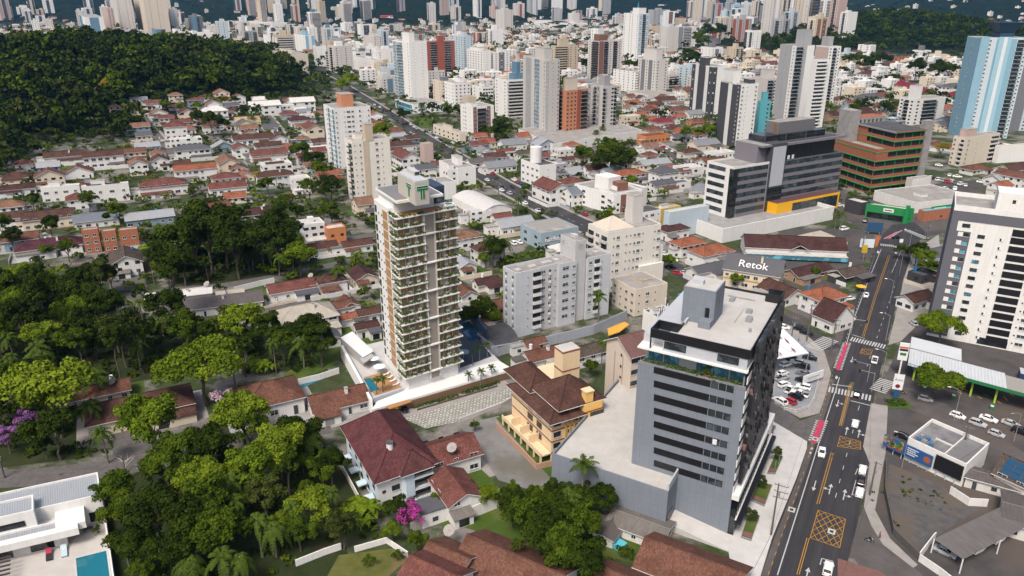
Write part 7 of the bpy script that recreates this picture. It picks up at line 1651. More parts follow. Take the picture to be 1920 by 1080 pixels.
def furniture():
 for x,y,h,n in((1445.5,1003,13,3),(1512,640,13,2),(1557,665,12,2),(1480,660,12,2),(1630,930,9,1),(1800,862,9,1),(1616,470,9,1),(1737,450,9,1),(1765,480,9,1),(1300,560,9,2),(1378,575,9,2),(935,372,9,1),(912,322,9,1),(880,430,9,1),(290,535,8,1),(428,575,8,1),(237,315,8,1),(62,330,9,1),(390,322,8,1),(520,355,8,1),(533,485,8,1),(10,900,8,1),(240,905,7,0),(246,1078,7,0)):pole(x,y,h,n)
 for x,y in((1660,640),(1668,570),(1685,520),(1703,470),(1652,715),(1788,790),(1690,880)):lamp(x,y)
 lamp(1900,830,8,-100)
 z=6.5;q=[at(1468,617,z+.6),at(1516,663,z),at(1449,675,z-.5),at(1446,640,z)]
 T=Thing("canopy",Vector((q[0].x,q[0].y,0)),"large white triangular canopy with dark red slashes over the car lot","canopy");m=MB();q=q[::-1]if(q[1]-q[0]).cross(q[2]-q[1]).z<0 else q
 m.hexa(q,[v+Vector((0,0,.25))for v in q],FRAME);T.part("roof_sheet",m)
 for i,(a,b)in enumerate((((1459,628),(1467,636)),((1470,633),(1481,645)),((1482,650),(1494,661)),((1455,645),(1462,652)),((1461,660),(1466,666)))):
  m=MB();A,B=at(*a,z+.75),at(*b,z+.75);d=(B-A).normalized();n=Vector((-d.y,d.x,0))*.28;Z=Vector((0,0,.12));m.face([A,(A+B)/2-n,B,(A+B)/2+n],plain("dark_red_print",(.16,.02,.03),.7));T.part("slash_print",m)
 for v in q:m=MB();m.bar((v.x,v.y,0),v,.14,GREYM,6);T.part("column",m)
 P=[atg(*p)for p in((1452,756),(1470,771),(1492,776),(1516,768),(1526,750),(1536,705))];T=Thing("fence",P[0],"low pale metal fence with coloured bunting around the car lot corner","fence")
 for a,b in zip(P[:-1],P[1:]):
  m=MB();m.bar(a+Vector((0,0,1.1)),b+Vector((0,0,1.1)),.05,FRAME,4);m.bar(a+Vector((0,0,.5)),b+Vector((0,0,.5)),.04,FRAME,4);m.bar(a,a+Vector((0,0,1.2)),.06,FRAME,5);T.part("rail",m)
 m=MB()
 for k,(a,b)in enumerate(zip(P[1:4],P[2:5])):
  for j in range(6):c=a.lerp(b,j/6)+Vector((0,0,1.15));d=(b-a)/12;m.face([c,c+d,c+d*.5-Vector((0,0,.5))],plain("bunting_"+"ro"[j%2],((.5,.05,.03),(.6,.3,.03))[j%2],.8))
 T.part("bunting",m)
 m=MB();c=at(1525,706,2.4);f=Fr((c.x,c.y,0),61,-29);m.box(f,-4.2,4.2,-.15,.15,1.2,3.6,FRAME);m.box(f,-2.6,2.4,-.18,-.15,2.2,2.6,plain("sign_grey",(.35,.36,.38),.7));m.box(f,-2.2,1.2,-.18,-.15,1.7,1.85,plain("sign_grey",(.35,.36,.38),.7))
 for a in(-3.5,3.5):m.box(f,a-.08,a+.08,-.08,.08,0,1.2,GREYM)
 single("car_lot_sign",m,"white sign board with a grey word across the car lot edge","sign",o=f.o)
 fr=tower_frame(1707,682,703,1700,1930,117,27);z=6.2
 A,B_,C_,D_=at(1703,679,z),at(1920,742,z),at(1925,722,z),at(1710,628,z)
 o=A;azd=130;f=Fr((o.x,o.y,0),azd,29);L=solve(f,'u',z,1888);dep=solve(f,'v',z,1709)if False else 10.5
 T=Thing("filling_station_canopy",f.o,"pale flat filling station canopy with blue, orange and green fascia","canopy")
 RS=sheet((.5,.52,.54),"pale_canopy_sheet",1.2,.25)
 m=MB();m.box(f,0,L,0,dep,z-.9,z-.05,FRAME);m.face([f.p(a,b,z)for a,b in((.1,.1),(L-.1,.1),(L-.1,dep-.1),(.1,dep-.1))],RS,[(0,0),(L,0),(L,dep),(0,dep)]);T.part("roof",m)
 m=MB();m.box(f,0,L*.56,dep+.02,dep+9.5,z-.7,z+.1,FRAME,RS);m.box(f,0,L*.56,dep-.1,dep+.02,z-.05,z+.35,GREYM);T.part("rear_roof",m)
 m=MB();m.box(f,L+.02,L+34,.6,dep-.8,z-.9,z-.2,wall((.3,.28,.27)),ROOFC);T.part("side_roof",m)
 for a0,a1,mt in((0,L*.2,FRAME),(L*.2,L*.52,plain("orange_fascia",(.5,.11,.03),.5)),(L*.52,L+34,plain("green_fascia",(.02,.16,.06),.5))):m=MB();m.box(f,a0,a1,-.12,0,z-.95,z+.02,mt);T.part("fascia",m)
 put_text(T,"PETROBRAS",.9,f.p(L*.1,-.16,z-.75),fdir(f,'R')[1],plain("blue_letters",(.05,.3,.5),.5),.03)
 for a in(2,L*.35,L*.68,L-2):m=MB();m.box(f,a,a+.5,2,2.5,0,z-.9,plain("lime_column",(.35,.5,.05),.5));T.part("column",m)
 m=MB();m.box(f,4,L-1,6,dep,0,z-.95,plain("dark_green_shop",(.015,.04,.04),.4));m.box(f,8,14,5.9,6,.6,3.0,FRAME);T.part("shop",m)
 for i,a in enumerate((L*.22,L*.52,L*.9)):m=MB();f2=Fr(f.p(a,-2.5),azd,azd-90);m.box(f2,-.5,.5,-.3,.3,0,1.8,plain("pump_green",(.03,.14,.07),.4));m.box(f2,-.4,.4,-.33,-.3,1.0,1.6,FRAME);single("fuel_pump",m,"green fuel pump under the station canopy, %s from the road"%ORD[i],"fuel pump","fuel pumps",o=f2.o)
 q=MB();q.box(f,30,48,dep+10,dep+14.5,0,3.2,plain("navy_container",(.02,.05,.12),.5),sheet((.4,.42,.43)));single("truck_trailer",q,"navy blue trailer box with a pale ribbed lid behind the canopy","trailer")
 c=atg(1683,712);T=Thing("price_pylon",c,"tall white filling station price pylon with an orange bar at the pavement","sign")
 f2=Fr(c,20,-70);m=MB();m.box(f2,-.2,.2,-.2,.2,0,11,FRAME);T.part("post",m);m=MB();m.box(f2,-.25,.25,-1.3,1.3,6,11.5,FRAME);m.box(f2,-.3,-.25,-1.2,1.2,9.9,10.4,plain("orange_fascia",(.5,.11,.03),.5));m.box(f2,-.3,-.25,-1.1,1.1,9.0,9.7,DARK);m.box(f2,-.3,-.25,-.8,.8,7.6,8.4,plain("green_fascia",(.02,.16,.06),.5));T.part("board",m)
 c=atg(1677,750);T=Thing("sign_pylon",c,"white board with a dark red emblem on a blue pylon beside the station","sign");f2=Fr(c,20,-70);m=MB();m.box(f2,-.35,.35,-.6,.6,0,7,plain("blue_pylon",(.02,.08,.2),.4));T.part("post",m);m=MB();m.box(f2,-.5,-.35,-1.3,1.3,3.2,8,FRAME);T.part("board",m)
 n=fdir(f2,'L')[1];m=MB();
 for k in range(8):a=k*math.pi/4;u=f2.V*math.cos(a)+Vector((0,0,1))*math.sin(a);w_=f2.V*-math.sin(a)+Vector((0,0,1))*math.cos(a);C=f2.p(-.53,0,4.3);m.face([C,C+u*.6+w_*.25,C+u*.6-w_*.25],plain("wine_emblem",(.15,.01,.02),.6))
 T.part("emblem",m);put_text(T,"Auto",1.0,f2.p(-.53,0,6.0),n,plain("blue_letters2",(.03,.12,.25),.5),.02)
 P=atg(1680,757);V,A=hedge_arrays(np.random.default_rng(5),[Vector((-2.5,0,0)),Vector((2.5,0,0))],3.4,1.0,5,.34);o=link("hedge",quads_mesh("hedge",V,A,LEAF['hedge']),None,P);tag(o,"oval clipped hedge bed at the foot of the blue pylon","hedge")
 poly("lawn",[(1662,752),(1700,752),(1715,768),(1664,768)],GRASS,.082)
 fr=tower_frame(1700,845,865,1696,1830,117,24);
 z=6.2;o=at(1703,820,z);f=Fr((o.x,o.y,0),145,50);L=solve(f,'u',z,1813);d=solve(f,'v',z,1748)
 T=Thing("billboard_building",f.o,"white single-storey building with a stained grey flat roof and long billboards on its front","building")
 m=MB();m.box(f,0,L,0,d,-1,z-1.1,WHITE)
 for r in((0,L,0,.3),(0,L,d-.3,d),(0,.3,.3,d-.3),(L-.3,L,.3,d-.3)):m.box(f,*r,z-1.1,z,WHITE)
 T.part("wall",m);m=MB();m.box(f,.3,L-.3,.3,d-.3,z-1.1,z-.9,ground("stained_roof",(.24,.235,.24),(.1,.1,.105),.35,(.16,.155,.155),.6));m.box(f,L*.6,L*.62,1,d-1,z-.9,z-.5,OFFW);m.box(f,L*.3,L*.62,d*.45,d*.48,z-.9,z-.6,OFFW);T.part("roof",m)
 for i in range(6):m=MB();a=1.2+(i%3)*1.5;b=2+(i//3)*1.8;m.box(f,a,a+.9,b,b+.8,z-.9,z-.1,GREYM if i%2 else plain("blue_unit",(.05,.15,.3),.5));T.part("air_conditioner",m)
 m=MB();m.box(f,L*.52,L*.98,-.5,-.2,1.6,5.4,BLACKP);T.part("dark_screen",m)
 m=MB();a0,a1=solve(f,'u',4,1661),L*.49;m.box(f,a0,a1,-.9,-.6,1.6,4.7,plain("board_blue",(.02,.085,.26),.5));q=T.part("billboard",m)
 m=MB()
 rnd=random.Random(2)
 for k in range(26):c0=f.p(a0+rnd.uniform(.3,(a1-a0)*.38),-.93,rnd.uniform(1.9,4.3));s=rnd.uniform(.3,.8);mt=plain("print_%d"%(k%4),((.05,.24,.07),(.4,.32,.04),(.3,.06,.04),(.3,.24,.22))[k%4],.6);m.face([c0+f.U*s*math.cos(j*1.047)+Vector((0,0,s*math.sin(j*1.047)))for j in range(6)],mt)
 for k in range(4):m.box(f,a0+(a1-a0)*.5,a0+(a1-a0)*(.72-.05*(k%2)),-.94,-.9,4.0-k*.55,4.2-k*.55,FRAME)
 c0=f.p(a0+(a1-a0)*.9,-.93,3.2);m.face([c0+f.U*.9*math.cos(j*.524)+Vector((0,0,.9*math.sin(j*.524)))for j in range(12)],plain("orange_disc",(.3,.1,.04),.6));T.part("billboard_print",m)
 for i in range(9):m=MB();a=a0+.5+i*(L-a0)/9;m.box(f,a,a+.18,-.55,-.4,-.5,1.6,plain("pale_blue_post",(.35,.48,.55),.6));T.part("post",m)
 p=atg(1880,880,5);T=house_at(Vector((p.x+5.5,p.y-3.5,0)),14,10,145,1.5,'k','O','g',0,label="off-white house with a dark roof covered in blue solar panels",det=2,av=50)
 fr=T.fr;sl=math.atan2(3.0,6);q=MB()
 for i in range(6):
  for j in range(3):
   a=.8+i*2.1;b0,b1=.2+j*1.5,.2+j*1.5+1.38;zf=lambda b:T.H+b*.5+.32;q.face([fr.p(a,b0,zf(b0)),fr.p(a+1.95,b0,zf(b0)),fr.p(a+1.95,b1,zf(b1)),fr.p(a,b1,zf(b1))],plain("solar_cell",(.015,.06,.12),.12))
 T.part("solar_panel",q,parent=T.roof)
 z=3.6;A=at(1752,1010,z);B2=at(1806,1048,z);D2=at(1887,945,z);T=Thing("car_port",Vector((A.x,A.y,0)),"long open car port with a ribbed grey-brown roof","car port");C2=B2+D2-A;C2.z=z
 m=MB();h1=z+.9;q=[A,B2,C2,D2];
 if(q[1]-q[0]).cross(q[2]-q[1]).z<0:q=q[::-1]
 m.hexa([v-Vector((0,0,.1))for v in q],q,GREYM);L1=(D2-A).length;L2=(B2-A).length
 q2=[(A,(0,0)),(B2,(0,L2)),(C2,(L1,L2)),(D2,(L1,0))]
 q2=q2 if(B2-A).cross(C2-B2).z>0 else q2[::-1]
 m.face([v+Vector((0,0,.03))for v,_ in q2],sheet((.15,.135,.13),worn=.7),[u for _,u in q2]);T.part("roof",m)
 for v in(A,B2,C2,D2,A.lerp(D2,.5),B2.lerp(C2,.5)):m=MB();m.bar((v.x,v.y,-.2),v-Vector((0,0,.1)),.13,FRAME,6);T.part("column",m)
 wallpath([at(1722,1050),at(1748,1016),at(1752,1012)],2.0,.2,WHITE,"low white wall at the corner of the ribbed car port");wallpath([at(1722,1052),at(1760,1078),at(1800,1110)],1.8,.2,WHITE,"white wall running under the car port to the bottom edge")
 p=atg(1885,905,3);house_at(Vector((p.x+2,p.y-1,0)),20,5,121,1.0,'e','O','g',0,fh=2.8,rise=.5,label="dark lean-to roof in front of the solar panel house",det=1,av=31,name="shed",cat="shed");p=atg(1915,965,3);house_at(Vector((p.x+6,p.y-3,0)),20,12,121,1.1,'e','O','g',0,fh=3,rise=.8,label="dark ribbed shed roof at the right edge beyond the car port",det=1,av=31,name="shed",cat="shed")
 wallpath([at(1660,870),at(1658,925),at(1674,1003),at(1722,1050)],1.7,.15,wall((.1,.095,.09)),"dark weathered fence along the pavement of the vacant lot","fence","fence");wallpath([at(1780,925),at(1815,948),at(1850,950)],2,.2,WHITE,"crumbling white wall at the back of the vacant lot")
 sh=tower("shop","white shop with a curved green front and green sign pillar at the far junction",(1700,392,418,1625,1715),'','s',wall((.02,.2,.06),.1),boxes=(),cat="shop",lm=False,floors=1,au=75,av=-55,roofm=ROOFL);f=sh.fr
 m=MB();m.box(f,-.1,0,f.d*.05,f.d*.95,.3,f.h*.45,DARKG);sh.part("shop_window",m);m=MB();m.box(f,-.18,0,f.d*.3,f.d*.55,f.h*.6,f.h*.85,FRAME);m.box(f,-.22,-.18,f.d*.33,f.d*.52,f.h*.69,f.h*.76,DARK);sh.part("sign_board",m);m=MB();m.box(f,-2,-.6,-2,-1,0,f.h*1.3,plain("green_sign_enamel2",(.01,.22,.06),.5));sh.part("sign_pillar",m)
 tower("shop","brick shop with a turquoise roof rim and a green sign strip at the far junction",(1735,396,416,1733,1840),'','.n..n',WALLS['r'],boxes=(),cat="shop",lm=False,floors=1,au=68,av=-20,roofm=plain("turquoise_rim",(.12,.35,.38),.7));c=at(1745,392,5);q=MB();f=Fr((c.x,c.y-.6,0),68,-20);q.box(f,0,14,-.3,0,4.2,6.4,plain("green_sign_enamel2",(.01,.22,.06),.5));q.box(f,1.5,10,-.34,-.3,5.0,5.6,FRAME);single("sign_strip",q,"long green sign strip with white lettering band on the brick shop","sign")
 tower("shop","black-fronted shop with a dark awning and a red mark left of the green shop",(1616,380,404,1586,1632),'k','k',wall((.05,.05,.055)),boxes=(),cat="shop",lm=False,floors=1,au=66,av=-30,roofm=ROOFL)
 tower("billboard_pillar","white blank-sided block with a green and white emblem board before the brick building",(1712,336,366,1700,1747),'','',OFFW,boxes=(),cat="building",lm=False,au=66,av=-14)
 tower("shop","long grey-roofed low shop behind the green-fronted shop",(1720,380,400,1640,1830),'','',WHITE,boxes=((.3,.4,.3,.5,1.4),),cat="shop",lm=False,floors=1,au=70,av=-20,roofm=ROOFC)
 for(x,y,w_,h_,z0,mt,lab)in((1638,440,7,4.6,1.4,plain("blue_board",(.02,.07,.15),.5),"dark blue roadside hoarding near the far junction"),(1617,492,2.2,3.4,4.0,plain("yellow_sign",(.5,.33,.02),.5),"yellow sign on a tall post left of the main road"),(1624,468,6,4,.8,plain("white_sign",(.6,.66,.7),.6),"white shop board with a blue word beside the upper main road"),(1643,462,1.2,5,0,plain("orange_panel",(.5,.13,.03),.6),"orange totem panel left of the upper crossing"),(1688,462,1.5,1.6,1.8,FRAME,"small white traffic board at the upper crossing")):
  c=atg(x,y);f=Fr(c,100,10);m=MB();m.box(f,-w_/2,w_/2,-.12,.12,z0,z0+h_,mt)
  if z0>.5:
   for a in((-w_*.35,w_*.35)if w_>3 else(0,)):m.box(f,a-.09,a+.09,-.08,.08,-.1,z0,GREYM)
  single("roadside_sign",m,lab,"sign",o=c)
 c=atg(1613,548);U=Thing("parasol",c,"yellow-orange parasol beside the upper main road pavement","parasol");m=MB();m.bar(c,c+Vector((0,0,2.6)),.05,FRAME,5);U.part("pole",m);m=MB();m.bar(c+Vector((0,0,2.2)),c+Vector((0,0,2.9)),2.0,plain("yellow_cloth",(.65,.36,.02),.8),10,.1);U.part("canopy",m)
 m=MB();P=[at(1139,616,3),at(1171,603,3),at(1180,608,3),at(1162,622,3),at(1141,629,3)];m.prism([Vector((p.x,p.y,0))for p in P],2.8,3.0,plain("yellow_awning",(.6,.33,.04),.7));single("awning",m,"yellow-orange awning along the boundary wall by the cream rusty-roofed flats","awning")
 for x,y,hd in((1634,735,-61),(1595,630,119),(1625,720,-61)):
  p=atg(x,y);T=Thing("traffic_light",p,"","traffic light","traffic lights at the crossing");later(T.e,"dark traffic light on an overhead arm",p,"light");d=az(hd);m=MB();m.bar(p,p+Vector((0,0,6)),.1,GREYM,6);m.bar(p+Vector((0,0,5.8)),p+Vector((0,0,6))+d*4,.07,GREYM,5);T.part("post",m);m=MB();q=p+d*4+Vector((0,0,5.2));m.prism([q+Vector((x_,y_,0))for x_,y_ in((-.2,-.2),(.2,-.2),(.2,.2),(-.2,.2))],0,1.1,DARK);T.part("signal_head",m)
 wallpath([at(636,700),at(600,712),at(560,722)],2,.2,WHITE,"white garden wall behind the small turquoise pool");m=MB();q=[atg(552,722),atg(606,705),atg(612,712),atg(562,731)];m.prism(q,-.2,.08,WATER);o=structure("swimming_pool",m)
 wallpath([at(770,1000),at(846,962),at(848,955)],2.6,.25,wall((.45,.41,.37),.9),"stained pale boundary wall below the magenta blossom tree");wallpath([at(850,985),at(938,950),at(935,935)],3.0,.25,WHITE,"white boundary wall with an earthy foot beside the lower red roof")
 wallpath([at(665,1035),at(725,1018),at(765,1045)],1.4,.25,WHITE,"white stepped garden wall around the dry lawn");wallpath([at(555,1062),at(610,1040),at(640,1030)],1.6,.25,WHITE,"white stepped garden wall among the trees left of the dry lawn");wallpath([at(860,792),at(940,762),at(958,752)],1.2,.4,PAVEW,"pale kerb wall between the patterned street and the gravel lot")
 wallpath([at(200,510),at(255,500),at(262,520)],2.4,.25,plain("green_gate",(.06,.1,.09),.6),"dark green wall of the garage drive by the grey-brown gabled house");wallpath([at(462,587),at(520,573),at(600,556)],1.0,.2,CREAM,"low cream wall along the lawn with cream posts");wallpath([at(440,548),at(492,535),at(515,530)],2.2,.2,WHITE,"white wall at the back of the lawn with cream posts")
 for a,b,l in(((1737,450,8.5),(1765,480,8.5),"power cable between the far right pavement poles"),((1616,470,8.5),(1737,450,8.5),"power cable crossing the far junction"),((935,372,8.5),(912,322,8.5),"power cable along the avenue poles"),((880,430,8.5),(935,372,8.5),"power cable from the warehouse to the avenue pole"),((1300,560,8.5),(1378,575,8.5),"power cable behind the striped office roof"),((1378,575,8.5),(1480,660,11.5),"power cable over the side street to the car lot"),((1480,660,11.5),(1512,640,12.5),"short power cable at the car-lot canopy"),((1512,640,12.5),(1557,665,11.2),"power cable over the side street zebra crossing"),((1445.5,1003,11.5),(1400,1090,11),"power cable from the tall armed pole to the bottom edge"),((1800,862,8.5),(1920,780,9),"power cable over the billboard building to the right edge"),((10,900,7.5),(290,862,7.5),"power cable along the cobbled street")):
  wire([at(*a),at(*b)],l,.035,.4)
 wire([at(1445.5,1003,12.5),at(1557,665,11.5)],"power cable between the tall armed pole and the junction pole",sag=.5);wire([at(1557,665,11.5),at(1616,470,8.5)],"power cable along the upper main road",sag=.5);wire([at(1630,930,8.5),at(1580,1080,8.5)],"power cable over the kerbside bays to the bottom edge",sag=.3);wire([at(1630,930,8.5),at(1634,735,8)],"power cable from the kerbside pole to the crossing signal",sag=.4)
furniture()
# --- people: one skinned body each
SKIN=plain("skin",(.3,.17,.11),.6)
def person(p,heading,pose,shirt,trousers,label,z=0.0):
 me=bpy.data.meshes.new("person")
 J={'pelvis':(0,0,.95),'chest':(0,0,1.25),'neck':(0,0,1.5),'head':(.02,0,1.63),'crown':(.01,0,1.74),'kl':(.03,.1,.5),'fl':(-.08,.1,.08),'tl':(.1,.1,.04),'kr':(.12,-.1,.52),'fr':(.12,-.1,.08),'tr':(.3,-.1,.04),'sl':(0,.2,1.42),'el':(-.08,.26,1.15),'hl':(.04,.26,.9),'sr':(0,-.2,1.42),'er':(.06,-.26,1.15),'hr':(.16,-.24,.94)}
 if pose=='ride':J.update({'pelvis':(-.15,0,.82),'chest':(-.02,0,1.12),'neck':(.06,0,1.36),'head':(.1,0,1.5),'crown':(.1,0,1.62),'kl':(.28,.2,.72),'fl':(.15,.2,.32),'tl':(.35,.2,.3),'kr':(.28,-.2,.72),'fr':(.15,-.2,.32),'tr':(.35,-.2,.3),'sl':(.05,.2,1.3),'el':(.22,.3,1.08),'hl':(.5,.28,1.05),'sr':(.05,-.2,1.3),'er':(.22,-.3,1.08),'hr':(.5,-.28,1.05)})
 K=list(J);E=[('pelvis','chest'),('chest','neck'),('neck','head'),('head','crown'),('pelvis','kl'),('kl','fl'),('fl','tl'),('pelvis','kr'),('kr','fr'),('fr','tr'),('neck','sl'),('sl','el'),('el','hl'),('neck','sr'),('sr','er'),('er','hr')]
 me.from_pydata([J[k]for k in K],[(K.index(a),K.index(b))for a,b in E],[])
 o=link("person",me,None,Vector((p.x,p.y,p.z+z)),R(90-heading));md=o.modifiers.new("skin",'SKIN');o.modifiers.new("sub",'SUBSURF').levels=1
 rad={'pelvis':.15,'chest':.17,'neck':.07,'head':.1,'crown':.08,'kl':.075,'kr':.075,'fl':.05,'fr':.05,'tl':.04,'tr':.04,'sl':.08,'sr':.08,'el':.05,'er':.05,'hl':.035,'hr':.035}
 for i,k in enumerate(K):me.skin_vertices[0].data[i].radius=(rad[k],rad[k]);me.skin_vertices[0].data[i].use_root=k=='pelvis'
 dg=bpy.context.evaluated_depsgraph_get();m2=bpy.data.meshes.new_from_object(o.evaluated_get(dg));o.modifiers.clear();o.data=m2
 m2.materials.clear();
 for mt in(shirt,trousers,SKIN,DARK):m2.materials.append(mt)
 hip,neck=J['pelvis'][2]+.04,J['neck'][2]+.02
 for f in m2.polygons:
  c=f.center;f.use_smooth=True
  f.material_index=2 if c.z>neck or(abs(c.y)>.2 and(c.x>.34 if pose=='ride' else c.z<1.0))else 0 if c.z>hip and c.x<.45 else 3 if c.z<(.1 if pose!='ride' else.36)else 1
 m=MB();h=Vector(J['head'])+Vector((-.015,0,.06));m.bar(h-Vector((0,0,.05)),h+Vector((0,0,.1)),.125 if pose=='ride' else.105,DARK,8,.06);link("helmet" if pose=='ride' else "hair",m.mesh("hair"),o)
 return tag(o,label,"person","people in the streets")
def motorbike(x,y,heading,colour,label,rider):
 p=atg(x,y);e=Thing("motorcycle",p,label,"motorcycle","motorcycles");e.e.rotation_euler=(0,0,R(90-heading));o=e.o;e.o=Vector((0,0,0))
 for X in(-.62,.62):m=MB();m.bar((X,-.06,.31),(X,.06,.31),.31,TYRE,14);m.bar((X,-.065,.31),(X,.065,.31),.18,RIM,10);e.part("wheel",m)
 m=MB();m.bar((-.62,0,.31),(-.05,0,.45),.09,DARK,6);m.bar((-.05,0,.45),(.45,0,.85),.08,DARK,6);m.bar((-.3,0,.4),(.2,0,.4),.16,GREYM,8);m.bar((.62,0,.31),(.42,0,.98),.05,ALU,5);e.part("frame",m)
 m=MB();m.bar((0,0,.78),(.38,0,.82),.15,PAINT[colour],8,.11);e.part("tank",m);m=MB();m.bar((-.72,0,.8),(0,0,.76),.11,DARK,6,.13);e.part("seat",m);m=MB();m.bar((.46,-.34,1.03),(.46,.34,1.03),.025,DARK,5);e.part("handlebar",m);m=MB();m.bar((.52,0,.9),(.62,0,.9),.09,LAMPW,8);e.part("headlight",m)
 if rider:person(p,heading,'ride',*rider)
CL=lambda n,c:plain(n,c,.9,0,.1,.15,6)
motorbike(1614,614,205,'black',"dark motorcycle ridden down the left lane of the upper main road",(CL("dark_jacket",(.03,.03,.035)),CL("blue_jeans",(.05,.07,.12)),"rider in a dark jacket and helmet on the upper main road"))
motorbike(1629,1018,120,'black',"dark motorcycle turning at the bottom side street",(CL("black_jacket",(.015,.015,.018)),CL("black_trousers",(.02,.02,.022)),"rider in black with a helmet at the bottom side street"))
motorbike(1693,742,150,'red',"motorcycle crossing beside the blue pylon",(CL("brown_jacket",(.1,.06,.04)),CL("blue_jeans",(.05,.07,.12)),"rider in a brown jacket beside the blue pylon"))
for x,y,h,c,t,lab in((1616,524,40,(.04,.04,.05),(.03,.03,.04),"person in dark clothes walking on the upper left pavement"),(1497,640,120,(.35,.3,.28),(.06,.07,.1),"person in a pale top at the side street corner"),(1648,1012,100,(.4,.08,.06),(.05,.05,.06),"person in a red top on the curved pavement by the vacant lot"),(1652,735,20,(.1,.1,.12),(.05,.06,.1),"person in grey waiting at the striped right crossing"),(905,720,100,(.1,.13,.25),(.06,.06,.07),"person in blue beside the young palms of the podium")):
 person(atg(x,y),h,'walk',CL("top_%d"%x,c),CL("trousers_%d"%x,t),lab)
# --- what already stands where
bpy.context.view_layer.update()
OCC=[]
for o in list(SC.objects):
 if o.type=='MESH' and o.get("kind")!='structure':
  bb=[o.matrix_world@Vector(c)for c in o.bound_box];x=[b.x for b in bb];y=[b.y for b in bb];z=[b.z for b in bb]
  if max(z)-min(z)>1.2 and 2.0<max(max(x)-min(x),max(y)-min(y))<90:OCC.append((min(x),max(x),min(y),max(y)))
GRID={}
for r in OCC:
 for i in range(int(r[0]//20),int(r[1]//20)+1):
  for j in range(int(r[2]//20),int(r[3]//20)+1):GRID.setdefault((i,j),[]).append(r)
RG={}
for x,y,r in ROADPTS:RG.setdefault((int(x//40),int(y//40)),[]).append((x,y,r))
def busy(x,y,m,road=True):
 for r in GRID.get((int(x//20),int(y//20)),()):
  if r[0]-m<x<r[1]+m and r[2]-m<y<r[3]+m:return True
 if road:
  for i in(-1,0,1):
   for j in(-1,0,1):
    for a,b,w in RG.get((int(x//40)+i,int(y//40)+j),()):
     if(a-x)**2+(b-y)**2<(w+m)**2:return True
 return False
def occupy(x,y,r):
 q=(x-r,x+r,y-r,y+r)
 for i in range(int(q[0]//20),int(q[1]//20)+1):
  for j in range(int(q[2]//20),int(q[3]//20)+1):GRID.setdefault((i,j),[]).append(q)
def inside(px,py,P):
 c=False;n=len(P)
 for i in range(n):
  (x0,y0),(x1,y1)=P[i],P[i-1]
  if(y0>py)!=(y1>py)and px<(x1-x0)*(py-y0)/(y1-y0)+x0:c=not c
 return c
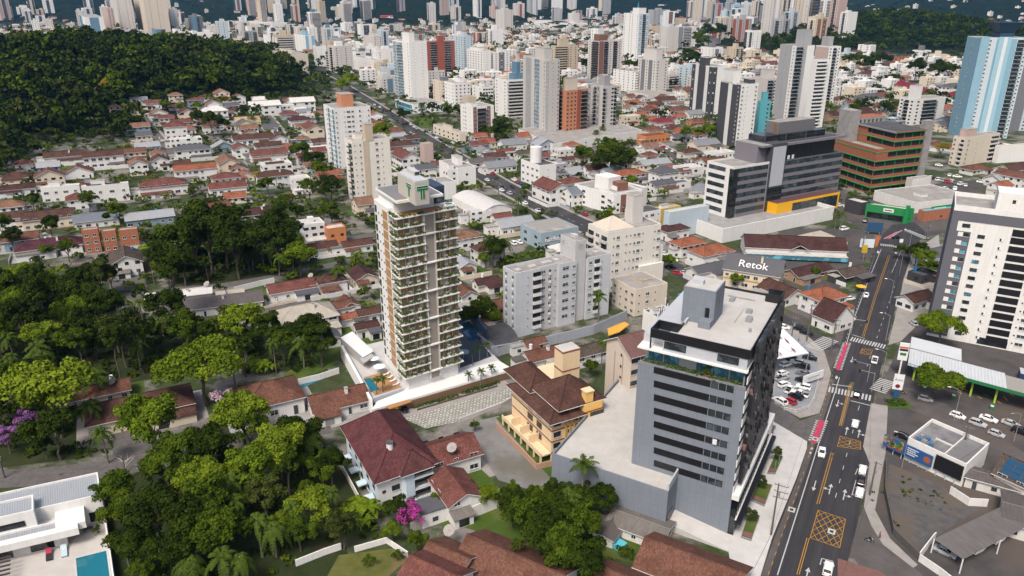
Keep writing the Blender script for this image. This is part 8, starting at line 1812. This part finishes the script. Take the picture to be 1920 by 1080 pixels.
# --- trees placed one by one: kind, x, y of the crown's middle, crown width in the picture
for row in """flat 378 698 146|bright 280 790 120|lime 95 735 150|dark 60 700 70|dark 100 800 90|olive 185 515 62|dark 205 516 42|dark 158 522 58|lime 520 838 110|lime 452 778 110|bright 480 870 100|bright 420 905 80|purple 50 790 46|purple 12 820 44|purple 8 760 30|pink 415 748 50|dark 395 830 90|mid 372 870 60|mid 600 880 60|dark 620 870 66|mid 230 960 70|dark 290 960 110|dark 350 970 110|mid 410 1000 110|dark 250 1020 80|dark 330 1030 90|mid 560 1000 60|olive 640 985 66|magenta 770 966 60
dark 960 950 64|mid 985 970 80|dark 1040 965 90|mid 1090 985 90|dark 1010 1010 90|mid 1060 1030 100|dark 1100 1050 90|mid 960 925 44|bright 915 930 44|dark 1125 935 70|mid 1085 930 60|dark 1040 925 50|mid 1000 930 44|shrub 815 950 30|mid 830 935 34|bright 735 1000 40|mid 780 1015 40|shrub 690 1050 30|shrub 745 1040 30|dark 745 955 50|shrub 1175 1035 40
flat 1765 615 80|flat 1755 720 82|dark 1720 470 36|bright 1735 485 40|mid 1745 500 36|mid 1690 470 26|gold 740 775 22|mid 890 800 20|dark 575 615 64|dark 600 640 70|mid 905 580 50|dark 880 590 46|bright 925 595 34|dark 925 465 48|bright 910 485 26|mid 1107 690 30|dark 385 430 110|dark 360 440 90|mid 420 440 90|dark 410 410 70|dark 440 455 90|mid 470 450 70|olive 485 440 70|dark 520 440 80|mid 545 460 60|bright 560 480 60|dark 300 475 50|mid 320 500 50|dark 340 490 60|mid 300 450 40
dark 92 420 40|mid 0 420 50|bright 85 470 24|mid 125 465 38|dark 20 445 40|mid 220 395 40|dark 200 408 20|mid 165 375 36|dark 60 375 30|mid 500 345 30|mid 565 285 44|dark 590 300 40|mid 600 318 44|dark 620 345 40|mid 580 350 40|dark 610 360 30|bright 715 245 40|dark 755 215 24|lime 640 160 30|lime 655 150 34|dark 940 240 40|mid 930 248 30|dark 910 245 24|mid 1095 290 44|dark 1130 300 40|mid 1150 285 50|dark 1165 300 50|mid 1140 275 40|mid 1180 290 36|bright 1160 310 30|bright 1185 340 26|bright 1380 525 26|mid 1255 492 22|bright 1255 490 26|mid 1530 510 20|shrubb 1720 600 18|mid 1705 475 20
mid 1600 205 26|bright 1550 200 20|mid 1480 90 20|dark 1720 125 36|dark 1760 130 40|mid 1780 130 30|gold 1765 278 26|mid 1605 110 30|dark 1625 120 34|mid 1640 108 24|dark 1655 110 30|mid 1590 112 26|dark 1300 110 34|dark 1330 60 40|mid 1310 70 34|dark 1350 58 40|mid 1320 80 30|dark 1290 100 24|mid 1180 120 20|dark 1100 120 24|mid 1135 210 14|bright 1310 248 26|bright 1330 245 30|dark 1345 240 24|mid 1285 250 24|mid 500 108 30|dark 480 120 40|dark 520 130 40|mid 440 190 20|bright 310 198 20|lime 340 200 18|lime 368 200 18|dark 395 225 40|mid 420 232 30|dark 370 220 30|gold 200 160 34|gold 485 330 24|mid 375 345 20|dark 395 385 30|mid 490 350 20|mid 530 390 40|dark 555 395 30|mid 620 395 40""".replace("\n","|").split("|"):
 k,x,y,w=row.split();e=tree(k,float(x),float(y),float(w));occupy(e.location.x,e.location.y,2.0)
for row in """queen 565 640 60|queen 580 620 50|droop 568 815 72|droop 510 985 60|queen 430 900 60|queen 440 935 50|queen 395 910 50|tall 430 655 44|tall 300 430 36|queen 70 650 60|droop 70 665 74|queen 20 670 40|queen 180 700 60|queen 215 620 50|queen 300 590 50|queen 370 610 60|queen 400 600 44|queen 455 640 40|queen 475 600 44|queen 90 715 60|tall 85 735 60|queen 165 760 50|queen 190 810 50|tall 360 455 44|queen 470 470 30|queen 490 465 30|queen 545 430 40|queen 440 395 40|queen 630 505 30|tall 1125 555 40|queen 945 455 36|tall 1092 870 62|queen 620 920 40|droop 450 1050 60|droop 350 1055 70|queen 415 1045 70|queen 545 950 40|queen 770 190 18|queen 755 185 18|queen 760 188 16|queen 790 195 16|queen 778 190 16|queen 838 200 16|queen 858 198 16|queen 728 180 14|queen 745 190 14|queen 1118 247 18|queen 1130 240 18|queen 1122 262 20|queen 1206 218 20|queen 972 372 20|queen 1323 220 18|queen 1580 400 20|queen 1570 398 18|queen 880 250 12|queen 1130 645 26|queen 578 375 20|queen 665 300 14|queen 470 215 18|queen 385 215 18|queen 55 372 20|queen 450 455 34|queen 505 470 30|queen 520 480 28""".replace("\n","|").split("|"):
 k,x,y,w=row.split();palm(k,float(x),float(y),float(w),h={'tall':None}.get(k))
for x,y,w in((660,950,60),(690,955,66),(675,975,50),(280,475,40),(300,490,36),(480,690,40),(500,688,40),(640,960,40),(455,690,36)):banana(x,y,w)
m=MB()
for x,y in((360,890),(237,885),(272,905)):
 p=atg(x,y);r2=random.Random(x);q=MB();q.bar(p,p+Vector((.2,.1,3)),.12,PAVEW,5,.08)
 for k in range(9):
  a=k*.7+r2.random();b=p+Vector((.2,.1,1.6+k*.16));c=b+Vector((math.cos(a)*1.5,math.sin(a)*1.5,1.1));q.bar(b,c,.06,PAVEW,4,.035);q.bar(c,c+Vector((math.cos(a+.5)*.9,math.sin(a+.5)*.9,.7)),.035,PAVEW,3,.015)
 single("bare_tree",q,{360:"bare pale branched tree, largest of three beside the cobbled street",237:"thin bare pale tree by the white modern house",272:"bare pale sapling on the verge between the other two bare trees"}[x],"tree")
# --- woods near the camera: every tree a thing
WOODS=[("garden wood left of the street",[(-30,560),(60,515),(140,545),(190,590),(300,585),(420,600),(520,620),(560,650),(590,690),(520,700),(440,690),(440,640),(300,690),(250,705),(140,708),(-30,680)],7.2,1.15,('dark','dark','mid','mid','dark','olive','tall','bright','lime')),("wood below the cobbled street",[(215,930),(330,880),(420,850),(470,790),(545,820),(600,850),(640,900),(625,985),(560,1010),(480,1080),(230,1100)],6.8,.95,('dark','mid','mid','bright','olive','bright','tall','lime')),("tree clump left of the planted tower",[(275,500),(280,460),(330,415),(420,390),(540,425),(575,470),(560,500),(480,515),(350,530)],8.5,1.1,('dark','dark','mid','dark','tall','olive')),("corner wood at the left edge",[(-40,700),(120,700),(140,760),(130,860),(-40,860)],7.5,1.0,('dark','dark','mid','olive')),("garden trees above the red roofs",[(950,930),(1050,910),(1130,925),(1125,1010),(1110,1080),(1060,1075),(980,1000)],6.5,.9,('dark','mid','mid','bright'))]
wr=random.Random(21)
for nm,P,sp,k,kinds in WOODS:
 W_=[atg(*p)for p in P];x0,x1=min(p.x for p in W_),max(p.x for p in W_);y0,y1=min(p.y for p in W_),max(p.y for p in W_)
 y=y0
 while y<y1:
  x=x0
  while x<x1:
   a,b=x+wr.uniform(-.4,.4)*sp,y+wr.uniform(-.4,.4)*sp;px,py=proj(Vector((a,b,hills(a,b)+3)))
   if inside(px,py,P)and not busy(a,b,.6,True)and wr.random()<.76:
    kd=wr.choice(kinds);r0,h0=TREES[kd][0][2:];s=k*wr.choice((.55,.75,.95,1.1,1.3))*wr.uniform(.9,1.1)
    plant_tree(kd,Vector((a,b,hills(a,b))),r0*s,h0*s*wr.uniform(.85,1.25),f"{TW[kd]} in the {nm}",nm)if wr.random()>.13 else palm('queen',0,0,wr.uniform(5,7.5)*scale_at(Vector((a,b,9))),wr.uniform(8,12),f"feathery palm rising among the {nm}",nm+' palms',base=(a,b,hills(a,b)))
   x+=sp
  y+=sp
# --- infill houses, then far ones
hr=random.Random(33)
def infill(P,su,sv,prob,n_max,au=62,kinds='bbnnnrrrootogGWwtd',lo=9,hi=16,det=None,group="houses of the town"):
 W_=[atg(*p)for p in P];U,V=az(au),az(au-90);cs=[(p.dot(U),p.dot(V))for p in W_];n=0
 u=min(c[0]for c in cs)
 while u<max(c[0]for c in cs):
  v=min(c[1]for c in cs)
  while v<max(c[1]for c in cs):
   p=U*(u+hr.uniform(-.2,.2)*su)+V*(v+hr.uniform(-.15,.15)*sv);p.z=hills(p.x,p.y);px,py=proj(p)
   if n<n_max and inside(px,py,P)and hr.random()<prob and not busy(p.x,p.y,7.5):
    rk=hr.choice(kinds);w=hr.uniform(lo,hi);d=hr.uniform(8,10.5);ty='f' if rk in 'w' else hr.choice('ggh')if rk not in 'gGWd' else 'g'
    house_at(p,w,d,au+hr.uniform(-3,3),hr.choice((1,1.2,1.6,2,2)),rk,hr.choice('wwwwcOgu'),ty,hr.choice((0,0,1)),det=det,group=group);occupy(p.x,p.y,6);n+=1
   v+=sv
  u+=su
 return n
infill([(240,190),(420,185),(600,200),(600,300),(640,330),(610,380),(300,380),(250,320)],15,12.5,.92,50)
infill([(0,300),(240,330),(240,390),(0,420)],16,13,.9,10)
infill([(0,400),(140,430),(130,520),(0,500)],16,13,.7,6)
infill([(640,380),(690,360),(700,680),(630,640)],14,12,.9,14)
infill([(440,540),(640,520),(660,700),(560,660)],14,12,.85,8)
infill([(860,260),(1000,270),(1180,300),(1330,300),(1330,380),(1100,380),(960,330)],15,13,.92,42)
infill([(850,440),(930,420),(930,600),(860,620)],14,12,.9,12)
infill([(1170,180),(1300,160),(1330,300),(1200,300)],18,14,.92,26)
infill([(1570,150),(1920,170),(1810,250),(1570,230)],20,15,.9,24,66)
infill([(1480,500),(1590,500),(1600,560),(1490,560)],13,12,.85,8,kinds='kkBbde')
infill([(1690,480),(1760,460),(1745,580),(1690,600)],14,12,.85,6,kinds='dkbg')
infill([(1800,260),(1920,290),(1920,370),(1820,380)],18,14,.9,12,66)
infill([(1420,420),(1640,430),(1630,470),(1420,450)],16,12,.8,10,66,kinds='gGWckx')
infill([(640,180),(720,220),(800,280),(880,330),(760,380),(740,260),(640,210)],16,13,.85,14)
yo=structure("yard_paving",YARD_MB)
def midrise(P,n,h0,h1,seed,tall=.25):
 r=random.Random(seed);W_=[atg(*p)for p in P];k=0;t=0
 while k<n and t<n*60:
  t+=1;px,py=r.uniform(min(p[0]for p in P),max(p[0]for p in P)),r.uniform(min(p[1]for p in P),max(p[1]for p in P))
  if not inside(px,py,P):continue
  p=atg(px,py)
  if busy(p.x,p.y,11)or p.z>90:continue
  au=r.choice((58,62,66,52));wk=r.choice('wwwoocceglpw');ac=r.choice('ddgwrnalkw');h=r.uniform(h0,h1)*(1.5 if r.random()<tall else 1);fz=1+max(0,(p.y-1300)/5000);w,d=r.uniform(15,28)*fz,r.uniform(15,30)*fz;h*=fz
  L=r.choice(('w.w','WW','bwb','wsw','kwk','BB','ws.w','wBw'));Rr=r.choice(('wkw','w.w','bb','wBw','.s.','wsws','BwB','.dd.'))
  fr=Fr((p.x,p.y,p.z),au,au-90);fr.w,fr.d,fr.h=w,d,h;q=MB();wm,am=TWc(wk),TWc(ac);q.box(fr,0,w,0,d,-4,h,wm);fl=int(h/3.1)
  for sd,c in(('L',L),('R',Rr)):facade(None,q,fr,sd,c,.4,3.05,fl,1,wm,am,GLASS,TWc('o'))
  T=Thing("apartment_tower" if h>24 else "apartment_block",p,"","apartment block","far apartment blocks");T.part("wall",q)
  q=MB();q.box(fr,.4,w-.4,.4,d-.4,h,h+.15,ROOFC)
  for rr in((0,w,0,.3),(0,w,d-.3,d),(0,.3,.3,d-.3),(w-.3,w,.3,d-.3)):q.box(fr,*rr,h,h+.9,wm)
  T.part("roof",q);a=r.uniform(.15,.5);q=MB();q.box(fr,w*a,w*(a+.35),d*.3,d*.65,h+.15,h+r.uniform(3,9),r.choice((wm,am)));T.part("lift_housing",q)
  nm={'w':"white",'o':"off-white",'c':"cream",'e':"beige",'g':"grey",'l':"pale blue-grey",'p':"pinkish"}[wk];later(T.e,f"{'tall' if h > 40 else 'mid-height' if h > 24 else 'low'} {nm} block",p+Vector((0,0,h*.6)),"block");occupy(p.x+fr.U.x*w/2+fr.V.x*d/2,p.y+fr.U.y*w/2+fr.V.y*d/2,max(w,d)*.6);k+=1
midrise([(320,62),(620,60),(640,140),(560,130),(480,105),(320,95)],36,16,40,1);midrise([(0,20),(150,28),(330,40),(330,62),(200,62),(0,55)],30,20,48,2)
midrise([(640,60),(960,55),(960,130),(880,140),(660,130)],24,14,36,3);midrise([(640,140),(740,140),(860,190),(960,190),(960,225),(820,210),(700,185)],9,12,24,4)
midrise([(1170,45),(1440,40),(1460,85),(1440,120),(1280,125),(1060,100)],26,12,34,5,.3);midrise([(1280,28),(1600,30),(1590,80),(1440,80),(1290,50)],34,36,66,6,.3)
midrise([(420,18),(1100,14),(1250,28),(1000,48),(450,48)],44,26,62,7,.3);midrise([(1160,180),(1330,140),(1300,220),(1170,200)],5,10,18,8);midrise([(1580,90),(1900,95),(1900,130),(1590,140)],8,9,16,9,.1);midrise([(960,40),(1300,60),(1280,40)],6,14,30,10)
midrise([(860,330),(960,340),(1330,390),(1310,410),(1000,400),(900,365)],5,9,14,11,0)
def far_town():
 m=MB();rr=random.Random(9);rms=[plain("far_roof_%d"%i,c,.9,0,.1,.3,.3)for i,c in enumerate(((.12,.06,.045),(.22,.08,.055),(.3,.12,.07),(.2,.2,.21),(.5,.48,.46),(.16,.075,.055)))];ws=[WHITE,OFFW,CREAM,WHITE]
 n=0
 for i in range(16000):
  y=780*math.exp(rr.random()*1.75);x=rr.uniform(-.78,.78)*y;z=hills(x,y);px,py=proj(Vector((x,y,z)))
  if not(-20<px<1940 and-4<py<190)or z>(5 if y<2300 else 110)or(z>40 and rr.random()<.6)or busy(x,y,9):continue
  if(px<560 and py>75 and y<1100):continue
  dens=.5+.5*math.sin(x*.006+1)*math.sin(y*.004);
  if rr.random()>.5+.45*dens or(z>30 and rr.random()>.25):continue
  if n>2100:break
  au=60+rr.uniform(-8,8);w,d,h=rr.uniform(12,26),rr.uniform(9,14),rr.choice((3.5,4,6.5,7,10,14));fr=Fr((x,y,z),au,au-90);wm=rr.choice(ws);rm=rr.choice(rms);m.box(fr,0,w,0,d,-3,h,wm);occupy(x,y,8);n+=1
  for k in range(int(h/3.2)):
   for j in range(3):a=w*(j+.3)/3;m.box(fr,a,a+2,-.06,0,k*3.2+1,k*3.2+2.4,GLASS)
  if h<9:
   r=d*.22;e=.6
   m.face([fr.p(-e,-e,h),fr.p(w+e,-e,h),fr.p(w+e,d/2,h+r),fr.p(-e,d/2,h+r)],rm);m.face([fr.p(w+e,d+e,h),fr.p(-e,d+e,h),fr.p(-e,d/2,h+r),fr.p(w+e,d/2,h+r)],rm)
   for a in(0,w):m.face([fr.p(a,0,h),fr.p(a,d,h),fr.p(a,d/2,h+r)],wm)
  else:m.box(fr,w*.3,w*.5,d*.3,d*.6,h,h+3,wm)
 o=link("distant_housing",m.mesh("distant_housing"));o["kind"]="stuff";o["label"]="far-off town of small roofs between the towers and the hills"
far_town()
for lab,spec,wk,rk in(("long white flat-roofed hall in the far middle of the town",(1000,40,50,950,1095),WHITE,ROOFL),("far white stadium roof left of the three white towers",(470,44,56,427,545),WHITE,ROOFL),("white terminal-like long roof in front of the far middle hall",(1040,46,54,955,1130),WHITE,ROOFL)):
 tower("hall",lab,spec,'','',wk,boxes=(),cat="hall",lm=False,roofm=rk,back=False)
for x,y,w,lab in((410,62,46,"bright red long roof beside the far stadium"),(425,86,22,"small bright red roof below the far stadium"),(725,34,24,"salmon-red building by the far crossroads")):
 p=atg(x,y);q=MB();L=w/scale_at(p);f=Fr(p,70,-20);q.box(f,-L/2,L/2,-9,9,0,6,WALLS['r']);q.face([f.p(-L/2,-10,6.1),f.p(L/2,-10,6.1),f.p(L/2,10,9),f.p(-L/2,10,9)],plain("crimson_roof",(.42,.04,.07),.7));single("hall",q,lab,"hall",o=f.o)
p=atg(1196,28);q=MB();q.bar(p,p+Vector((0,0,55)),9,plain("teal_spire_cladding",(.05,.3,.36),.6),4,1.0);single("spire",q,"slim teal spire-like tower in the far middle","tower",o=p)
p=atg(765,67);T=house_at(p,30,16,60,2,'G','b','h',0,fh=5,label="turquoise-blue house among trees beyond the white and blue tower");LANDMARKS["turquoise-blue far house"]=(765,62)
tower("house","pale pyramid-roofed mansion on the far slope above the junction",(1035-345,46,58,676,706),'ww','ww',CREAM,boxes=(),cat="house",lm=False,roofm=ROOFL,back=False)
# --- the woods on the hills and the small far trees, as masses
def mass(name,pts,leafs,label,nq=26,seed=1):
 rng=np.random.default_rng(seed);by={k:([],[])for k in leafs}
 protos={}
 for k in leafs:protos[k]=[crown_arrays(100+i,4.2,4.6,3.4,12,nq/4.0,1.35)for i in range(5)]
 for(x,y,z,s,k)in pts:
  V,T=protos[k][rng.integers(5)];a=rng.uniform(0,6.28);c,sn=math.cos(a),math.sin(a)
  W_=np.stack([V[:,0]*c-V[:,1]*sn,V[:,0]*sn+V[:,1]*c,V[:,2]*rng.uniform(.85,1.3)],axis=1)*s+np.array([x,y,z]);by[k][0].append(W_);by[k][1].append(np.clip(T+rng.normal()*.22,0,1))
 for k in leafs:
  if by[k][0]:
   o=link(name,quads_mesh(name,np.concatenate(by[k][0]),np.concatenate(by[k][1]),LEAF[k]));o["kind"]="stuff";o["label"]=label
HW=[(-60,360),(20,345),(78,335),(84,272),(160,262),(232,262),(258,240),(262,205),(330,170),(420,182),(490,178),(556,168),(560,148),(520,112),(400,60),(170,20),(-60,10)]
def hill_wood():
 pts=[];rr=random.Random(4);occl=0
 for i in range(9000):
  x,y=rr.uniform(-900,-120),rr.uniform(455,1250);z=hills(x,y);px,py=proj(Vector((x,y,z+6)))
  bx,by=proj(Vector((x,y,z)))
  if not inside(bx,by,HW)or busy(x,y,2):continue
  if len(pts)>3000:break
  pts.append((x,y,z-.8+rr.uniform(-2.5,2.5),rr.choice((.6,.9,1.2,1.6,2.1,2.7))*rr.uniform(.8,1.15),rr.choice(('dark','dark','dark','mid','olive'))if math.sin(x*.03)+math.sin(y*.037+x*.01)<.9 else rr.choice(('mid','olive','dark'))))
 mass("hillside_forest",pts,('dark','mid','olive'),"dense dark wood covering the hill on the left",30,3)
 pts=[]
 for i in range(16000):
  a=rr.random()
  if a<.3:x,y=rr.uniform(500,1250),rr.uniform(1480,2050)
  else:y=650*math.exp(rr.random()*1.9);x=rr.uniform(-.75,.75)*y
  z=hills(x,y);px,py=proj(Vector((x,y,z+6)))
  if not(-20<px<1940 and 0<py<215):continue
  woods=z>6 and y<2200
  n=math.sin(x*.011+2)*math.sin(y*.008+.5)+.5*math.sin(x*.031)*math.sin(y*.023)
  if not woods and n<.12 and rr.random()<.8:continue
  if busy(x,y,3)or len(pts)>4200:continue
  pts.append((x,y,z-.8,rr.uniform(.9,1.7)*(1+y/4000),rr.choice(('dark','dark','dark','mid'))))
 mass("distant_trees",pts,('dark','mid'),"dark tree cover between the far houses and on the far rises",20,5)
 pts=[]
 for i in range(22000):
  y=rr.uniform(250,800);x=rr.uniform(-.7,.7)*y;z=hills(x,y);px,py=proj(Vector((x,y,z+2)))
  if not(-20<px<1700 and 150<py<640)or busy(x,y,1.6):continue
  if px>1440 and py>400:continue
  if px>1240 and py>440:continue
  if len(pts)>3300:break
  pts.append((x,y,z-1.6*.6,rr.uniform(.25,.8),rr.choice(('mid','dark','bright','mid','olive'))))
 mass("garden_shrubbery",pts,('dark','mid','bright','olive'),"small garden trees and bushes between the houses",26,7)
 pts=[]
 for nm,P,sp,k,kinds in WOODS:
  W_=[atg(*p)for p in P];x0,x1=min(p.x for p in W_),max(p.x for p in W_);y0,y1=min(p.y for p in W_),max(p.y for p in W_)
  for i in range(int((x1-x0)*(y1-y0)/9)):
   x,y=rr.uniform(x0,x1),rr.uniform(y0,y1);px,py=proj(Vector((x,y,1)))
   if inside(px,py,P)and not busy(x,y,.3):pts.append((x,y,hills(x,y)-1.0,rr.uniform(.2,.4),rr.choice(('dark','mid','dark'))))
 for P in([(640,900),(700,960),(740,1030),(600,1060),(480,1080),(560,1000)],[(1105,1000),(1160,1060),(1060,1110),(960,1010)],[(150,740),(220,790),(200,870),(140,860)]):
  W_=[atg(*p)for p in P]
  for i in range(220):
   x,y=rr.uniform(min(p.x for p in W_),max(p.x for p in W_)),rr.uniform(min(p.y for p in W_),max(p.y for p in W_));px,py=proj(Vector((x,y,0)))
   if inside(px,py,P)and not busy(x,y,.3):pts.append((x,y,-.6,rr.uniform(.12,.26),rr.choice(('mid','dark','bright'))))
 for P in([(1655,865),(1672,870),(1668,940),(1690,1000),(1735,1040),(1715,1055),(1668,1005),(1652,930)],[(1690,890),(1780,930),(1770,960),(1690,930)],[(930,784),(948,780),(1042,872),(1036,908),(1015,880)],[(20,900),(200,893),(330,862),(330,856),(200,884),(20,893)],[(1640,890),(1636,940),(1628,960),(1625,930)]):
  W_=[atg(*p)for p in P]
  for i in range(110):
   x,y=rr.uniform(min(p.x for p in W_),max(p.x for p in W_)),rr.uniform(min(p.y for p in W_),max(p.y for p in W_));px,py=proj(Vector((x,y,0)))
   if inside(px,py,P)and rr.random()<.6:pts.append((x,y,-.35,rr.uniform(.05,.12),rr.choice(('mid','bright','dark'))))
 mass("undergrowth",pts,('dark','mid','bright'),"low leafy undergrowth beneath the garden woods",30,8)
hill_wood()
# --- the air
def haze():
 m=MB();B=9700;m.prism([(-B,-B,0),(B,-B,0),(B,B,0),(-B,B,0)],-25,560,DARK)
 me=m.mesh("haze");t=bpy.data.materials.new("haze_air");t.use_nodes=True;n=t.node_tree.nodes;n.remove(n["Principled BSDF"]);v=n.new("ShaderNodeVolumePrincipled");v.inputs["Color"].default_value=(.12,.4,.85,1);v.inputs["Density"].default_value=.00003
 t.node_tree.links.new(v.outputs[0],n["Material Output"].inputs["Volume"]);me.materials.clear();me.materials.append(t)
 o=link("haze",me);o["kind"]="stuff"
haze()
settle_labels()
for o in SC.objects:
 L=o.get("label")
 if o.get("category")and(not L or len(L.split())>16):print("LONG",o.name,L)
